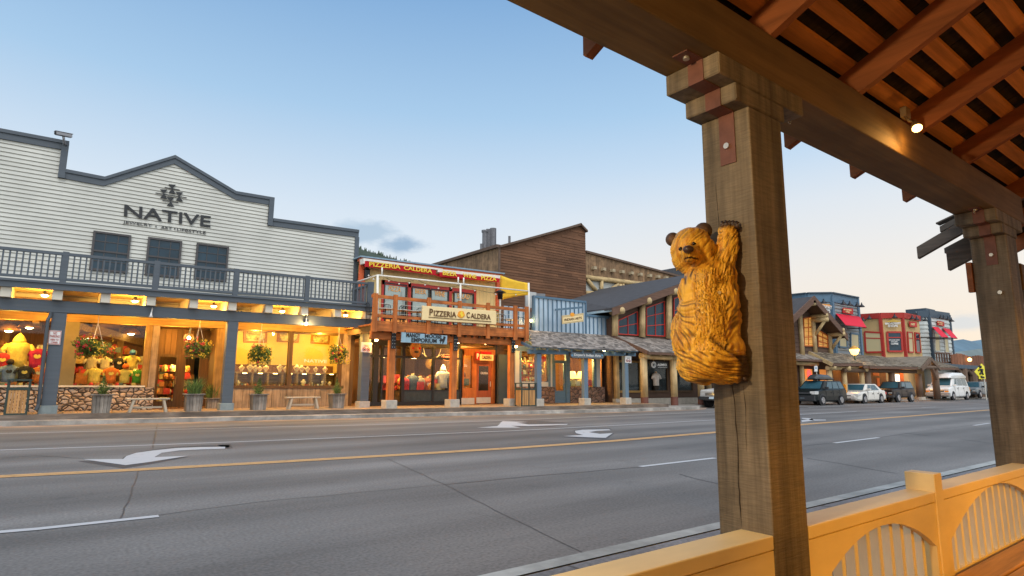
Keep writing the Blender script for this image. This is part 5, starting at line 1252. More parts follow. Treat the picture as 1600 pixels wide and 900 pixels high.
for i, px in enumerate((928, 942.5, 957, 971.5, 986, 1000, 1014.5, 1027.5, 1040, 1052)):
    p = PY(px, 419+(px-928)*.137, YT+.3); m = MB(); m.box(p.x-.15, p.x+.15, YT+.1, YT+.45, p.z-.12, p.z+.12); fin('beam_end', m, mat('beam_end', (.42, .34, .22), .8, .15, 4, bump=0), wing)
# dark far roof top right
m = MB().prism([(x, YT+10, z) for x, z in [(PY(1030, 424, YT+10).x, PY(1030, 424, YT+10).z), (PY(1062, 417, YT+10).x, PY(1062, 417, YT+10).z), (PY(1180, 440, YT+10).x, PY(1180, 440, YT+10).z), (PY(1180, 470, YT+10).x, 7), (PY(1030, 440, YT+10).x, 7)]], (0, 8, 0))
one('far_building', m, mat('dark_shingle', (.055, .058, .065), .85, .2, 3, bump=.1), 'dark grey roof peeking above the long brown wing beside the bear', 'building', (40, YT+12, 7))

# ================================================================ blue metal shop
YBm = 24.4
blue_trim = mat('blue_trim', (.09, .165, .24), .6, .12, 4, bump=.1)
blue_x = wood('blue_beam', (.10, .17, .235), 'x', rough=.6, var=.15, bump=.15)
galv = mat('galvanised_metal', (.42, .53, .63), .4, .10, 2, (1, 1, .3), 0, metal=.3, streak=.15)
bsn = thing('shop_building', 'small shop with blue ribbed metal parapet and grey shake porch roof beside the pizzeria', 'shop building', (PY(890, 600, YBm).x, YBm, .3))
def corr(x0, x1, zb, zt0, zt1, Y):
    m = MB(); X = x0; n_ = 0
    while X < x1:
        w1 = .27; zt_ = zt0+(zt1-zt0)*(X-x0)/(x1-x0)
        m.box(X, min(X+w1, x1), Y, Y+.02, zb, zt_); X += w1
        if X < x1: m.box(X, X+.05, Y-.05, Y+.02, zb, zt_, 1)
        X += .05
    return m
a, b2 = PY(835, 463.5, YBm), PY(914, 472, YBm); c = PY(914, 492.5, YBm); d = PY(951.5, 496, YBm)
fin('metal_parapet', corr(a.x, b2.x, 3.6, a.z, b2.z, YBm), [galv, blue_trim], bsn); fin('metal_parapet', corr(b2.x+.02, d.x, 3.6, c.z, d.z, YBm), [galv, blue_trim], bsn); fin('metal_parapet', corr(xr+.05, a.x-.1, 3.6, a.z-.6, a.z-.6, YBm+.3), [galv, blue_trim], bsn)
m = MB(); hz(m, a+v(-.08, -.07, .06), b2+v(.05, -.07, .06), .12, .2); hz(m, c+v(0, -.07, .06), d+v(.05, -.07, .06), .12, .2); m.box(a.x-.1, a.x+.02, YBm-.06, YBm+.1, 3.6, a.z-.06); m.box(b2.x-.02, b2.x+.07, YBm-.06, YBm+.1, 3.6, b2.z-.06); m.box(d.x-.05, d.x+.03, YBm-.05, YBm+.1, 3.6, d.z-.06)
fin('parapet_trim', m, blue_trim, bsn)
m = MB(); m.box(xr+.2, d.x, YBm+.35, YBm+8, 3.4, 3.6); m.box(d.x-.05, d.x, YBm+.1, YBm+8, .2, 5); fin('building_core', m, blue_trim, bsn)
m = MB(); slab(m, [(822, 455), (838, 457), (838, 480), (822, 482)], YBm+1.2, .1); fin('roof_box', m, mat('pale_box', (.5, .5, .48), .6, .1, 3, bump=0), bsn)
m = MB(); slab(m, [(832, 458), (852, 459), (852, 466), (832, 465)], YBm+1.5, .1); fin('roof_vent', m, mat('grey_box', (.2, .21, .22), .6, .1, 3, bump=0), bsn)
# shake roof
shake = wood('silver_shakes', (.25, .215, .185), 'y', bump=.7, island=.5, streak=.2)
def shake_roof(q4, rows, parent, name='shake_roof', wmin=.12, wmax=.3, lift=.03, mt=None, seed=1):
    ul, ur, lr, ll = [Vector(p) for p in q4]; m = MB(); r_ = random.Random(seed); nrm = (ur-ul).cross(ll-ul).normalized()
    if nrm.z < 0: nrm = -nrm
    for i in range(rows):
        t0, t1_ = i/rows, (i+1.35)/rows
        L_ = (ur-ul).length; u = 0.0
        while u < 1:
            wd = r_.uniform(wmin, wmax)/L_; u1 = min(1, u+wd); jt = r_.uniform(-.12, .12)/rows; t1j = min(1.012, t1_+jt); lf = lift*r_.uniform(.5, 1.5)
            P_ = lambda uu, tt: (ul*(1-uu)+ur*uu)*(1-tt)+(ll*(1-uu)+lr*uu)*tt
            a_, b_, c_, d_ = P_(u, t0), P_(u1-.006/L_, t0), P_(u1-.006/L_, t1j), P_(u, t1j)
            m.hexa([a_, b_, c_+nrm*.001, d_+nrm*.001, a_+nrm*.008, b_+nrm*.008, c_+nrm*lf, d_+nrm*lf]); u = u1
    return fin(name, m, mt or shake, parent)
YE = 21.3
q4 = [PY(826.5, 516, YBm), PY(962, 524.5, YBm), PY(997, 548.5, YE), PY(831.5, 541.5, YE)]
shake_roof(q4, 13, bsn)
m = MB(); m.prism([q4[0]-v(0, 0, .05), q4[1]-v(0, 0, .05), q4[2]-v(0, 0, .05), q4[3]-v(0, 0, .05)], (0, 0, .04)); fin('roof_deck', m, blue_trim, bsn)
YBe = 21.6
m = MB(); hz(m, PY(827, 546, YBe), PY(993.5, 551, YBe), .19, .16); fin('beam', m, blue_x, bsn)
for i in range(10):
    X = q4[3].x+.2+(q4[2].x-q4[3].x-.4)*i/9; m = MB(); m.bar((X, YE+.03, q4[3].z-.12), (X, YBm, q4[0].z-.12), .08, .12); fin('rafter', m, blue_x, bsn)
for px, mt in ((842.7, 0), (916, 1), (979.6, 0)):
    X = PY(px, 600, YBe).x; fin('post', MB().box(X-.13, X+.13, YBe, YBe+.2, .62, PY(px, 552, YBe).z+.02), wood('blue_post', (.12, .18, .24), 'z', rough=.6, var=.15, bump=.15), bsn); fin('footing', MB().box(X-.22, X+.22, YBe-.1, YBe+.32, .28, .62), concrete_light, bsn, bevel=.015)
# ground floor
zb0 = .3
def X_(px): return PY(px, 600, YBm).x
def Z_(py, px=880): return PY(px, py, YBm).z
m = MB(); m.box(X_(800), X_(865), YBm-.12, YBm+.1, zb0-.1, 1.15); m.box(X_(890), X_(943), YBm-.12, YBm+.1, zb0-.1, 1.15); fin('stone_base', m, redrock, bsn, bevel=.02)
m = MB(); m.box(X_(800), X_(943), YBm-.05, YBm+.1, 2.95, 3.7)
for p0, p1 in ((800, 804), (811, 814), (856, 859.5), (862.5, 866), (884, 890), (927.5, 931.5)): m.box(X_(p0), X_(p1), YBm-.05, YBm+.1, zb0 if p0 > 860 and p0 < 888 else 1.151, 2.949)
m.box(X_(814), X_(856), YBm-.03, YBm+.08, 1.151, 1.42); fin('front_frame', m, blue_x, bsn)
for bb_ in ((X_(804), X_(811), YBm-.03, YBm+.06, 1.151, 2.949), (X_(859.5), X_(862.5), YBm-.03, YBm+.06, 1.151, 2.949), (X_(931.5), X_(938), YBm-.03, YBm+.06, 1.151, 2.949), (X_(815), X_(856), YBm-.04, YBm-.031, 1.16, 1.40)): fin('pale_panel', MB().box(*bb_), mat('pale_panel', (.5, .5, .48), .6, .06, 3, bump=0), bsn)
for p0, p1, z0_ in ((814, 856, 1.42), (890, 927.5, 1.2)): pane(bsn, X_(p0), X_(p1), z0_, 2.94, YBm+.02)
m = MB(); m.box(X_(866), X_(868), YBm-.0, YBm+.06, zb0, 2.55); m.box(X_(881), X_(884), YBm, YBm+.06, zb0, 2.55); m.box(X_(868), X_(881), YBm, YBm+.06, zb0, .95); m.box(X_(868), X_(881), YBm, YBm+.06, 2.4, 2.55)
dr = fin('door', m, blue_x, bsn); fin('pane', MB().box(X_(868), X_(881), YBm+.02, YBm+.03, .95, 2.4), glass, dr); fin('handle', MB().tube([(X_(880), YBm-.06, 1.3), (X_(880), YBm-.06, 1.55)], .02, 6), brass, dr)
m = MB(); m.box(X_(800), X_(943), YBm+2.5, YBm+2.6, .2, 3.1); m.box(X_(800), X_(943), YBm+.1, YBm+2.6, 3.0, 3.06); m.box(X_(943)-.05, X_(943), YBm+.1, YBm+2.6, .2, 3.06); m.box(X_(800), X_(943), YBm+.1, YBm+2.6, .22, .27); fin('interior_wall', m, intw, bsn)
m = MB(); m.box(X_(814), X_(856), YBm+.2, YBm+.7, 1.3, 1.4); m.box(X_(890), X_(928), YBm+.2, YBm+.7, 1.1, 1.18)
for i in range(9): m.box(X_(815)+i*.27, X_(815)+i*.27+.03, YBm+.75, YBm+.78, 1.4, 2.9)
for zz in (1.75, 2.1, 2.45): m.box(X_(814), X_(856), YBm+.7, YBm+.9, zz, zz+.03)
fin('display_shelves', m, honey_x, bsn)
for px in (830, 872, 908, 925): pt('shop_light', (X_(px), YBm+.45, 2.5), 170, (1, .54, .13), .1, bsn)
p = PY(943.5, 547, YE+.2); t = thing('porch_light', 'lit bulb under the shake eave right of the oval shop sign', 'porch light', p); fin('bulb', MB().ball(p, .08), bulb, t, smooth=True); fin('socket', MB().tube([p, p+v(0, 0, .15)], .05, 8), blackm, t); pt('light', p+v(0, .2, -.15), 80, (1, .52, .12), .06, t)
p = PY(829.5, 501, YBm+.1); t = thing('porch_light', 'lit wall lamp on the blue metal wall at the right end of the pizzeria deck', 'porch light', p); fin('bulb', MB().ball(p, .07), bulb, t, smooth=True); fin('mount', MB().box(p.x-.06, p.x+.06, p.y, p.y+.12, p.z-.03, p.z+.1), blackm, t); pt('light', p+v(0, -.3, 0), 12, (1, .6, .2), .06, t)
pt('porch_fill_lamp', PY(860, 558, YBm-1.2), 70, (1, .50, .11), .08, bsn)
# oval hanging sign
Yo_ = YBe-.15
os_ = thing('shop_sign', 'rounded grey-blue DOYEN\'S INDIAN ARTS sign hanging from the blue porch beam', 'sign', PY(917, 555, Yo_))
def pill(cx, cy, hw, hh, Y, t_, k=.03):
    pts = []
    for i in range(7): a_ = -math.pi/2+math.pi*i/6; pts.append((cx+hw-hh+hh*math.cos(a_), cy+k*(hw)+hh*math.sin(a_)))
    for i in range(7): a_ = math.pi/2+math.pi*i/6; pts.append((cx-hw+hh+hh*math.cos(a_), cy-k*hw+hh*math.sin(a_)))
    m = MB(); slab(m, pts, Y, t_); return m
fin('rim', pill(917.5, 555.2, 27.2, 5.4, Yo_, .06), brown_dk, os_); fin('panel', pill(917.5, 555.2, 26, 4.4, Yo_-.012, .01), mat('sign_grey_blue', (.12, .15, .17), .6, .1, 4, bump=0), os_)
text('lettering', "Doyen's Indian Arts", [PY(x, y, Yo_-.02) for x, y in ((897, 557.2), (938.5, 559), (938.5, 553.8), (897, 552))], sign_white, os_, .008, .02)
for px in (894.2, 941): m = MB(); slab(m, [(px-1.4, 555), (px, 553.5), (px+1.4, 555), (px, 556.5)], Yo_-.02, .008); fin('star', m, mat('sign_bright_blue', (.1, .35, .6), .5, .1, 4, bump=0), os_)
# blade sign on parapet arm
Yk = YBm-1.2
ks = thing('shop_sign', 'small tan hanging board with orange sun emblem on an arm of the blue metal parapet', 'sign', PY(895, 494, Yk))
m = MB(); m.bar(PY(867, 484, YBm-.1), PY(911, 480, Yk), .06, .1); fin('arm', m, blue_trim, ks)
m = MB(); slab(m, [(878.5, 493), (912, 489), (912, 502.5), (879, 506.5)], Yk, .05); fin('panel', m, mat('sign_tan', (.55, .42, .22), .6, .1, 4, bump=0), ks)
m = MB(); slab(m, [(880, 496.5), (910.5, 492.5), (910.5, 500.5), (880.5, 504.3)], Yk-.012, .01); fin('face', m, MATS['sign_cream'], ks)
text('lettering', 'INDIAN ARTS', [PY(x, y, Yk-.02) for x, y in ((882, 502), (909, 498.5), (909, 494.5), (882, 498))], bl, ks, .006, .02)
m = MB(); slab(m, [(894.5+3.2*math.cos(a_), 491.5+3.2*math.sin(a_)) for a_ in [i*math.pi/6 for i in range(12)]], Yk-.02, .03); fin('emblem', m, MATS['sign_orange'], ks)
pic_sign(((977, 566.5), (986.5, 567.5), (986.5, 556.5), (977, 555.8)), 'white pictogram sign on the last blue porch post', YBe-.03)

# ================================================================ log lodge
YLg = 24.0
lodge_w = mat('lodge_brown_siding', (.10, .058, .04), .85, .2, 2, (.3, 1, 6), .3, streak=.15)
dkroof = mat('dark_shingle_roof', (.060, .057, .058), .9, .2, 3, bump=.3)
fascia = wood('fascia_brown', (.13, .07, .045), 'x', bump=.2)
red_fr = mat('red_window_frame', (.50, .03, .015), .5, .08, 4, bump=0)
lo = thing('shop_building', 'brown log lodge with red framed upper windows rising toward the carved bear', 'shop building', (PY(1010, 600, YLg).x, YLg, .2))
xL0 = PY(957, 600, YLg).x; xLr = PY(1200, 600, YLg).x
rk0, rk1 = PY(956, 484, YLg-.7), PY(1062, 446, YLg-.7); sl_ = (rk1.z-rk0.z)/(rk1.x-rk0.x)
xp = (xL0+PY(1240, 600, YLg).x)/2+.0; xR2 = xL0+2*(xp-xL0)
zpk = rk0.z+sl_*(xp-rk0.x)
m = MB(); m.prism([(xL0, YLg, .1), (xR2, YLg, .1), (xR2, YLg, rk0.z-.3), (xp, YLg, zpk-.3), (xL0, YLg, rk0.z-.3)], (0, .15, 0)); 
# cut nothing: panes sit proud in log frames
z = 3.4
while z < zpk-.5:
    m.box(xL0, xR2, YLg-.012, YLg, z, z+.012) if z < rk0.z-.3 else None
    z += .2
m.box(xR2-.1, xR2, YLg+.15, YLg+12, .1, rk0.z-.4); m.box(xL0, xL0+.1, YLg+.15, YLg+12, .1, rk0.z-.4)
fin('gable_wall', m, lodge_w, lo)
m = MB()
for s in (0, 1):
    a_, b_ = (rk0, v(xp, rk0.y, zpk)) if s == 0 else (v(xp, rk0.y, zpk), v(xR2+(xL0-rk0.x), rk0.y, rk0.z))
    m.hexa([a_+v(0, .02, 0), b_+v(0, .02, 0), b_+v(0, 13, 0), a_+v(0, 13, 0), a_+v(0, .02, .12), b_+v(0, .02, .12), b_+v(0, 13, .12), a_+v(0, 13, .12)])
fin('roof', m, dkroof, lo)
m = MB()
for s in (0, 1):
    a_, b_ = (rk0, v(xp, rk0.y, zpk)) if s == 0 else (v(xp, rk0.y, zpk), v(xR2+(xL0-rk0.x), rk0.y, rk0.z))
    m.hexa([a_+v(0, -.06, -.34), b_+v(0, -.06, -.34), b_+v(0, .0, -.34), a_+v(0, .0, -.34), a_+v(0, -.06, .1), b_+v(0, -.06, .1), b_+v(0, 0, .1), a_+v(0, 0, .1)])
fin('barge_board', m, fascia, lo)
# left roof plane continues down to the left behind the blue shop
m = MB(); pA, pB, pC, pD = PY(893, 467, YLg+7), PY(960, 455, YLg+7), PY(957, 482, YLg-.6), PY(919, 489, YLg+.6)
m.prism([PY(893, 467, YLg+6), PY(1062, 441, YLg+6), rk1+v(0, .1, .1), rk0+v(0, .1, .12), PY(919, 489, YLg+1)], (0, 0, -.1)); fin('roof', m, dkroof, lo)
m = MB(); m.bar(PY(918, 490, YLg+.9), PY(957, 485, YLg-.6), .12, .12); fin('gutter', m, mat('gutter_blue', (.3, .4, .45), .5, .1, 4, bump=0), lo)
for px, yt, yb in ((961, 488, 525), (1003.4, 473, 527), (1045, 458, 529)):
    a_, b_ = PY(px, yt, YLg-.2), PY(px, yb, YLg-.2); fin('log_post', MB().tube([b_, a_], .19, 12), logz, lo, smooth=True)
    fin('log_end', MB().tube([a_+v(0, -.6, .05), a_+v(0, .3, .05)], .2, 12), log, lo, smooth=True)
def red_window(px, gm=win_dark, nr=3, parent=lo, Y=YLg-.03, fmr=red_fr, rows=(.33, .66)):
    w_ = wframe(parent, px, Y, .05, fmr, gm, mull=1); a_, b_, c_, d_ = [PY(x, y, Y) for x, y in px]; f = MB()
    for u in rows: p0, p1 = a_.lerp(d_, u), b_.lerp(c_, u); f.prism([p0+v(0, 0, .02), p1+v(0, 0, .02), p1-v(0, 0, .02), p0-v(0, 0, .02)], (0, -.04, 0))
    fin('glazing_bar', f, fmr, w_)
red_window([(965, 500), (995.5, 486.5), (996.5, 524.5), (964.8, 522.5)], rows=(.5,)); red_window([(1009, 480.5), (1037.5, 470.5), (1038.5, 526), (1009, 524.5)], rows=(.33, .66)); red_window([(1052, 466), (1082, 454), (1082, 527), (1052, 526)])
# porch roof
YLe = 21.6
q4 = [PY(955, 524.5, YLg-.02), PY(1330, 548, YLg-.02), PY(1330, 575, YLe), PY(1012.5, 549.5, YLe)]
q4[1] = v(xR2, YLg-.02, q4[0].z+.15); q4[2] = v(xR2, YLe, q4[3].z+.1)
shake_roof(q4, 12, lo, wmin=.15, wmax=.35, seed=4)
m = MB(); m.prism([p-v(0, 0, .06) for p in q4], (0, 0, .05)); m.bar(q4[3]-v(0, 0, .06), q4[2]-v(0, 0, .06), .06, .16); m.bar(q4[0]-v(0, 0, .02), q4[3]-v(0, 0, .06), .1, .2); fin('roof_deck', m, fascia, lo)
YLb = 22.1
m = MB(); m.tube([PY(1003, 556.5, YLb), v(xR2, YLb, PY(1003, 556.5, YLb).z+.05)], .16, 12); fin('log_beam', m, log, lo, smooth=True)
for X in (PY(1006.5, 600, YLb).x, PY(1053, 600, YLb).x, PY(1095, 600, YLb).x, PY(1095, 600, YLb).x+2.6, PY(1095, 600, YLb).x+5.2, PY(1095, 600, YLb).x+7.8):
    fin('log_post', MB().tube([(X, YLb, .62), (X, YLb, PY(1006, 559, YLb).z)], .2, 14), logz, lo, smooth=True); fin('log_end', MB().tube([(X, YLb-.35, PY(1006, 556, YLb).z), (X, YLb+.2, PY(1006, 556, YLb).z)], .18, 12), log, lo, smooth=True); fin('post_base', MB().tube([(X, YLb, .13), (X, YLb, .62)], .21, 14), mat('red_brown_paint', (.14, .055, .04), .7, .1, 4, bump=0), lo)
for i in range(12):
    X = q4[3].x+.3+i*.9; m = MB(); m.tube([(X, YLe+.1, q4[3].z-.14), (X, YLg, q4[0].z-.16)], .05, 8); fin('rafter', m, log, lo)
# shop windows of the lodge
def X2(px): return PY(px, 600, YLg).x
for p0, p1, lit in ((966, 998, 1), (1010, 1041, 0), (1056, 1080, 0), (1128, 1160, 0)):
    w_ = fin('window', MB().box(X2(p0), X2(p1), YLg-.03, YLg-.02, .95, 2.55), glass, lo); f = MB(); t_ = .12
    x0_, x1_ = X2(p0)-.1, X2(p1)+.1
    f.box(x0_, x1_, YLg-.1, YLg-.03, 2.55, 2.67); f.box(x0_, x1_, YLg-.1, YLg-.03, .83, .95); f.box(x0_, x0_+.1, YLg-.1, YLg-.03, .95, 2.55); f.box(x1_-.1, x1_, YLg-.1, YLg-.03, .95, 2.55); fin('frame', f, honey_x if lit else brown_dk, w_)
    # shallow lit show case modelled behind the pane
    fin('display_back', MB().box(X2(p0), X2(p1), YLg-.018, YLg-.012, .95, 2.55), (emis('lit_case', (.75, .36, .07), .5) if lit and False else mat('case_dark', (.03, .03, .035), .5, .4, 3, bump=0)), w_)
m = MB()
m.box(X2(966), X2(980), YLg-.016, YLg-.011, 1.0, 2.3); fin('lit_poster', m, emis('lit_poster', (.85, .42, .08), .9), lo)
fin('plinth', MB().box(xL0-.02, xR2, YLg-.25, YLg-.001, .12, .5), concrete_light, lo)
for px in (961, 1050, 1105): fin('log_post', MB().tube([(X2(px), YLg-.12, .5), (X2(px), YLg-.12, 3.0)], .17, 12), logz, lo, smooth=True)
# black hanging shop sign
Yk2 = 22.3
t = thing('shop_sign', 'black rectangular sign with round white emblem hanging under the log porch', 'sign', PY(1030, 571, Yk2))
m = MB(); slab(m, [(1016, 564.5), (1044, 565.2), (1044, 576), (1016, 575.6)], Yk2, .05); fin('panel', m, sign_black, t)
m = MB(); m.tube([PY(1021.5+3.3*math.cos(a_), 570+4.3*math.sin(a_), Yk2-.01) for a_ in [i*math.pi/8 for i in range(17)]], .02, 5); m.tube([PY(1021.5+1.6*math.cos(a_), 570+3*math.sin(a_), Yk2-.01) for a_ in [i*math.pi/6 for i in range(13)]], .015, 5); fin('emblem', m, sign_white, t)
text('lettering', 'AGIMBOL', [PY(x, y, Yk2-.01) for x, y in ((1026.5, 571.8), (1042, 572), (1042.5, 568.3), (1027.5, 568))], sign_white, t, .005, .03, shear=.02)
text('lettering', 'OF JACKSON', [PY(x, y, Yk2-.01) for x, y in ((1028, 574.8), (1042, 575), (1042, 573.5), (1028, 573.3))], sign_white, t, .005, .01)
for px in (1021, 1038): fin('hanger', MB().tube([PY(px, 561, Yk2+.02), PY(px, 564.6, Yk2+.02)], .015, 5), brass, t)
# ================================================================ far side of the junction
YF = 23.3
def wall_faces(parent, name, xc, xs, dside, mt, zb, ztf, x1, trim=None):
    pass
grey_clap = mat('grey_clapboard', (.25, .275, .29), .7, .08, 2, (.3, .3, 6), .1, streak=.1)
tan_wall = mat('tan_wall', (.52, .36, .16), .75, .06, 2, bump=.05)
awn_red = mat('red_awning', (.62, .008, .03), .75, .05, 3, bump=0)
white_clap = mat('white_boards', (.56, .60, .58), .7, .05, 2, bump=0)
dkblue = mat('dark_blue_trim', (.05, .08, .11), .6, .1, 3, bump=0)
wglow = emis('warm_window', (.95, .48, .09), .9)
dimglow = emis('dim_window', (.35, .30, .17), .35)
def three_faces(px_side, px_cham, px_front, px_end, Y, ztops, zb):
    """side wall (faces the near end), chamfered corner, street front; returns base corner points"""
    A = v(PY(px_front, 522, Y).x, Y, 5.8)                       # chamfer / front corner
    B = along(A, (-.7071, .7071, 0), px_cham)               # chamfer / side corner
    S = along(B, (0, 1, 0), px_side)                        # back of side wall
    E_ = v(PY(px_end, 522, Y).x, Y, 5.8)
    for q_ in (S, B, A, E_): q_.z = zb
    return S, B, A, E_
def face(mb, p, q2, zb0, z0, z1, t=.1, mi=0):
    d = (q2-p).normalized(); nrm = v(d.y, -d.x, 0)*t
    a_, b_ = v(p.x, p.y, zb0), v(q2.x, q2.y, zb0)
    return mb.hexa([a_, b_, b_-nrm, a_-nrm, v(p.x, p.y, z0), v(q2.x, q2.y, z1), v(q2.x, q2.y, z1)-nrm, v(p.x, p.y, z0)-nrm], mi)
def ztop(p, py):
    # height above point p (vertical line) that images at row py
    lo_, hi_ = -5, 40
    for _ in range(40):
        mdl = (lo_+hi_)/2
        if proj((p.x, p.y, mdl))[1] > py: lo_ = mdl
        else: hi_ = mdl
    return lo_
def lapped(parent, name, p, q2, zb, zt, mt, h=.28):
    d = (q2-p).normalized(); nrm = v(d.y, -d.x, 0); m = MB(); z = zb
    while z < zt:
        zz = min(z+h, zt); a_, b_ = v(p.x, p.y, z), v(q2.x, q2.y, z); a2, b2_ = v(p.x, p.y, zz), v(q2.x, q2.y, zz)
        m.add([a_+nrm*.06, b_+nrm*.06, b2_+nrm*.01, a2+nrm*.01], [(0, 1, 2, 3)]); m.add([a_+nrm*.06, b_+nrm*.06, b_, a_], [(0, 1, 2, 3)], 1)
        m.add([a_+nrm*.062, b_+nrm*.062, b_+nrm*.062+v(0, 0, .03), a_+nrm*.062+v(0, 0, .03)], [(0, 1, 2, 3)], 1); z += h
    return fin(name, m, [mt, siding_lap_shade], parent)
def onface(p, q2, px, py, off=0.0):
    """point on the vertical plane through p,q2 that images at pixel px,py"""
    d = (q2-p).normalized(); nrm = v(d.y, -d.x, 0); r = ray(px, py); t_ = ((p+nrm*off)-O).dot(nrm)/r.dot(nrm); return O+r*t_
def fslab(mb, p, q2, px, off, t_=.05, mi=0):
    d = (q2-p).normalized(); nrm = v(d.y, -d.x, 0)
    return mb.prism([onface(p, q2, x, y, off) for x, y in px], nrm*t_, mi)
def fwin(parent, p, q2, px, fm, gm, mull=0, transom=None, t_=.14):
    d = (q2-p).normalized(); nrm = v(d.y, -d.x, 0); a_, b_, c_, d_ = [onface(p, q2, x, y, .08) for x, y in px]
    w_ = fin('window', MB().prism([a_, b_, c_, d_], nrm*.02), gm, parent); f = MB(); up = v(0, 0, 1)
    f.bar(a_, b_, t_, .12, up=nrm); f.bar(d_, c_, t_, .12, up=nrm); f.bar(a_, d_, t_, .12, up=nrm); f.bar(b_, c_, t_, .12, up=nrm)
    for i in range(1, mull+1): f.bar(a_.lerp(b_, i/(mull+1)), d_.lerp(c_, i/(mull+1)), t_*.5, .1, up=nrm)
    if transom: f.bar(a_.lerp(d_, transom), b_.lerp(c_, transom), t_*.6, .11, up=nrm)
    fin('frame', f, fm, w_); return w_
zb = 3.4
# --- blue trimmed corner building
cb = thing('shop_building', 'grey clapboard corner building with blue trim and a wide red awning behind the log gable', 'shop building', (52, YF+2, .2))
S, B, A, E_ = three_faces(1235, 1265, 1303, 1343, YF+1.0, None, .15)
zS, zB, zA, zE = ztop(S, 462), ztop(B, 459), ztop(A, 458.5), ztop(E_, 466)
for nm, p, q2, z0, z1 in (('side', S, B, zS, zB), ('cham', B, A, zB, zA), ('front', A, E_, zA, zE)):
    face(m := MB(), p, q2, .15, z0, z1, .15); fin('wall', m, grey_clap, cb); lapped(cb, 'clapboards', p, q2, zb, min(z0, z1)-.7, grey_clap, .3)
    m = MB(); d = (q2-p).normalized(); nrm = v(d.y, -d.x, 0); zt_ = min(z0, z1)
    m.hexa([v(p.x, p.y, z0-.75)+nrm*.12, v(q2.x, q2.y, z1-.75)+nrm*.12, v(q2.x, q2.y, z1-.75), v(p.x, p.y, z0-.75), v(p.x, p.y, z0)+nrm*.12, v(q2.x, q2.y, z1)+nrm*.12, v(q2.x, q2.y, z1), v(p.x, p.y, z0)]); fin('cornice', m, blue_trim, cb)
    m = MB(); m.hexa([v(p.x, p.y, z0+.0)+nrm*.25, v(q2.x, q2.y, z1)+nrm*.25, v(q2.x, q2.y, z1)-nrm*.3, v(p.x, p.y, z0)-nrm*.3, v(p.x, p.y, z0+.1)+nrm*.25, v(q2.x, q2.y, z1+.1)+nrm*.25, v(q2.x, q2.y, z1+.1)-nrm*.3, v(p.x, p.y, z0+.1)-nrm*.3]); fin('coping', m, dkblue, cb)
for p in (A, E_, B): m = MB(); m.box(p.x-.16, p.x+.16, p.y-.16, p.y+.16, zb, ztop(p, 462)-.1); fin('corner_board', m, blue_trim, cb)
m = MB().prism([v(S.x, S.y, zS-.4), v(B.x, B.y, zB-.4), v(A.x, A.y, zA-.4), v(E_.x, E_.y, zE-.4), v(E_.x, E_.y+12, zE-.4), v(S.x, E_.y+12, zS-.4)], (0, 0, .2)); fin('flat_roof', m, dkroof, cb)
face(m := MB(), v(E_.x, E_.y+12, 0), v(E_.x, E_.y, 0), .15, zE-.3, zE-.3, .15); fin('wall', m, grey_clap, cb)
for px in (((1311, 522), (1322, 523), (1323, 543), (1311, 542)), ((1329, 521), (1341, 522.5), (1342, 545), (1329, 544))): fwin(cb, A, E_, px, blue_trim, dimglow)
def awning(p, q2, px, label, offs):
    tl, tr, br, bl_ = px; T = [onface(p, q2, *tl, .1), onface(p, q2, *tr, .1)]
    o_ = offs; Bt = [onface(p, q2, *br, o_), onface(p, q2, *bl_, o_)]
    t = thing('window_awning', label, 'awning', (T[0]+T[1])/2); fin('canvas', MB().prism([T[0], T[1], Bt[0], Bt[1]], (0, 0, .05)), awn_red, t)
    m = MB(); d = (q2-p).normalized(); nrm = v(d.y, -d.x, 0)
    for b_ in Bt: w_ = b_-nrm*(o_-.12); m.tube([b_, w_], .04, 6)
    fin('bracket', m, blackm, t); return t
awning(A, E_, ((1306, 490.5), (1343.5, 495.5), (1354, 512), (1321, 508)), 'wide red awning on the grey corner building with blue trim', 1.7)
def fsign(p, q2, px, label, lines, bg, fg, off=.15, name='shop_sign', panel=True):
    t = thing(name, label, 'sign', onface(p, q2, *px[0], off))
    d = (q2-p).normalized(); nrm = v(d.y, -d.x, 0)
    if panel: fslab(m := MB(), p, q2, px, off, .06); fin('panel', m, bg, t)
    ll, lr, ur, ul = [onface(p, q2, x, y, off+.07) for x, y in px]
    for s, u0, w0, u1, w1 in lines:
        uv = lambda u, w_: (ll*(1-u)+lr*u)*(1-w_)+(ul*(1-u)+ur*u)*w_
        text('lettering', s, [uv(u0, w0), uv(u1, w0), uv(u1, w1), uv(u0, w1)], fg, t, .02, .03)
    return t
redsg = mat('red_sign_board', (.50, .02, .015), .6, .05, 3, bump=0)
fsign(A, E_, ((1316.5, 489), (1332, 491.5), (1332, 482.5), (1316.5, 480.5)), 'small red sign with cream letters above the wide red awning', [('BROADWAY', .1, .55, .9, .82), ('SHOPS', .3, .2, .7, .45)], redsg, MATS['sign_cream'])
def gooseneck(p, q2, px, py, label):
    b_ = onface(p, q2, px, py, .7); t = thing('gooseneck_lamp', label, 'wall lamp', b_, 'black gooseneck lamps on the corner buildings'); w_ = onface(p, q2, px, py-5, .06)
    m = MB(); m.tube([w_, w_+(b_-w_)*.5+v(0, 0, .15), b_+v(0, 0, .25)], .03, 6); fin('arm', m, blackm, t, smooth=True); m = MB(); m.lathe(b_, [(.04, .25), (.08, .12), (.24, -.06), (.26, -.1)], 12); fin('shade', m, blackm, t, smooth=True)
for i, (px, py) in enumerate(((1318, 474), (1328, 475.5), (1339.5, 477))): gooseneck(A, E_, px, py, f'black gooseneck lamp above the small red sign of the grey corner building, {["left", "middle", "right"][i]} of three')
gooseneck(A, E_, 1346.5, 478, 'black gooseneck lamp sticking out at the right edge of the grey corner building')
gooseneck(B, A, 1287, 472, 'black gooseneck lamp over the white shop lettering behind the log gable')
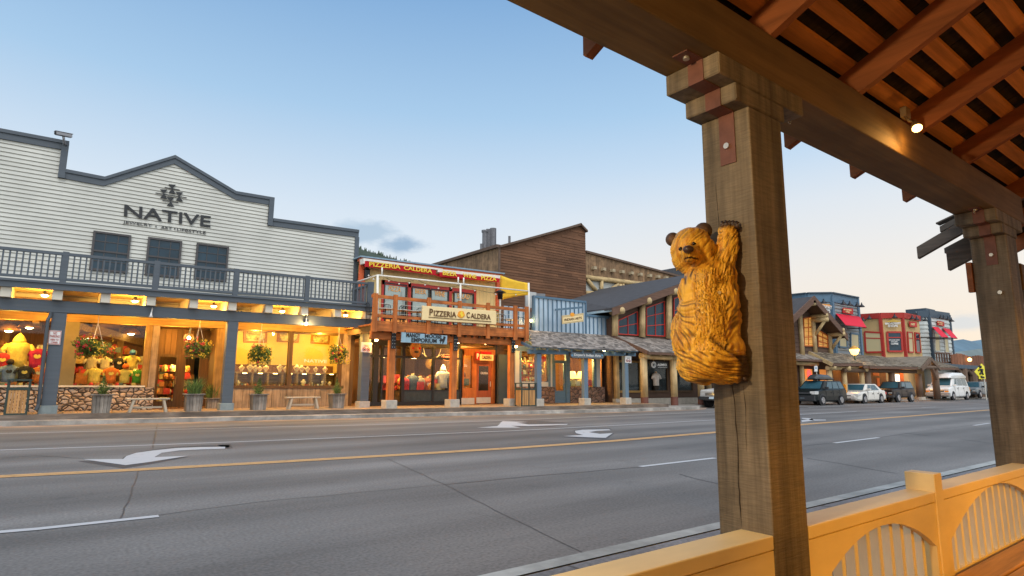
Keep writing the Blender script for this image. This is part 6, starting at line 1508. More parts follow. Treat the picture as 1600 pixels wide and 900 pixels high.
t = fsign(B, A, ((1272, 486), (1300, 489), (1300, 478), (1272, 474)), 'white arched lettering partly hidden behind the log gable roof', [('BROADWAY', .0, .5, 1, 1), ('SHOPS', .45, 0, .9, .45)], None, sign_white, panel=False)
fslab(m := MB(), B, A, [(1284, 475), (1296, 476), (1300, 479.5), (1282, 478.5)], .16, .03); fin('emblem', m, MATS['sign_orange'], t)
for p0 in (1280,): face(m := MB(), B, A, .15, 3, 3, .15)
# --- tan corner building
tb = thing('shop_building', 'tan corner building with red trim and BROADWAY SHOPS lettering', 'shop building', (66, YF+2, .2))
S, B, A, E_ = three_faces(1345, 1378.5, 1412.5, 1438, YF+.4, None, .15)
zS, zB, zA, zE = ztop(S, 491), ztop(B, 489), ztop(A, 488.5), ztop(E_, 494)
TB = (S, B, A, E_)
for p, q2, z0, z1 in ((S, B, zS, zB), (B, A, zB, zA), (A, E_, zA, zE)):
    face(m := MB(), p, q2, .15, z0, z1, .15); fin('wall', m, tan_wall, tb); d = (q2-p).normalized(); nrm = v(d.y, -d.x, 0); m = MB()
    m.hexa([v(p.x, p.y, z0-.55)+nrm*.14, v(q2.x, q2.y, z1-.55)+nrm*.14, v(q2.x, q2.y, z1-.55), v(p.x, p.y, z0-.55), v(p.x, p.y, z0)+nrm*.2, v(q2.x, q2.y, z1)+nrm*.2, v(q2.x, q2.y, z1), v(p.x, p.y, z0)]); fin('cornice', m, red_trim, tb)
for p in (B, A): d = .13; m = MB(); m.box(p.x-d, p.x+d, p.y-d, p.y+d, 3.2, ztop(p, 491)); fin('corner_board', m, red_trim, tb)
m = MB().prism([v(p.x, p.y, z-.4) for p, z in ((S, zS), (B, zB), (A, zA), (E_, zE))]+[v(E_.x, E_.y+12, zE-.4), v(S.x, E_.y+12, zE-.4)], (0, 0, .2)); fin('flat_roof', m, dkroof, tb)
fwin(tb, S, B, ((1351, 518.5), (1377, 520), (1380, 550), (1353, 550.5)), red_trim, dimglow, 0, .3, .17); fwin(tb, B, A, ((1386, 519), (1408, 519), (1410, 549), (1388, 549)), red_trim, win_dark, 0, .28, .17)
fwin(tb, A, E_, ((1418, 519), (1425, 519.5), (1427, 550.5), (1420, 550)), red_trim, dimglow, 0, .3, .13); fwin(tb, A, E_, ((1429.5, 520), (1436, 521), (1438.5, 551), (1431.5, 550.5)), red_trim, win_dark, 0, .3, .13)
t = fsign(B, A, ((1383, 511), (1407, 511), (1407.5, 503.5), (1383, 504.5)), 'white BROADWAY SHOPS lettering with gold peak on the tan corner building', [('BROADWAY', 0, .55, 1, 1.05), ('SHOPS', .18, 0, .82, .5)], None, sign_white, panel=False)
fslab(m := MB(), B, A, [(1384, 503.5), (1392, 500), (1395.5, 498.5), (1399, 500), (1408, 503)], .12, .04); fin('emblem', m, mat('gold_paint', (.55, .36, .06), .5, .1, 4, bump=0), t)
t = fsign(B, A, ((1388, 538.5), (1407.5, 538.5), (1407.5, 530), (1388, 530)), 'white lettering on the dark window of the tan corner building', [('DYLANS NEW', .05, .75, .9, .95), ('GALLERY', .2, .45, .75, .62), ('COFFEE', .2, 0, .8, .32)], None, sign_white, off=.2, panel=False)
fsign(A, E_, ((1421, 510.5), (1432, 511.5), (1431.5, 503), (1419.5, 502)), 'small red sign on the right wall of the tan corner building', [('NEST', .25, .3, .8, .7)], redsg, MATS['sign_cream'])
for px, py, p, q2, lb in ((1358.5, 497, S, B, 'black gooseneck lamp on the left wall of the tan corner building'), (1349, 500, S, B, 'black gooseneck lamp at the far left corner of the tan building beside the red awning'), (1398, 495, B, A, 'black gooseneck lamp above the white BROADWAY SHOPS lettering'), (1425.5, 497, A, E_, 'black gooseneck lamp above the red sign of the tan building, left of two'), (1432.5, 498.5, A, E_, 'black gooseneck lamp above the red sign of the tan building, right of two')): gooseneck(p, q2, px, py, lb)
# --- white boarded corner building
wb = thing('shop_building', 'narrow white boarded corner building with dark blue trim and two red awnings', 'shop building', (74, YF+2, .2))
S, A, E_ = None, v(PY(1454, 522, YF+.2).x, YF+.2, 5.8), v(PY(1485.5, 522, YF+.2).x, YF+.2, 5.8); S = along(A, (-.7071, .7071, 0), 1437)
zS, zA, zE = ztop(S, 486), ztop(A, 484.5), ztop(E_, 489)
for p, q2, z0, z1 in ((S, A, zS, zA), (A, E_, zA, zE)):
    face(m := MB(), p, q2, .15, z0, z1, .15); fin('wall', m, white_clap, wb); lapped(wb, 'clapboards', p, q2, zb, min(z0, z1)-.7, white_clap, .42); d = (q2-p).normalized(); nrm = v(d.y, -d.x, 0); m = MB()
    m.hexa([v(p.x, p.y, z0-.75)+nrm*.12, v(q2.x, q2.y, z1-.75)+nrm*.12, v(q2.x, q2.y, z1-.75), v(p.x, p.y, z0-.75), v(p.x, p.y, z0)+nrm*.12, v(q2.x, q2.y, z1)+nrm*.12, v(q2.x, q2.y, z1), v(p.x, p.y, z0)]); fin('cornice', m, dkblue, wb)
for p in (A, E_): m = MB(); m.box(p.x-.15, p.x+.15, p.y-.15, p.y+.15, 3.2, ztop(p, 492)); fin('corner_board', m, dkblue, wb)
m = MB().prism([v(S.x, S.y, zS-.4), v(A.x, A.y, zA-.4), v(E_.x, E_.y, zE-.4), v(E_.x, E_.y+12, zE-.4), v(S.x, E_.y+12, zS-.4)], (0, 0, .2)); fin('flat_roof', m, dkroof, wb)
m = MB().box(A.x+3.4, E_.x+.2, YF+1.5, YF+3.5, zE-.5, ztop(v(E_.x, YF+1.5, 0), 484)); fin('roof_turret', m, dkblue, wb)
fwin(wb, A, E_, ((1460, 520), (1466.5, 521), (1468.5, 549), (1461, 548.5)), mat('pale_frame', (.5, .5, .46), .6, .1, 4, bump=0), dimglow, 0, None, .12); fwin(wb, A, E_, ((1474.5, 523), (1479.5, 524), (1482.5, 551), (1477, 550.5)), MATS['pale_frame'], dimglow, 0, None, .1)
awning(A, E_, ((1456.5, 511), (1466.5, 512), (1482, 527.5), (1471, 526.5)), 'narrow red awning over the left upper window of the white corner building', 2.0)
awning(A, E_, ((1473, 513), (1483.5, 514.5), (1496, 528.8), (1486.5, 527.8)), 'narrow red awning over the right upper window of the white corner building', 2.0)
fsign(A, E_, ((1464.5, 508), (1475, 510), (1474, 503), (1463.8, 501)), 'small red sign above the two red awnings of the white corner building', [('BROADWAY', .1, .55, .9, .8), ('SHOPS', .25, .2, .75, .42)], redsg, MATS['sign_cream'])
for i, (px, py, p, q2) in enumerate(((1439.5, 499, S, A), (1446, 500, S, A), (1470, 496.5, A, E_), (1475, 497.5, A, E_), (1481.5, 498.5, A, E_), (1487, 501, A, E_))): gooseneck(p, q2, px, py, f'black gooseneck lamp on the white boarded corner building, {["first", "second", "third", "fourth", "fifth", "sixth"][i]} from the left')
m = MB()
for px in range(1463, 1487, 4): a_ = onface(A, E_, px, 552, .5); m.box(a_.x-.05, a_.x+.05, a_.y-.05, a_.y+.05, a_.z-1.0, a_.z)
a_, b_ = onface(A, E_, 1461, 551.5, .5), onface(A, E_, 1487, 551.8, .5); m.bar(a_, b_, .1, .12); m.bar(a_-v(0, 0, .95), b_-v(0, 0, .95), .1, .1); fin('balcony_rail', m, wood('rail_brown', (.16, .08, .05), 'x', bump=.1), wb)

# --- log chalet with gable
YCh = 22.6
ch = thing('shop_building', 'brown log chalet with deep gable and lit orange windows right of the bear post', 'shop building', (PY(1280, 600, YCh).x, YCh, .2))
Yv = YCh-1.1
pk, ev = PY(1271, 466, Yv), PY(1323, 526, Yv); hw = ev.x-pk.x; evl = v(pk.x-hw, Yv, ev.z)
m = MB()
for p, q2 in ((evl, pk), (pk, ev)):
    m.hexa([p, q2, q2+v(0, 14, 0), p+v(0, 14, 0), p+v(0, 0, .14), q2+v(0, 0, .14), q2+v(0, 14, .14), p+v(0, 14, .14)])
fin('roof', m, dkroof, ch)
m = MB()
for p, q2 in ((evl, pk), (pk, ev)): m.hexa([p+v(0, -.1, -.32), q2+v(0, -.1, -.32), q2+v(0, -.001, -.32), p+v(0, -.001, -.32), p+v(0, -.1, .18), q2+v(0, -.1, .18), q2+v(0, -.001, .18), p+v(0, -.001, .18)])
fin('barge_board', m, fascia, ch)
m = MB()
for p, q2 in ((evl, pk), (pk, ev)): m.hexa([p+v(0, .01, -.12), q2+v(0, .01, -.12), q2+v(0, 1.1, -.12), p+v(0, 1.1, -.12), p+v(0, .01, -.01), q2+v(0, .01, -.01), q2+v(0, 1.1, -.01), p+v(0, 1.1, -.01)])
fin('eave_soffit', m, brown_dk, ch)
xl_, xr_ = evl.x+.5, ev.x-.35; zl = lambda x: pk.z-(pk.z-ev.z)*abs(x-pk.x)/hw-.13
m = MB().prism([v(xl_, YCh, .1), v(xr_, YCh, .1), v(xr_, YCh, zl(xr_)), v(pk.x, YCh, pk.z-.13), v(xl_, YCh, zl(xl_))], (0, .2, 0)); m.box(xl_, xl_+.1, YCh+.2, YCh+12, .1, zl(xl_)); m.box(xr_-.1, xr_, YCh+.2, YCh+12, .1, zl(xr_)); fin('gable_wall', m, lodge_w, ch)
for px in (1252.5, 1272.5, 1297):
    X = PY(px, 540, YCh-.1).x; zt_ = min(zl(X)-.05, PY(px, 500, YCh).z+.6 if px < 1260 else (PY(px, 499, YCh-.6).z if px < 1280 else PY(px, 521, YCh-.6).z))
    fin('log_post', MB().tube([(X, YCh-.12, 3.4), (X, YCh-.12, zt_)], .17, 10), logz, ch, smooth=True)
    if px > 1260:
        fin('log_bracket', MB().tube([(X, YCh+.1, zt_), (X, YCh-1.25, zt_)], .17, 10), log, ch, smooth=True); fin('log_bracket', MB().tube([(X, YCh+.1, zt_+.3), (X, YCh-1.25, zt_+.3)], .15, 10), log, ch, smooth=True); fin('log_brace', MB().tube([(X, YCh-.15, zt_-1.2), (X, YCh-1.0, zt_-.1)], .11, 10), log, ch, smooth=True)
fin('ridge_log', MB().tube([(pk.x, YCh-1.2, pk.z-.35), (pk.x, YCh, pk.z-.35)], .2, 10), log, ch, smooth=True)
orf = mat('orange_window_frame', (.5, .12, .02), .6, .1, 4, bump=0)
def lit_win(px):
    Y = YCh-.03; w_ = wframe(ch, px, Y, .08, orf, emis('lit_upper_window', (.55, .27, .06), .55), mull=1); a_, b_, c_, d_ = [PY(x, y, Y) for x, y in px]; f = MB()
    for u in (.35, .68): p0, p1 = a_.lerp(d_, u), b_.lerp(c_, u); f.prism([p0+v(0, 0, .04), p1+v(0, 0, .04), p1-v(0, 0, .04), p0-v(0, 0, .04)], (0, -.06, 0))
    fin('glazing_bar', f, orf, w_)
lit_win([(1254.5, 497), (1270, 494), (1270.5, 541.5), (1256, 541)]); lit_win([(1276.5, 514), (1293, 524), (1293.5, 543.5), (1278, 542)])
z = 3.5
m = MB()
while z < 6.5: m.box(xl_, xr_, YCh-.03, YCh, z, z+.025); z += .3
fin('log_courses', m, mat('course_gap', (.06, .035, .025), .8, .1, 4, bump=0), ch)
brown_shake = wood('brown_shakes', (.20, .165, .12), 'y', bump=.6, island=.4, streak=.2)
YCe = 20.9
def porch_roof(parent, px0, px1, yb0, ye0, yw, ye, rows=8, seed=2, xe0=None, xe1=None):
    a_ = PY(px0[0], px0[1], ye); b_ = PY(px1[0], px1[1], ye); ztw = None
    q4_ = [v(a_.x, yw, yb0), v(b_.x, yw, yb0), b_, a_]
    shake_roof(q4_, rows, parent, wmin=.25, wmax=.6, lift=.05, mt=brown_shake, seed=seed)
    m = MB(); m.prism([p-v(0, 0, .08) for p in q4_], (0, 0, .06)); m.bar(a_-v(0, 0, .12), b_-v(0, 0, .12), .1, .2); fin('roof_deck', m, fascia, parent); return q4_
q5 = porch_roof(ch, (1301, 567.5), (1347, 567.5), PY(1250, 548, YCh).z, None, YCh, YCe)
m = MB(); m.bar(q5[0]-v(.02, 0, .1), q5[3]-v(.02, 0, .12), .1, .26); m.tube([q5[3]+v(0, .4, -.35), q5[2]+v(0, .4, -.35)], .16, 10); fin('log_beam', m, log, ch)
for px in (1295.5, 1318.5, 1346):
    X = PY(px, 600, YCe+.5).x; fin('log_post', MB().tube([(X, YCe+.45, .15), (X, YCe+.45, q5[3].z-.4)], .2, 12), logz, ch, smooth=True); fin('log_end', MB().tube([(X, YCe-.05, q5[3].z-.32), (X, YCe+.6, q5[3].z-.32)], .18, 12), log, ch, smooth=True)
fin('log_post', MB().tube([(PY(1255, 600, YCh-.2).x, YCh-.15, .15), (PY(1255, 600, YCh-.2).x, YCh-.15, 3.2)], .16, 12), logz, ch, smooth=True)
m = MB(); 
for p0, p1, z0_, z1_ in ((1258, 1270, .9, 2.5), (1281.5, 1292, .9, 2.5)): m.box(PY(p0, 600, YCh).x, PY(p1, 600, YCh).x, YCh-.03, YCh-.01, z0_, z1_)
fin('lit_shop_window', m, emis('lit_shop', (.75, .25, .05), .6), ch)
m = MB(); X = PY(1264.5, 584, YCh-.08); m.lathe(X, [(0.0, 0), (.32, 0), (.32, .03), (0, .03)], 14, axis='y'); fin('neon', m, emis('neon_red2', (1, .05, .04), 3), ch)
# porches below the corner buildings
q6 = porch_roof(cb, (1349, 571), (1360, 571), 4.0, None, YF+.9, YCe-.1)
q6 = porch_roof(tb, (1358, 571.5), (1438, 573.5), 3.95, None, YF+.35, YCe-.2, rows=9, seed=9)
m = MB(); m.tube([q6[3]+v(-3.5, .4, -.4), q6[2]+v(0, .4, -.4)], .15, 8); fin('log_beam', m, brown_dk, tb)
dlog = wood('dark_log', (.14, .09, .06), 'z', bump=.2)
for px in (1356, 1394, 1436): X = PY(px, 600, YCe+.3).x; fin('log_post', MB().tube([(X, YCe+.3, .35), (X, YCe+.3, q6[3].z-.45)], .26, 12), dlog, tb, smooth=True); fin('post_base', MB().tube([(X, YCe+.3, .1), (X, YCe+.3, .36)], .4, 12), concrete_light, tb)
m = MB(); m.box(PY(1320, 600, YF+.9).x, PY(1344, 600, YF+.9).x, YF+.8, YF+.9, .15, 3.6); fin('dark_wall', m, blackm, cb)
m = MB(); m.box(PY(1320, 600, YF+.9).x+.1, PY(1329, 600, YF+.9).x, YF+.75, YF+.79, .6, 2.3); fin('lit_door', m, wglow, cb)
m = MB(); x0_, x1_ = q6[0].x-4, q6[1].x; m.box(x0_, x1_, YF+.2, YF+.34, .15, 3.7); fin('porch_back_wall', m, brown_dk, tb)
m = MB(); 
for p0, p1, z0_, z1_ in ((1369, 1378, 2.2, 3.1), (1374, 1378, .8, 2.0), (1410, 1416, 1.0, 3.0)): m.box(PY(p0, 600, YF).x, PY(p1, 600, YF).x, YF+.16, YF+.19, z0_, z1_)
fin('orange_panels', m, mat('orange_panel', (.45, .13, .03), .7, .2, 3, bump=0), tb)
fin('lit_screen', MB().box(PY(1398, 600, YF).x, PY(1408.5, 600, YF).x, YF+.1, YF+.15, 1.25, 2.35), emis('lit_screen', (1, .9, .75), 2.2), tb)
for px in (1330, 1372, 1402, 1428): pt('porch_lamp', (PY(px, 600, YF-.8).x, YF-.9, 2.7), 110, (1, .45, .12), .1, tb)
# gabled porch at the corner
gp = thing('porch_gable', 'small dark timber gable porch with bent logs in front of the white corner building', 'porch', (PY(1457, 600, YCe).x, YCe, .2))
Yg = YCe-.4; gpk, ge0, ge1 = PY(1452.5, 560, Yg), PY(1438, 577, Yg), PY(1467, 576, Yg)
m = MB()
for p, q2 in ((ge0, gpk), (gpk, ge1)): m.hexa([p, q2, q2+v(0, 3.5, 0), p+v(0, 3.5, 0), p+v(0, 0, .2), q2+v(0, 0, .2), q2+v(0, 3.5, .2), p+v(0, 3.5, .2)])
fin('roof', m, brown_shake, gp); m = MB()
for p, q2 in ((ge0, gpk), (gpk, ge1)): m.bar(p+v(0, -.1, -.05), q2+v(0, -.1, -.05), .12, .3)
m.tube([PY(1441, 568+6, Yg), PY(1466, 574, Yg)], .16, 8); m.tube([PY(1452.5, 562, Yg), PY(1452.5, 574, Yg)], .12, 8); m.tube([PY(1455, 574, Yg), PY(1463, 592, Yg)], .16, 8); fin('log_truss', m, dlog, gp)
X = PY(1462.5, 600, Yg+.2).x; fin('log_post', MB().tube([(X, Yg+.2, .15), (X, Yg+.2, 3.3)], .28, 12), dlog, gp, smooth=True)
q7 = porch_roof(wb, (1467, 574), (1497, 574.5), 3.95, None, YF+.1, YCe+.3, rows=6, seed=12)
# far balcony building and deck
fb = thing('deck_building', 'dark log deck building with lamp-lit balcony at the far end of the street', 'building', (95, 24, .2))
Yf2 = 22.6; a_, b_ = PY(1486, 551, Yf2), PY(1530, 552, Yf2)
m = MB(); X = a_.x
while X < b_.x+4: m.box(X, X+.8, Yf2, Yf2+.1, PY(1500, 570, Yf2).z, a_.z-.1+.1*math.sin(X)); X += .85
fin('balcony_boards', m, mat('reddish_boards', (.20, .075, .035), .8, .2, 2, bump=0, island=.3), fb); fin('balcony_deck', MB().box(a_.x-4, b_.x+6, Yf2-.3, Yf2+4, PY(1500, 576, Yf2).z, PY(1500, 570, Yf2).z), dkblue, fb)
fin('wall', MB().box(a_.x-2, b_.x+8, Yf2+3.6, Yf2+4, .1, PY(1500, 572, Yf2).z), brown_dk, fb)
m = MB(); m.box(PY(1529, 600, Yf2+.5).x, PY(1529, 600, Yf2+.5).x+9, Yf2+.5, Yf2+1, .1, a_.z-.1); fin('orange_wall', m, mat('orange_wall', (.55, .19, .09), .8, .1, 2, bump=0), fb)
for px in (1506, 1521, 1533): X = PY(px, 600, Yf2).x; m = MB(); m.tube([(X, Yf2, .1), (X, Yf2, PY(px, 576, Yf2).z)], .45, 10); m.tube([(X, Yf2, 2.4), (X-1.6, Yf2, PY(px, 576, Yf2).z)], .2, 8); m.tube([(X, Yf2, 2.4), (X+1.6, Yf2, PY(px, 576, Yf2).z)], .2, 8); fin('log_post', m, dlog, fb)
p = PY(1515, 562, Yf2-.3); fin('lamp_globe', MB().ball(p, .2), emis('far_bulb', (1, .6, .2), 6), fb, smooth=True)
fin('white_notice', MB().box(PY(1478, 600, Yf2+1).x, PY(1489.5, 600, Yf2+1).x, Yf2+1, Yf2+1.1, PY(1484, 589, Yf2+1).z, PY(1484, 579, Yf2+1).z), white_clap, fb)
# street lamp
p = PY(1335, 549, YCe+.9); t = thing('street_lamp', 'lit lamp on a short dark green pole above the far shake roofs', 'street lamp', (p.x, p.y, PY(1335, 569, YCe+.9).z))
fin('pole', MB().tube([(p.x, p.y, PY(1335, 570, YCe+.9).z), (p.x, p.y, p.z-.3)], [.09, .07], 10), mat('green_pole', (.03, .05, .03), .5, .1, 5, bump=0), t, smooth=True); fin('lantern', MB().lathe((p.x, p.y, p.z), [(.1, -.3), (.24, -.2), (.36, .15), (.3, .18)], 12), emis('street_glow', (1, .6, .16), 4), t, smooth=True); fin('cap', MB().lathe((p.x, p.y, p.z), [(.38, .18), (.2, .36), (.03, .46)], 12), mat('amber_cap', (.6, .3, .05), .5, .1, 5, bump=0), t, smooth=True); pt('light', (p.x, p.y-.5, p.z-.0), 40, (1, .6, .2), .25, t)
# pedestrian crossing sign
Yp_ = 19.3; t = thing('crossing_sign', 'yellow pedestrian crossing sign at the far end of the parked cars', 'sign', PY(1536, 625, Yp_)); c0 = PY(1536.5, 580, Yp_)
ysg = mat('sign_yellow', (.85, .75, .03), .5, .05, 3, bump=0)
fin('pole', MB().tube([(c0.x+.2, Yp_+.06, 0), (c0.x+.2, Yp_+.06, c0.z+.6)], .05, 8), steel, t)
def psl(px, off, t_=.02): m = MB(); slab(m, px, Yp_-off, t_); return m
fin('panel', psl([(1534, 568.3), (1546, 580.5), (1534, 593.5), (1523, 581)], .0, .04), ysg, t); fin('panel', psl([(1529.5, 590), (1541, 590), (1541, 592.2), (1529.5, 592)], .0, .04) if False else psl([(1529.8, 586), (1542, 586), (1542, 592), (1529.8, 592)], .03, .02), ysg, t)
m = MB()
for a__, b__, r_ in (((1532.6, 576.5), (1533.8, 582), .14), ((1533.5, 582), (1531, 584.6), .08), ((1533.8, 582), (1536.2, 584.8), .08), ((1532, 577), (1529, 578.8), .06), ((1533, 577), (1536, 578), .06)): m.tube([PY(*a__, Yp_-.05), PY(*b__, Yp_-.05)], r_, 6)
m.ball(PY(1531.3, 573.2, Yp_-.05), .15); m.tube([PY(1532.5, 588.4, Yp_-.06), PY(1537, 589.8, Yp_-.06)], .09, 6); fin('pictogram', m, sign_black, t)
# pictogram sign near the chalet
t = thing('street_sign', 'small white parking sign standing before the chalet porch', 'sign', PY(1275, 600, 20.6)); fin('pole', MB().tube([PY(1275, 570, 20.62), v(PY(1275, 570, 20.62).x, 20.62, .14)], .03, 6), steel, t); m = MB(); slab(m, [(1272.5, 572), (1277.5, 572), (1277.5, 580.5), (1272.8, 580.5)], 20.57, .02); fin('panel', m, sign_white, t); m = MB(); slab(m, [(1274, 574), (1276.3, 574), (1276.3, 576), (1274, 576)], 20.555, .01); fin('pictogram', m, mat('sign_blue', (.1, .25, .5), .5, .1, 4, bump=0), t)

# ================================================================ hills
tree_m = mat('hill_forest', (.045, .06, .04), .95, .35, .03, bump=0)
def hill(name, px, Yd, mt, trees=0, spread=(0, 1), th=9, extra=900):
    pts = [PY(x, y, Yd) for x, y in px]; m = MB(); n_ = len(pts); vs = []
    for p in pts: vs += [p, v(p.x, Yd-extra*.3, -1), v(p.x+60, Yd+extra, -1)]
    fs = []
    for i in range(n_-1): fs += [(3*i+1, 3*i+4, 3*i+3, 3*i), (3*i, 3*i+3, 3*i+5, 3*i+2)]
    m.add(vs, fs); return struct(name, m, mt), pts
_, hp = hill('wooded_hill', [(300, 400), (420, 390), (500, 385), (562, 389), (600, 400), (640, 413), (670, 425), (720, 450), (800, 520)], 520, tree_m)
m = MB(); r_ = random.Random(9)
for i in range(len(hp)-1):
    for k in range(90):
        p = hp[i].lerp(hp[i+1], r_.random()); hgt = r_.uniform(3, 6.5); yy = r_.uniform(-25, 6); zz = p.z+(-abs(yy)*1.1 if yy < 0 else 0)-2
        m.tube([(p.x, p.y+yy, zz), (p.x, p.y+yy, zz+hgt)], [hgt*.22, .2], 6)
wo = fin('hill_conifers', m, mat('conifer_green', (.05, .07, .045), .95, .3, .05, bump=0, island=.4)); wo['kind'] = 'stuff'
far_m = mat('far_mountain', (.10, .17, .22), .95, .2, .0012, bump=0)  # blue of the distant haze is put into the base colour
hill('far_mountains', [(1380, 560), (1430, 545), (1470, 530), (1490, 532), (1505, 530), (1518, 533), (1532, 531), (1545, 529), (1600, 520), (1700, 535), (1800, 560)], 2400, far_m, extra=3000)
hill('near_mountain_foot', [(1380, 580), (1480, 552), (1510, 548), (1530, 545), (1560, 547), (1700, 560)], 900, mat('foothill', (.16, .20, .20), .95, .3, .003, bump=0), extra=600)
# ================================================================ vehicles
tyre = mat('tyre_rubber', (.018, .018, .02), .85, .1, 8, bump=0); rim = mat('wheel_alloy', (.42, .43, .45), .3, .1, 8, bump=0, metal=.8)
carglass = mat('car_glass', (.03, .085, .115), .08, .15, 1, bump=0, spec=.5, metal=.0); lamp_c = mat('headlamp', (.6, .6, .58), .1, .1, 9, bump=0, spec=1); amber = mat('amber_lens', (.8, .28, .02), .3, .1, 5, bump=0); dplast = mat('dark_plastic', (.03, .032, .035), .6, .1, 5, bump=0)
plate_m = mat('number_plate', (.42, .55, .65), .5, .1, 9, bump=0)
def vehicle(label, cat, x, y, paint, prof, belt, roof_pts, W, wheels, wr, extra=None, name='parked_car', lower=None, win=None, z0=0.0, tumble=.13):
    """profile in (s,z): s from front bumper (0) toward the rear; the car faces -X and its near side is at y"""
    t = thing(name, label, cat, (x+prof['len']/2, y+W/2, z0), 'cars parked along the far kerb')
    L_ = prof['len']; P = lambda s, w_, z: v(x+s, y+W/2+w_, z0+z)
    # body as lofted sections along s
    secs = prof['body']      # (s, zlow, zhigh, halfwidth)
    m = MB(); vs = []
    for s, zl_, zh, hw_ in secs:
        zm_ = zl_+(zh-zl_)*.45
        for w_, z in ((-hw_*.90, zl_), (-hw_, zl_+.1), (-hw_*1.0, zm_), (-hw_*.97, zh-.08), (-hw_*.90, zh), (hw_*.90, zh), (hw_*.97, zh-.08), (hw_, zm_), (hw_, zl_+.1), (hw_*.90, zl_)): vs.append(P(s, w_, z))
    k = 10; fs = [(i*k+j, i*k+(j+1) % k, (i+1)*k+(j+1) % k, (i+1)*k+j) for i in range(len(secs)-1) for j in range(k)]; fs += [tuple(range(k-1, -1, -1)), tuple(range((len(secs)-1)*k, len(secs)*k))]
    m.add(vs, fs); bo = fin('body', m, paint, t, bevel=.035, seg=3, smooth=False)
    # greenhouse
    (sb0, st0, st1, sb1), zb_, zt_ = prof['cabin'], belt, prof['roof']; hb = W/2*.90; ht = W/2-tumble-W*.06
    base = [P(sb0, -hb, zb_-.02), P(sb1, -hb, zb_-.02), P(sb1, hb, zb_-.02), P(sb0, hb, zb_-.02)]; top = [P(st0, -ht, zt_), P(st1, -ht, zt_), P(st1, ht, zt_), P(st0, ht, zt_)]
    m = MB().hexa(base+top); fin('cabin', m, paint, t, bevel=.06, seg=3)
    def pl(a_, b_, c_, d_, off, nm, mt):
        n_ = (b_-a_).cross(d_-a_).normalized()
        c0_ = (a_+b_+c_+d_)/4; ctr = P(L_/2, 0, zb_)
        if n_.dot(c0_-ctr) < 0: n_ = -n_
        return fin(nm, MB().prism([a_+n_*off*.3, b_+n_*off*.3, c_+n_*off*.3, d_+n_*off*.3], n_*off), mt, t)
    def side_q(u0, u1, w0, w1, sgn):   # quads on side of the cabin, u along s, w up
        b0, b1, t0, t1_ = (base[0], base[1], top[0], top[1]) if sgn < 0 else (base[3], base[2], top[3], top[2])
        f_ = lambda u, w_: (b0.lerp(b1, u)).lerp(t0.lerp(t1_, u), w_)
        return f_(u0, w0), f_(u1, w0), f_(u1, w1), f_(u0, w1)
    for sgn in (-1, 1):
        for u0, u1 in prof['side']:
            pl(*side_q(u0, u1, .10, .86, sgn), .012, 'side_window', carglass)
    def fr_q(b0, b1, t0, t1_, a_, b_): 
        f_ = lambda u, w_: b0.lerp(b1, u).lerp(t0.lerp(t1_, u), w_); return f_(a_, .08), f_(1-a_, .08), f_(1-a_, .9), f_(a_, .9)
    pl(*fr_q(base[3], base[0], top[3], top[0], .07, 0), .012, 'windscreen', carglass); pl(*fr_q(base[1], base[2], top[1], top[2], .1, 0), .012, 'rear_window', carglass)
    for ws_ in wheels:
        for sgn in (-1, 1):
            cy = sgn*(W/2-.11); c_ = P(ws_, cy, wr)
            arch = MB(); arch.lathe(P(ws_, sgn*(W/2-.02), wr+.02), [(.0, -.02), (wr+.075, -.02), (wr+.075, .02), (0, .02)], 20, axis='y'); fin('wheel_arch', arch, dplast, t)
            w_ = MB(); w_.lathe(P(ws_, sgn*(W/2-.09), wr), [(wr*.6, -.11), (wr*.96, -.11), (wr, -.07), (wr, .07), (wr*.96, .12), (wr*.6, .12)], 22, axis='y'); wo_ = fin('wheel', w_, tyre, t, smooth=False)
            h_ = MB(); h_.lathe(P(ws_, sgn*(W/2+.022), wr), [(.0, -.03), (wr*.6, -.03), (wr*.62, .0), (wr*.62, .012), (0, .012)], 18, axis='y'); fin('rim', h_, rim, wo_)
            sp = MB()
            for i in range(5):
                a_ = 2*math.pi*i/5+.4; sp.bar(P(ws_+.15*wr*math.cos(a_), sgn*(W/2+.036), wr+.15*wr*math.sin(a_)), P(ws_+.55*wr*math.cos(a_+.3), sgn*(W/2+.036), wr+.55*wr*math.sin(a_+.3)), .05, .004)
            fin('spoke_gap', sp, dplast, wo_)
    for nm, mt, s0_, s1_, wa, wb_, za, zb2_ in prof['bits']:
        for sgn in ((-1, 1) if wa > 0 or wb_ > 0 and wa >= 0 and nm != 'grille' and wa != -wb_ else (1,)):
            w0_, w1_ = (wa, wb_) if wa == -wb_ else (sgn*wa, sgn*wb_)
            m = MB(); m.hexa([P(s0_, min(w0_, w1_), za), P(s1_, min(w0_, w1_), za), P(s1_, max(w0_, w1_), za), P(s0_, max(w0_, w1_), za), P(s0_+.03, min(w0_, w1_), zb2_), P(s1_, min(w0_, w1_), zb2_), P(s1_, max(w0_, w1_), zb2_), P(s0_+.03, max(w0_, w1_), zb2_)]); fin(nm, m, mt, t, bevel=.01)
    m = MB()   # door seams and sill
    for s_ in prof['seams']:
        m.box(x+s_-.008, x+s_+.008, y-.004-.0, y+.01, z0+.38, z0+belt-.06)
    fin('door_seam', m, dplast, t)
    for s_ in prof['seams'][1:3]: m = MB(); m.box(x+s_-.28, x+s_-.1, y-.03, y+.0, z0+belt-.24, z0+belt-.2); fin('door_handle', m, dplast if paint is not None else dplast, t)
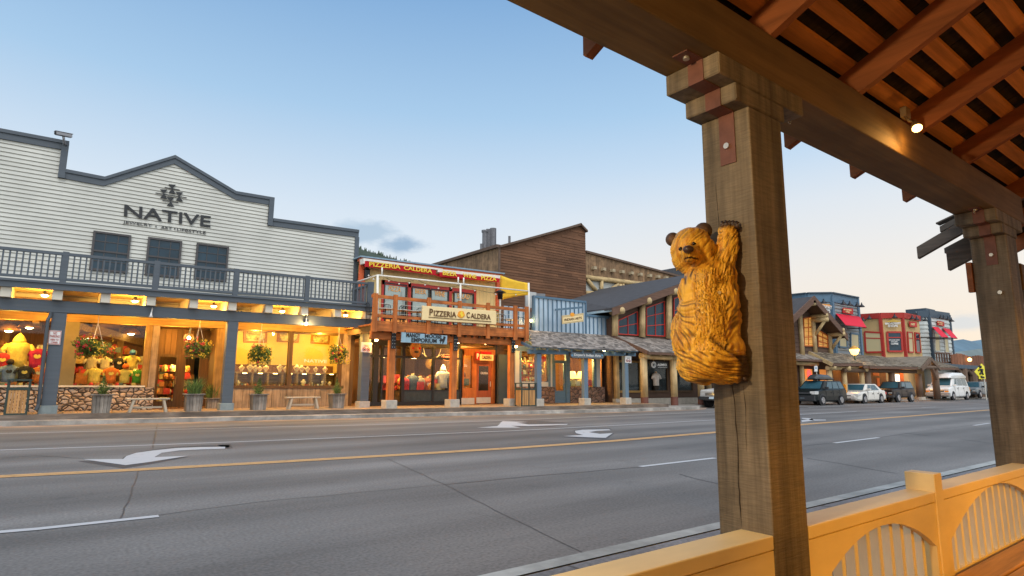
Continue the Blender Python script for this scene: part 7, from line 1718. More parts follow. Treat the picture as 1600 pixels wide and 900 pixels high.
    mi = MB(); mi.box(x+prof['cabin'][0]+.35, x+prof['cabin'][0]+.5, y-.17, y+.06, z0+belt-.02, z0+belt+.16); fin('wing_mirror', mi, prof.get('mirror', dplast), t, bevel=.02); mi = MB(); mi.box(x+prof['cabin'][0]+.35, x+prof['cabin'][0]+.5, y+W-.06, y+W+.17, z0+belt-.02, z0+belt+.16); fin('wing_mirror', mi, prof.get('mirror', dplast), t, bevel=.02)
    if extra: extra(t, P)
    return t
cpaint = lambda n_, c_, co=.6: mat(n_, c_, .35, .04, 2, bump=0, spec=.2, coat=0)
suv = dict(len=4.6, roof=1.62, cabin=(1.02, 1.78, 4.1, 4.5), side=[(.18, .42), (.45, .70), (.73, .93)], seams=[1.45, 2.45, 3.4],
    body=[(0, .42, .72, .62), (.08, .3, .88, .78), (.35, .24, .98, .87), (1.1, .22, 1.06, .9), (2.4, .22, 1.08, .9), (3.8, .22, 1.1, .9), (4.45, .28, 1.08, .86), (4.6, .42, .98, .78)],
    bits=[('headlamp', lamp_c, .02, .5, .50, .86, .72, .92), ('grille', dplast, -.01, .3, -.46, .46, .74, .86), ('chrome_bar', rim, -.02, .28, -.44, .44, .79, .81), ('number_plate', plate_m, -.02, .1, -.16, .16, .46, .58), ('bumper', dplast, -.03, .4, -.80, .80, .3, .66), ('tail_lamp', amber, 4.45, 4.62, .66, .82, .8, 1.4)])
def roofbox(t, P):
    m = MB(); secs = [(1.4, .1, .3), (1.7, .3, .42), (2.2, .34, .45), (3.2, .3, .45), (3.7, .12, .4)]; vs = []
    for s_, h_, hw_ in secs:
        for w_, z in ((-hw_, 1.72), (-hw_, 1.72+h_*.5), (-hw_*.6, 1.72+h_), (hw_*.6, 1.72+h_), (hw_, 1.72+h_*.5), (hw_, 1.72)): vs.append(P(s_, w_, z))
    k = 6; fs = [(i*k+j, i*k+(j+1) % k, (i+1)*k+(j+1) % k, (i+1)*k+j) for i in range(len(secs)-1) for j in range(k)]+[tuple(range(k-1, -1, -1)), tuple(range((len(secs)-1)*k, len(secs)*k))]; m.add(vs, fs); fin('roof_box', m, mat('roof_box_grey', (.05, .055, .06), .35, .1, 4, bump=0), t, bevel=.03, seg=2)
    m = MB(); [m.tube([P(s_, -.62, 1.62), P(s_, -.6, 1.70), P(s_, .6, 1.70), P(s_, .62, 1.62)], .02, 6) for s_ in (1.9, 3.2)]; fin('roof_rack', m, dplast, t)
SX = lambda px, Y: PY(px, 632, Y).x
vehicle('dark green-black SUV with roof box parked right beside the bear post', 'SUV', SX(1285, 19.8)-.9, 19.75, cpaint('dark_suv_paint', (.006, .010, .011)), suv, 1.06, None, 1.8, (.9, 3.52), .34, roofbox)
sedan = dict(len=5.0, roof=1.44, cabin=(1.25, 2.0, 3.6, 4.45), side=[(.14, .36), (.39, .60), (.62, .80)], seams=[1.6, 2.6, 3.5], mirror=None,
    body=[(0, .38, .58, .66), (.1, .26, .70, .82), (.5, .2, .80, .9), (1.3, .2, .90, .92), (2.5, .2, .94, .92), (4.2, .2, .98, .92), (4.8, .25, .96, .86), (5.0, .4, .86, .78)],
    bits=[('headlamp', lamp_c, .03, .55, .56, .88, .58, .72), ('grille', dplast, -.01, .2, -.40, .40, .56, .62), ('lower_grille', dplast, -.02, .2, -.38, .38, .3, .42), ('tail_lamp', mat('tail_red', (.4, .01, .01), .3, .1, 4, bump=0), 4.85, 5.02, .6, .85, .65, .85)])
wp = cpaint('pearl_white_paint', (.62, .60, .55)); sedan['mirror'] = wp
vehicle('cream-white sedan parked between the two dark SUVs', 'sedan', SX(1348, 20.3)-1.05, 20.1, wp, sedan, .95, None, 1.84, (1.05, 3.85), .33)
suv2 = dict(len=4.5, roof=1.68, cabin=(1.35, 1.95, 4.15, 4.42), side=[(.14, .40), (.44, .93)], seams=[1.6, 2.8],
    body=[(0, .5, .92, .78), (.1, .42, 1.02, .84), (.6, .38, 1.06, .86), (1.4, .36, 1.1, .86), (3.0, .36, 1.12, .86), (4.3, .4, 1.12, .84), (4.5, .5, 1.05, .80)],
    bits=[('headlamp', lamp_c, -.01, .3, .46, .74, .72, .9), ('grille', dplast, -.02, .2, -.42, .42, .7, .9), ('turn_lamp', amber, -.03, .1, .5, .72, .56, .64), ('bumper', dplast, -.06, .3, -.84, .84, .4, .62), ('tail_lamp', amber, 4.4, 4.53, .6, .8, .7, .95)])
vehicle('boxy black-brown SUV parked between the white sedan and the white van', 'SUV', SX(1401, 20.4)-.85, 20.2, cpaint('black_brown_paint', (.018, .013, .012)), suv2, 1.1, None, 1.75, (.85, 3.45), .38)
van = dict(len=5.7, roof=2.45, cabin=(.95, 1.9, 5.4, 5.6), side=[(.16, .30), (.34, .62), (.65, .92)], seams=[1.5, 2.4, 3.9],
    body=[(0, .5, .78, .78), (.08, .36, 1.02, .9), (.4, .3, 1.12, .98), (1.1, .28, 1.28, 1.0), (2.0, .28, 1.32, 1.0), (5.4, .3, 1.32, 1.0), (5.65, .38, 1.28, .96)],
    bits=[('headlamp', lamp_c, -.01, .3, .6, .9, .88, 1.04), ('turn_lamp', amber, -.015, .3, .6, .9, .74, .86), ('grille', dplast, -.02, .2, -.56, .56, .76, .88), ('chrome_bar', rim, -.025, .2, -.56, .56, .89, .97), ('bumper', mat('grey_bumper', (.25, .25, .25), .5, .1, 4, bump=0), -.07, .4, -.96, .96, .42, .68), ('number_plate', plate_m, -.09, 0, -.17, .17, .48, .62), ('tail_lamp', amber, 5.55, 5.68, .8, .97, .8, 1.2)])
def vanroof(t, P):
    m = MB(); vs = []
    secs = [(1.25, 2.05, 2.1, .72), (1.6, 2.05, 2.42, .80), (2.4, 2.05, 2.56, .84), (4.8, 2.05, 2.56, .84), (5.45, 2.05, 2.40, .80)]
    for s_, zl_, zh, hw_ in secs:
        for w_, z in ((-hw_, zl_), (-hw_*1.0, zl_+(zh-zl_)*.5), (-hw_*.8, zh), (hw_*.8, zh), (hw_, zl_+(zh-zl_)*.5), (hw_, zl_)): vs.append(P(s_, w_, z))
    k = 6; fs = [(i*k+j, i*k+(j+1) % k, (i+1)*k+(j+1) % k, (i+1)*k+j) for i in range(len(secs)-1) for j in range(k)]+[tuple(range(k-1, -1, -1)), tuple(range((len(secs)-1)*k, len(secs)*k))]; m.add(vs, fs); fin('high_roof', m, MATS['van_white_paint'], t, bevel=.06, seg=3)
van['roof'] = 2.08; vw_ = cpaint('van_white_paint', (.66, .67, .66)); van['mirror'] = vw_
vehicle('white high-roof passenger van parked right of the boxy dark SUV', 'van', SX(1490, 20.5)-1.0, 20.4, vw_, van, 1.3, None, 2.0, (1.0, 4.6), .37, vanroof, name='parked_van', z0=.03)
suv3 = dict(suv2); suv3 = {**suv2, 'bits': suv2['bits']}
vehicle('grey SUV parked last in the row behind the white van, cut by the far post', 'SUV', SX(1536, 20.8)-.85, 20.9, cpaint('grey_suv_paint', (.16, .18, .19)), suv3, 1.1, None, 1.8, (.85, 3.45), .38, z0=.12)
pick = dict(len=5.2, roof=1.72, cabin=(1.5, 2.1, 3.3, 3.6), side=[(.14, .5), (.56, .9)], seams=[1.7, 2.7], mirror=rim,
    body=[(0, .55, .95, .80), (.08, .45, 1.02, .88), (.6, .4, 1.05, .9), (1.5, .4, 1.12, .9), (3.6, .4, 1.14, .9), (3.62, .4, 1.14, .9), (5.2, .45, 1.12, .88)],
    bits=[('headlamp', lamp_c, -.01, .2, .5, .8, .74, .92), ('grille', rim, -.02, .2, -.46, .46, .7, .94), ('bumper', dplast, -.1, .3, -.88, .88, .45, .64), ('number_plate', plate_m, -.12, 0, -.15, .15, .5, .62), ('tail_lamp', amber, 5.1, 5.22, .7, .86, .7, 1.0)])
vehicle('white and silver pickup whose nose shows left of the bear post under the carving', 'pickup truck', SX(1121, 20.3)+.3, 19.9, cpaint('silver_white_paint', (.5, .5, .48)), pick, 1.12, None, 1.85, (.9, 4.2), .39, name='parked_pickup')
# ================================================================ street furniture and plants
leaf = mat('leaf_green', (.085, .135, .022), .8, .4, 6, bump=0, island=.6); grassm = mat('grass_green', (.10, .15, .03), .8, .4, 6, bump=0, island=.5)
fl_red = mat('flower_red', (.65, .02, .05), .7, .2, 6, bump=0); fl_yel = mat('flower_yellow', (.80, .55, .04), .7, .2, 6, bump=0)
planter_m = wood('planter_boards', (.22, .195, .165), 'z', bump=.7, island=.3, streak=.4)
white_w = mat('bench_old_wood', (.42, .36, .27), .8, .15, 3, bump=.2)
def leafcard(m, c, r_, s, rng, mi=0):
    d = Vector((rng.gauss(0, 1), rng.gauss(0, 1), rng.gauss(0, 1))).normalized(); a_ = d.orthogonal().normalized(); b_ = d.cross(a_); th_ = rng.uniform(0, 6.28); a_, b_ = a_*math.cos(th_)+b_*math.sin(th_), b_*math.cos(th_)-a_*math.sin(th_)
    m.add([c-a_*s, c+b_*s*.45, c+a_*s, c-b_*s*.45], [(0, 1, 2, 3)], mi)
def basket(px, py, w_, h_, Y, label, nred, nyel, seed):
    c_ = PY(px, py, Y); rng = random.Random(seed); t = thing('hanging_basket', label, 'flower basket', c_, 'flower baskets hanging along the white shop')
    rx, rz = w_/2, h_/2; m = MB()
    lumps = [(Vector((rng.uniform(-.5, .5)*rx, rng.uniform(-.4, .4)*rx, rng.uniform(-.4, .4)*rz)), rng.uniform(.45, .75)) for _ in range(9)]
    for k in range(2400):
        o_, sc_ = rng.choice(lumps); d = Vector((rng.gauss(0, 1), rng.gauss(0, 1), rng.gauss(0, 1))).normalized()*rng.random()**.4
        p = c_+o_+Vector((d.x*rx*sc_, d.y*rx*sc_, d.z*rz*sc_)); leafcard(m, p, 0, rng.uniform(.028, .055), rng)
    for k in range(60):   # trailing stems
        a_ = rng.uniform(0, 6.28); p0 = c_+Vector((math.cos(a_)*rx*.8, math.sin(a_)*rx*.6, -rz*.3))
        for j in range(6): leafcard(m, p0+Vector((0, 0, -j*.05)), 0, .03, rng)
    fin('foliage', m, leaf, t)
    for nm, mt, n_, side_ in (('red_flowers', fl_red, int(nred*1.2), -1), ('yellow_flowers', fl_yel, int(nyel*1.2), 1)):
        m = MB()
        cc = [Vector((rng.uniform(-1, .2)*rx*.9 if side_ < 0 else rng.uniform(-.8, 1)*rx*.8, -rng.uniform(.5, 1.0)*rx, rng.uniform(-.8, .95)*rz)) for _ in range(max(2, n_//5))]
        for k in range(n_):
            b0 = rng.choice(cc); p = c_+b0+Vector((rng.gauss(0, .04), rng.gauss(0, .04), rng.gauss(0, .04)))
            for q_ in range(4): leafcard(m, p, 0, .034, rng)
        fin(nm, m, mt, t)['kind'] = 'stuff'
    m = MB(); m.lathe(c_+v(0, 0, -rz*.35), [(.05, -.12), (.18, -.04), (.24, .08), (.22, .1)], 14); fin('pot', m, brown_dk, t, smooth=True)
    m = MB(); top = v(c_.x, c_.y, c_.z+rz+.45)
    for a_ in (0, 2.1, 4.2): m.tube([c_+v(.24*math.cos(a_), .24*math.sin(a_), -.02), top], .008, 5)
    m.tube([top, v(top.x, top.y, 3.55)], .01, 5); fin('chain', m, steel, t)
YK = YB+.6
basket(149, 543, 1.30, .72, YK, 'wide flower basket with red flowers on its left hanging before the shirt window', 50, 40, 1)
basket(309, 544, .98, .82, YK, 'flower basket with red and yellow flowers hanging at the recessed door', 60, 70, 2)
basket(406, 554, 1.0, .82, YK, 'mostly green flower basket hanging before the left half of the jewellery window', 14, 80, 3)
basket(528, 554, .78, .80, YK, 'yellow flower basket hanging before the right end of the jewellery window', 40, 120, 4)
def planter(px, py, wt, hh, Y, label, kind, seed):
    c_ = PY(px, py, Y); c_.z = .295; rng = random.Random(seed); t = thing('wooden_planter', label, 'planter', c_, 'weathered wooden planters on the boardwalk')
    b0, b1 = wt*.45, wt*.5; m = MB(); n_ = 5
    for k in range(4):
        rot = Matrix.Rotation(k*math.pi/2, 3, 'Z')
        for i in range(n_):
            u0, u1 = -1+2*i/n_, -1+2*(i+1)/n_-.04
            pts = [Vector((u0*b0, -b0, 0)), Vector((u1*b0, -b0, 0)), Vector((u1*b1, -b1, hh)), Vector((u0*b1, -b1, hh))]; m.prism([c_+rot@p for p in pts], rot@Vector((0, .03, 0)))
    fin('box', m, planter_m, t); m = MB(); o_ = b1+.05
    m.box(c_.x-o_, c_.x+o_, c_.y-o_, c_.y-b1+.03, c_.z+hh+.001, c_.z+hh+.035); m.box(c_.x-o_, c_.x+o_, c_.y+b1-.03, c_.y+o_, c_.z+hh+.001, c_.z+hh+.035); m.box(c_.x-o_, c_.x-b1+.03, c_.y-b1+.031, c_.y+b1-.031, c_.z+hh+.001, c_.z+hh+.035); m.box(c_.x+b1-.03, c_.x+o_, c_.y-b1+.031, c_.y+b1-.031, c_.z+hh+.001, c_.z+hh+.035)
    fin('rim', m, planter_m, t); fin('soil', MB().box(c_.x-b1+.04, c_.x+b1-.04, c_.y-b1+.04, c_.y+b1-.04, c_.z+hh-.1, c_.z+hh-.02), brown_dk, t)
    m = MB()
    if kind == 'grass':
        for k in range(170):
            a_ = rng.uniform(0, 6.28); r0 = rng.uniform(0, .18); p = c_+v(r0*math.cos(a_), r0*math.sin(a_), hh-.03); H_ = rng.uniform(.25, .75); lean = rng.uniform(.05, .42)
            q1, q2_ = p+v(lean*.3*math.cos(a_), lean*.3*math.sin(a_), H_*.6), p+v(lean*math.cos(a_), lean*math.sin(a_), H_*(1-.25*lean)); w_ = .01
            m.add([p-v(w_, 0, 0), p+v(w_, 0, 0), q1+v(w_*.8, 0, 0), q1-v(w_*.8, 0, 0)], [(0, 1, 2, 3)]); m.add([q1-v(w_*.8, 0, 0), q1+v(w_*.8, 0, 0), q2_], [(0, 1, 2)])
        fin('grass_tuft', m, grassm, t)
    else:
        for k in range(380):
            z = rng.random(); rr_ = (1-z)**.8*.2*rng.random()**.5; a_ = rng.uniform(0, 6.28); leafcard(m, c_+v(rr_*math.cos(a_), rr_*math.sin(a_), hh+z*.62), 0, .032, rng)
        for k in range(60):
            a_ = rng.uniform(0, 6.28); p = c_+v(0, 0, hh); q1 = p+v(.25*math.cos(a_), .25*math.sin(a_), rng.uniform(.2, .4)); m.add([p-v(.01, 0, 0), p+v(.01, 0, 0), q1], [(0, 1, 2)])
        fin('shrub', m, grassm, t)
YPl = YB-.02
planter(157, 643, .52, .56, YPl, 'weathered wooden planter with a small conical shrub before the stone wall', 'shrub', 5)
planter(301, 640, .52, .56, YPl, 'weathered wooden planter with tall ornamental grass before the recessed door', 'grass', 6)
planter(402.5, 640, .50, .54, YPl, 'weathered wooden planter with conical shrub just right of the middle grey post', 'shrub', 7)
planter(525, 638, .50, .54, YPl, 'weathered wooden planter with conical shrub nearest the pizzeria', 'shrub', 8)
planter(331, 633, .42, .36, YG+.1, 'small low wooden planter beside the door of the white shop', 'grass', 9)
def log_bench(px0, px1, pyt, label, Y):
    a_, b_ = PY(px0, pyt, Y), PY(px1, pyt, Y); z1 = .75; t = thing('wooden_bench', label, 'bench', ((a_.x+b_.x)/2, Y, .3), 'pale wooden benches on the boardwalk')
    fin('seat', MB().box(a_.x, b_.x, Y-.17, Y+.17, z1-.05, z1), white_w, t, bevel=.01)
    for s, X in ((-1, a_.x+.22), (1, b_.x-.18)):
        for dy in (-.12, .12): m = MB(); m.bar((X+s*.10, Y+dy*1.2, .295), (X, Y+dy, z1-.05), .07, .05, up=(0, 1, 0)); fin('leg', m, white_w, t)
    fin('stretcher', MB().box(a_.x+.2, b_.x-.2, Y-.03, Y+.03, .42, .48), white_w, t)
log_bench(197, 265, 622.5, 'pale wooden bench before the recessed door beside the stone wall', YPl-.05); log_bench(446, 499, 620.5, 'pale wooden bench under the jewellery window', YPl+.1)
def bin_(px0, px1, Y, label, slats):
    a_, b_ = PY(px0, 640, Y), PY(px1, 640, Y); w_ = b_.x-a_.x; z0 = .295; H_ = 1.0; t = thing('litter_bin', label, 'litter bin', ((a_.x+b_.x)/2, Y+.25, z0), 'wood slatted litter bins')
    gm = mat('bin_green', (.03, .05, .042), .5, .1, 5, bump=0); d_ = .5
    m = MB()
    for X in (a_.x, b_.x-.05):
        for yy in (Y, Y+d_-.05): m.box(X, X+.05, yy, yy+.05, z0, z0+H_)
    m.box(a_.x+.05, b_.x-.05, Y, Y+.04, z0+H_-.27, z0+H_-.2); m.box(a_.x+.05, b_.x-.05, Y, Y+.04, z0, z0+.05); m.box(a_.x-.02, b_.x+.02, Y-.02, Y+d_+.02, z0+H_+.001, z0+H_+.045); m.box(a_.x, a_.x+.04, Y+.05, Y+d_-.05, z0+H_-.27, z0+H_-.2); m.box(b_.x-.04, b_.x, Y+.05, Y+d_-.05, z0+H_-.27, z0+H_-.2)
    if w_ > .8: m.box((a_.x+b_.x)/2-.025, (a_.x+b_.x)/2+.025, Y, Y+.05, z0+.05, z0+H_)
    fin('frame', m, gm, t); fin('lid', MB().box(a_.x+.03, b_.x-.03, Y+.05, Y+d_-.05, z0+H_-.3, z0+H_-.26), gm, t)
    m = MB(); X = a_.x+.055; sw = (w_-.11)/slats
    for i in range(slats): m.box(X, X+sw-.012, Y+.012, Y+.035, z0+.055, z0+H_-.275); X += sw
    for i in range(4): m.box(a_.x+.012, a_.x+.03, Y+.055+i*.1, Y+.145+i*.1, z0+.05, z0+H_-.275); m.box(b_.x-.03, b_.x-.012, Y+.055+i*.1, Y+.145+i*.1, z0+.05, z0+H_-.275)
    fin('slat_panel', m, wood('bin_slats', (.42, .22, .08), 'z', bump=.2, island=.15), t)
bin_(6, 43, YB-.35, 'brown slatted litter bin with dark green frame at the left edge of the picture', 6); bin_(815, 838, YBe-.1, 'double brown slatted litter bin between the pizzeria and the blue porch', 6)
# ================================================================ merchandise
skin = mat('mannequin_tan', (.62, .42, .2), .6, .1, 4, bump=0)
def shirt(px, py, Y, h, colr, label, hood=False, cap=None, z=None, group='clothes forms in the shirt window', logo=None, lower=None):
    c_ = PY(px, py, Y); zt_ = c_.z+h/2; zb2 = c_.z-h/2; t = thing('clothes_form', label, 'mannequin', (c_.x, c_.y, zb2), group); w_ = h*.36
    mt = mat('cloth_'+colr[0], colr[1], .85, .30, 5, (1, 1, .5), bump=.9, dist=.07)
    m = MB(); prof = [(.82, 0), (.80, .3), (.88, .55), (1.0, .72), (.95, .84), (.5, .93), (.25, .97)]
    m.lathe((c_.x, c_.y, zb2), [(w_*r_, h*z_) for r_, z_ in prof], 16, sy=.55)
    for s in (-1, 1): m.tube([(c_.x+s*w_*.82, c_.y, zb2+h*.82), (c_.x+s*w_*1.15, c_.y-.02, zb2+h*.66), (c_.x+s*w_*1.32, c_.y-.03, zb2+h*.50)], [w_*.24, w_*.24, w_*.22], 10)
    fin('garment', m, mt, t, smooth=True)
    if hood: fin('hood', MB().lathe((c_.x, c_.y, zb2+h*.9), [(w_*.55, 0), (w_*.55, .08), (w_*.35, .22), (w_*.05, .33)], 12, sy=.7), mt, t, smooth=True)
    else: fin('neck', MB().tube([(c_.x, c_.y, zb2+h*.94), (c_.x, c_.y, zb2+h*1.04)], w_*.22, 10), skin, t, smooth=True)
    if cap: 
        cm = mat('cap_'+cap[0], cap[1], .8, .1, 5, bump=0); cc = v(c_.x, c_.y-.02, zb2+h*1.12); m = MB(); m.ball(cc, .11, .12, .10); m.lathe(cc+v(0, -.1, -.03), [(.0, 0), (.09, 0), (.09, .012), (0, .012)], 12); fin('cap', m, cm, t, smooth=True)
    if logo: 
        m = MB(); m.lathe(v(c_.x, c_.y-w_*.52, zb2+h*.6), [(0, 0), (h*.14, 0), (h*.14, .02), (0, .02)], 12, axis='y', sy=.8); fin('print', m, mat('print_'+logo[0], logo[1], .8, .3, 12, bump=0), t)
    if lower: fin('lower_garment', MB().lathe((c_.x, c_.y, zb2-h*.3), [(w_*.7, 0), (w_*.8, h*.3)], 12, sy=.6), mat('cloth_'+lower[0], lower[1], .85, .2, 6, bump=0), t, smooth=True)
YM = YG+.6
RED, YLW, ORG, BLU, BLK, GRN, CRM, PNK = ('red', (.55, .03, .04)), ('yellow', (.78, .56, .12)), ('orange', (.70, .18, .03)), ('grey_blue', (.22, .28, .36)), ('black', (.03, .025, .02)), ('green', (.08, .30, .03)), ('cream', (.72, .56, .28)), ('crimson', (.5, .02, .08))
shirt(4, 565, YM+.25, .62, RED, 'red shirt form at the very left edge of the display window', logo=YLW); shirt(28, 553, YM+.3, .95, YLW, 'pale yellow hooded sweater form tallest in the left window', hood=True); shirt(58, 560, YM+.3, .72, PNK, 'red shirt form with yellow print beside the first grey post', logo=YLW)
shirt(14, 583, YM, .60, BLU, 'grey-blue shirt form with dark cap low in the left window', cap=('dark', (.05, .03, .02)), logo=BLK); shirt(38, 584, YM-.05, .56, BLK, 'black shirt form with gold print between the blue and orange forms', logo=YLW); shirt(60, 585, YM, .55, ORG, 'orange shirt form with pale print beside the first grey post', logo=CRM)
shirt(143, 568, YM+.3, .5, CRM, 'cream blouse form hanging behind the wide flower basket'); shirt(164, 568, YM+.3, .48, CRM, 'cream knitted top form above a red skirt in the shirt window', lower=RED); shirt(186, 569, YM+.3, .5, BLK, 'dark sweater form with a pale round print in the shirt window', logo=CRM); shirt(206, 566, YM+.3, .58, YLW, 'yellow shirt form wearing a blue cap in the shirt window', cap=('blue', (.05, .15, .4)))
shirt(147, 587, YM, .60, YLW, 'yellow shirt form lowest left in the shirt window'); shirt(173, 586, YM, .58, ORG, 'orange-red shirt form in the bottom row of the shirt window', logo=YLW); shirt(195, 587, YM, .54, YLW, 'yellow shirt form with an orange cap in the bottom row', cap=('orange', (.7, .15, .02))); shirt(214, 588, YM, .52, GRN, 'green shirt form at the right end of the shirt window', logo=YLW)
g2 = 'clothes forms in the souvenir window'
YS = YP+.5
for px, py, h_, c_, lb, kw in ((634, 602, .75, RED, 'red shirt form at the left edge of the souvenir window', {}), (644.5, 601, .95, ('denim', (.10, .12, .15)), 'dark denim jacket form in the souvenir window', dict(lower=('white', (.6, .55, .5)))), (656, 603, .85, ('tan', (.34, .3, .24)), 'tan shirt form beside the denim jacket', {}), (668, 603, .8, ('rust', (.5, .12, .05)), 'rust and white shirt form with blue skirt in the souvenir window', dict(lower=('blue', (.12, .25, .45)), logo=('white', (.7, .65, .6)))), (692, 592, .9, ('white', (.72, .68, .6)), 'tall white hooded form on a stand in the souvenir window', dict(hood=True)), (703, 600, .9, ('navy', (.04, .05, .08)), 'navy coat form half hidden by the middle cedar post', {}), (685, 607, .5, CRM, 'small cream shirt form on the display boxes', {})):
    shirt(px, py, YS, h_, c_, lb, group=g2, **kw)
shirt(1025, 592, YLg-.2, .8, ('white', (.72, .68, .6)), 'white shirt form with black shorts behind the lodge window', group='clothes forms in the lodge window', lower=BLK)
# jewellery busts
jm = mat('bust_cream', (.80, .64, .34), .6, .05, 6, bump=0); gm_ = mat('necklace_dark', (.35, .12, .05), .4, .3, 20, bump=0)
for i, (px, hh) in enumerate(((377.5, .26), (390.5, .30), (399, .26), (406, .24), (415.5, .28), (437.5, .32), (446, .24), (463.5, .32), (471.5, .30), (480.5, .26), (493.5, .25), (508, .27))):
    X = PY(px, 580, YG+.42).x; c_ = v(X, YG+.45, 1.712); t = thing('necklace_bust', f'cream necklace bust standing on the jewellery case, number {i+1} from the left', 'display bust', c_, 'necklace busts on the jewellery case')
    t['label'] = f'cream necklace bust on the jewellery case, {["first","second","third","fourth","fifth","sixth","seventh","eighth","ninth","tenth","eleventh","twelfth"][i]} from the left'
    k = hh/.3; m = MB(); m.lathe(c_, [(.05*k, 0), (.06*k, .06*k), (.13*k, .17*k), (.12*k, .22*k), (.05*k, .25*k), (.045*k, .31*k)], 14, sy=.5); fin('bust', m, jm, t, smooth=True)
    m = MB(); m.tube([c_+v(.07*k*math.sin(a_), -.065*k-.01, .22*k-.09*k*(1+math.cos(a_))/2) for a_ in [i_*math.pi/6-math.pi for i_ in range(13)]], .008, 5); fin('necklace', m, gm_, t)
for i, (px, hh) in enumerate(((372, .22), (474, .28), (486, .2), (506, .28), (515, .2))):
    X = PY(px, 596, YG+.42).x; c_ = v(X, YG+.42, 1.142); k = hh/.3; t = thing('necklace_bust', f'small cream necklace bust inside the lit case, {["leftmost","second from the left","middle","second from the right","rightmost"][i]} of five', 'display bust', c_, 'necklace busts inside the lit case'); m = MB(); m.lathe(c_, [(.05*k, 0), (.06*k, .06*k), (.13*k, .17*k), (.12*k, .22*k), (.05*k, .25*k), (.045*k, .31*k)], 14, sy=.5); fin('bust', m, jm, t, smooth=True)
# small wares scattered on shelves
def wares(name, label, x0, x1, y0, y1, zz, n_, seed, s=.06, group=None):
    rng = random.Random(seed)
    cols = [mat('ware_%d' % i, c_, .5, .3, 9, bump=0) for i, c_ in enumerate(((.7, .5, .15), (.55, .2, .05), (.75, .65, .4), (.3, .12, .04), (.15, .2, .15), (.6, .05, .04)))]
    m = MB()
    for i in range(n_):
        z = rng.choice(zz); X = rng.uniform(x0, x1); Y_ = rng.uniform(y0, y1); k = rng.uniform(.6, 1.6)*s; mi = rng.randrange(6)
        if rng.random() < .5: m.lathe((X, Y_, z), [(k*.7, 0), (k, k), (k*.8, k*1.8), (k*.3, k*2.2)], 8, mi=mi)
        else: m.box(X-k, X+k, Y_-k*.5, Y_+k*.5, z, z+k*2.2, mi)
    o = one(name, m, cols, label, 'wares', ((x0+x1)/2, (y0+y1)/2, min(zz))); o['kind'] = 'stuff'; return o
wares('shelf_wares', 'crowded pottery and jewellery on the shelves in the left window of the blue shop', X_(815), X_(855), YBm+.25, YBm+.8, (1.4, 1.78, 2.13, 2.48), 190, 3, .075)
wares('shelf_wares', 'crowded pottery behind the right window of the blue shop around the two lamps', X_(891), X_(927), YBm+.25, YBm+.65, (1.18, 1.2), 60, 4, .10)
wares('window_wares', 'small caps, jars and trinkets between the shirt forms in the left windows', -3.5, Xb-.2, YG+.28, YG+.6, (1.101,), 90, 15, .045)
wares('wall_wares', 'hats and hanging goods on the dim back wall of the shirt shop', -4, 3.3, YG+2.2, YG+4.9, (1.6, 2.0, 2.4), 110, 16, .12)
wares('case_wares', 'small jewellery pieces laid inside the lit case of the white shop', xj0+.1, xj1-.2, YG+.3, YG+.7, (1.141,), 90, 5, .03)
wares('shop_stock', 'dim goods on display boxes inside the souvenir shop', ry(634), ry(716), YP+.3, YP+3.8, (.95, 1.0, 1.3), 90, 6, .12)
wares('shop_stock', 'dim stock crowded on the floor deep inside the white shop', -3, 3.4, YG+2, YG+4.8, (.32, .9, 1.2, 1.5), 130, 7, .16)
wares('shop_stock', 'warm lit goods inside the pizzeria entry window', ry(722), ry(738), YP+.3, YP+1.6, (.8, 1.2, 1.6), 30, 8, .12)
wares('door_stock', 'goods glowing behind the double doors of the white shop', xd0+.3, xd1-.35, Yd+.7, Yd+1.4, (.5, .8, 1.1, 1.4, 1.7), 150, 12, .08)
def table_lamp(px, label):
    X = PY(px, 590, YBm+.5).x; c_ = v(X, YBm+.5, 1.2); t = thing('table_lamp', label, 'lamp', c_); m = MB(); m.lathe(c_, [(.1, 0), (.05, .05), (.12, .2), (.03, .42)], 12); fin('base', m, mat('ware_0', (0, 0, 0)), t, smooth=True)
    m = MB(); m.lathe(c_+v(0, 0, .4), [(.28, 0), (.14, .4)], 16); fin('shade', m, emis('lampshade_glow', (1, .66, .2), 2.2), t, smooth=True)
table_lamp(894.5, 'lit cone shade table lamp left in the right window of the blue shop'); table_lamp(907.5, 'lit cone shade table lamp second in the right window of the blue shop')
def picture(px, label, seed):
    q4_ = [PY(x, y, YG+2.15) for x, y in px]; t = thing('framed_picture', label, 'picture', sum(q4_, Vector())/4); ll, lr, ur, ul = q4_; c0_ = sum(q4_, Vector())/4
    fin('frame', MB().prism(q4_, (0, .05, 0)), mat('gilt_frame', (.32, .14, .03), .5, .2, 9, bump=.2), t, bevel=.015); fin('canvas', MB().prism([c0_+(p-c0_)*.78+v(0, -.012, 0) for p in q4_], (0, .01, 0)), mat('landscape_paint', (.28, .20, .08), .6, .9, 3.2, (1, 1, 2), 0, col2=(.75, .6, .3), fac=(.35, .6)), t)
picture(((380, 535), (417, 536), (418.5, 512), (381, 511)), 'framed landscape painting at the left on the yellow shop wall', 1); picture(((432.5, 534), (467, 535.5), (469.5, 514), (434.5, 512.5)), 'framed landscape painting half behind the dark window mullion', 2); picture(((485.5, 536.5), (515, 538.5), (516.5, 517.5), (487, 516)), 'framed landscape painting at the right on the yellow shop wall', 3)
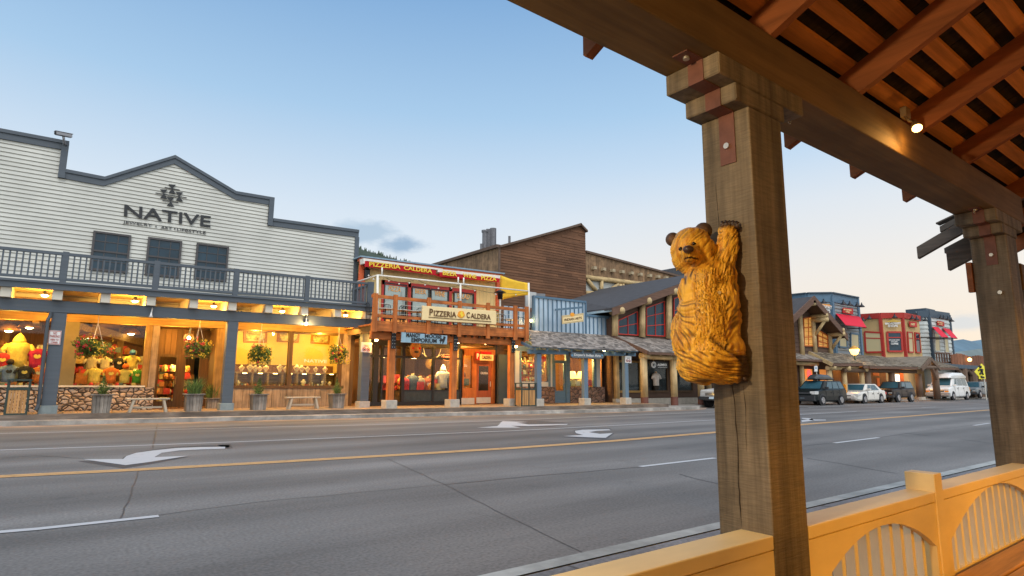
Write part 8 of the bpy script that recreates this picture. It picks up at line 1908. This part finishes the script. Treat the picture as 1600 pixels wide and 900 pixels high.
# antlers of the mounted head inside the souvenir shop
p = PY(672, 568, YP+1.6); t = thing('mounted_head', 'mounted elk head on the wall inside the souvenir shop', 'mounted head', p); m = MB(); m.ball(p, .2, .35, .28); m.ball(p+v(-.1, -.35, -.1), .12, .2, .12); fin('head', m, mat('hide_tan', (.5, .28, .08), .9, .3, 6, bump=.2), t, smooth=True); m = MB()
for s in (-1, 1): m.tube([p+v(s*.1, -.1, .2), p+v(s*.4, -.15, .4), p+v(s*.5, -.2, .75)], [.035, .03, .012], 6); m.tube([p+v(s*.4, -.15, .4), p+v(s*.65, -.3, .5)], [.025, .01], 6)
fin('antler', m, jm, t, smooth=True)
# leaning board by the glass of the souvenir shop
m = MB(); m.bar(PY(576.5, 606, YP+.3), PY(581.5, 624, YP+.3), .06, .04); one('leaning_plank', m, honey, 'yellow stick leaning inside the souvenir shop door', 'stick', PY(581, 624, YP+.3))

# ================================================================ carved bear
bear_m = mat('carved_bear_wood', (.82, .33, .022), .48, .25, 45, (1, 1, .15), .45, spec=.35, col2=(1.0, .54, .05), fac=(.38, .6), dist=.003, coat=.05)
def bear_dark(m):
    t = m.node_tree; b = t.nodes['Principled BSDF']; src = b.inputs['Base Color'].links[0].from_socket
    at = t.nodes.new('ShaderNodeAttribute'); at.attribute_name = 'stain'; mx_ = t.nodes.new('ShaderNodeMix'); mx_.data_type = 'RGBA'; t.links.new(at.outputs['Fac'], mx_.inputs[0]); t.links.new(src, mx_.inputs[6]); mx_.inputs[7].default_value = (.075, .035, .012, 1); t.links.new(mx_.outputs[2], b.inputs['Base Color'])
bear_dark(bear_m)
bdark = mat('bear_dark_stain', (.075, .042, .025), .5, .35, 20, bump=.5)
bt = thing('carved_bear', 'golden carved wooden bear cub climbing the timber post with one paw raised', 'wood carving', (1.95, 1.32, 1.1))
SF = P1
def BP(px, py, off): return PX(px, py, SF-off)
parts = []
def el(px, py, off, rx, ry_, rz): parts.append((BP(px, py, off), rx, ry_, rz))
S_ = 1/433.0
B_ = [  # px, py, off, radius px (y/z), depth radius m
 (1107, 552, .105, 50, 46, .12), (1092, 535, .125, 42, 44, .11), (1122, 560, .08, 42, 36, .09), (1102, 505, .115, 43, 48, .12), (1118, 500, .08, 40, 50, .09), (1100, 468, .11, 38, 40, .11), (1122, 465, .075, 34, 42, .085), (1104, 438, .11, 35, 28, .10),
 (1122, 432, .08, 30, 26, .08), (1096, 455, .12, 38, 34, .10), (1100, 485, .12, 42, 36, .11), (1100, 520, .115, 48, 42, .12), (1124, 480, .08, 32, 60, .085), (1128, 530, .07, 30, 50, .08), (1135, 585, .05, 30, 16, .07), (1095, 572, .11, 38, 30, .10), (1070, 520, .13, 22, 38, .08)]
bm = bmesh.new()
def addel(c_, r3, rot=None):
    mtx = Matrix.Translation(c_) @ ((rot.to_4x4()) if rot else Matrix.Identity(4)) @ Matrix.Diagonal((*r3, 1)); bmesh.ops.create_icosphere(bm, subdivisions=3, radius=1, matrix=mtx)
vd = (v(1.95, 1.32, 0)).normalized(); rv = v(vd.y, -vd.x, 0)            # across the line of sight
RM = Matrix((rv, vd, v(0, 0, 1))).transposed()
for px, py, off, a_, b_, d_ in B_: addel(BP(px, py, off), (a_*S_, d_, b_*S_), RM)
def chain(pts, n_=6):
    for (p0, r0), (p1, r1) in zip(pts, pts[1:]):
        for i in range(n_+1): u = i/n_; addel(Vector(p0).lerp(Vector(p1), u), ((r0+(r1-r0)*u),)*3)
# raised arm
chain([(BP(1112, 440, .08), .062), (BP(1128, 415, .055), .050), (BP(1137, 385, .04), .040), (BP(1137, 362, .03), .034)])
# haunch and foot against the post
chain([(BP(1130, 540, .07), .075), (BP(1150, 575, .035), .045), (BP(1158, 584, .02), .03)])
# neck and head turned back to the street
hc = BP(1081, 391, .14)
chain([(BP(1105, 430, .10), .075), (BP(1090, 408, .12), .062)], 4)
addel(hc, (35*S_, .074, 37*S_), RM); addel(BP(1077, 403, .14), (29*S_, .066, 27*S_), RM); addel(BP(1095, 393, .12), (24*S_, .06, 30*S_), RM); addel(BP(1081, 374, .135), (29*S_, .06, 20*S_), RM)
mz = hc+(-vd)*.055+v(0, 0, 0)
nose = PX(1077, 390, hc.x-.075)
chain([(hc+v(0, 0, -.01), .045), (nose+v(.01, .0, -.012), .036), (nose-vd*.02+v(0, 0, -.010), .029)], 5)
addel(nose+v(.006, 0, -.034)-vd*.006, (.032, .028, .017))
me = bpy.data.meshes.new('body'); bm.to_mesh(me); bm.free()
tmp = bpy.data.objects.new('body', me); C.objects.link(tmp)
rmd = tmp.modifiers.new('r', 'REMESH'); rmd.mode = 'VOXEL'; rmd.voxel_size = .0036; rmd.use_smooth_shade = True
smd = tmp.modifiers.new('s', 'SMOOTH'); smd.iterations = 34; smd.factor = .6
dg = bpy.context.evaluated_depsgraph_get(); me2 = bpy.data.meshes.new_from_object(tmp.evaluated_get(dg)); C.objects.unlink(tmp)
me2.name = 'body'; nr = [x.normal.copy() for x in me2.vertices]
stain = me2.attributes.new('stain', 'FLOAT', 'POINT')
base = bt.location; eye_l, eye_r = (1063.5, 389), (1084, 381)
cvx = [(1063, 570), (1110, 540), (1130, 520)]
for i, vt in enumerate(me2.vertices):
    p = vt.co.copy(); px, py = proj(p)
    isface = py < 420 and px < 1112
    # chiselled strokes: noise stretched along the lie of the fur
    a_, h_ = p.dot(rv), p.z
    if py > 548: ca, sa_ = math.cos(-.55), math.sin(-.55)
    elif px > 1112 and py < 430: ca, sa_ = math.cos(1.35), math.sin(1.35)
    elif isface: ca, sa_ = math.cos(1.25), math.sin(1.25)
    else: ca, sa_ = math.cos(2.0-.8*max(0, min(1, (px-1085)/50))), math.sin(2.0-.8*max(0, min(1, (px-1085)/50)))
    wob = noise.noise(p*4+Vector((3.3, 1.1, 7.7)))*.12
    c2, s2 = ca*math.cos(wob)-sa_*math.sin(wob), sa_*math.cos(wob)+ca*math.sin(wob)
    u_, w_ = a_*c2+h_*s2, -a_*s2+h_*c2
    f1 = noise.noise(Vector((u_*26, w_*150, p.x*16))); f2 = noise.noise(Vector((u_*46, w_*290, p.x*24+7)))
    amp = .0038 if isface else .0068
    if p.x > SF-.004: amp = 0
    d = f1*amp+f2*amp*.5
    st_ = max(0, min(1, (-f1*1.7-.12)*2.0))*(.35 if isface else .72)
    # dark stained patch over the shoulder and back, dark haunch fold, ears
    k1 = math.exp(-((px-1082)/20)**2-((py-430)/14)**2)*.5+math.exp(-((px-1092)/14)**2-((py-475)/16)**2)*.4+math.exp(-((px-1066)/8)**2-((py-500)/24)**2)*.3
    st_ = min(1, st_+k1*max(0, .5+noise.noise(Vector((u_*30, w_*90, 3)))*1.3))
    # fold above the haunch
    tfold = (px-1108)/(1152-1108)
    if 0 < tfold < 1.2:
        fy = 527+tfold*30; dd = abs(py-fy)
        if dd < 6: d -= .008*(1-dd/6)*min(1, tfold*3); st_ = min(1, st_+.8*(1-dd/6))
    if isface:
        dm = math.hypot(px-1077, (py-407)*1.6)  # mouth line
        my = 404.5+.012*(px-1077)**2*0.25*(-1)
        if 1069 < px < 1092 and abs(py-(403+abs(px-1080)*.18)) < 1.6 and (p-hc).dot(vd) < 0: d -= .004; st_ = 1
        if py < 372: st_ = min(1, st_+.25)
        for ex, ey in (eye_l, eye_r):
            de = math.hypot(px-ex, py-ey)
            if de < 5: d -= .005*(1-de/5); st_ = min(1, st_+.9*(1-de/5))
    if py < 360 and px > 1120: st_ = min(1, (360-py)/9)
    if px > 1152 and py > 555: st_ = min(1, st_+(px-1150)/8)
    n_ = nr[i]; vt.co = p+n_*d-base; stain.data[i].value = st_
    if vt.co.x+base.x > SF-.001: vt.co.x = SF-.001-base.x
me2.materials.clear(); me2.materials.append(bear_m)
for p in me2.polygons: p.use_smooth = True
bo = bpy.data.objects.new('body', me2); C.objects.link(bo); bo.parent = bt
# ears
for px, py, r_, off in ((1051, 374, 12, .15), (1099, 361, 14.5, .10)):
    c_ = BP(px, py, off); m = MB(); m.ball(c_, r_*S_, .018, r_*S_*1.02, 16, 10, rot=RM); e_ = fin('ear', m, bdark, bt, smooth=True)
    m = MB(); m.ball(c_-vd*.014+v(0, 0, -.003), r_*S_*.6, .008, r_*S_*.62, 12, 8, rot=RM); fin('inner_ear', m, mat('ear_inner', (.13, .065, .03), .6, .3, 30, bump=.3), e_, smooth=True)
gl = mat('eye_gloss', (.008, .006, .005), .25, .1, 5, bump=0, spec=.4)
for px, py in (eye_l, eye_r):
    # find the surface along the view ray with a ray cast into the body
    r = ray(px, py).normalized(); hit, loc_, nn, _ = bo.ray_cast(O-base, r)
    c_ = (loc_+base) if hit else PX(px, py, hc.x-.05)
    fin('eye', MB().ball(c_-r*.002, .0078, n=12, m=8), gl, bt, smooth=True)
r = ray(1075.5, 390).normalized(); hit, loc_, nn, _ = bo.ray_cast(O-base, r); c_ = loc_+base if hit else nose
m = MB(); m.ball(c_+v(0, 0, .001)-r*.004, .020, .014, .015, 14, 8, rot=RM); fin('nose', m, mat('nose_brown', (.06, .03, .02), .3, .3, 30, bump=.2), bt, smooth=True)
# claws of the raised paw, hooked on the post
for i in range(5):
    px = 1128+i*5.6; c_ = BP(px, 351+(1 if i in (0, 4) else 0), .045-.004*i); m = MB(); m.tube([c_+v(.012, 0, -.012), c_+v(-.004, -.002, .002), c_+v(.0, -.002, .012), c_+v(.02, -.0, .014)], [.0085, .0075, .006, .002], 8); fin('claw', m, bdark, bt, smooth=True)
for i in range(4):
    c_ = BP(1156+i*2.2, 566+i*8, .03); m = MB(); m.tube([c_+v(.01, 0, 0), c_+v(-.012, -.008, -.004), c_+v(.0, -.014, -.012)], [.009, .007, .003], 8); fin('claw', m, bdark, bt, smooth=True)
r = ray(1124, 457).normalized(); hit, loc_, nn, _ = bo.ray_cast(O-base, r)
if hit: c_ = loc_+base; fin('bolt', MB().tube([c_+r*.004, c_-r*.004], .0065, 12), mat('bolt_tan', (.55, .38, .16), .5, .1, 8, bump=0), bt)
print('bear verts', len(me2.vertices))
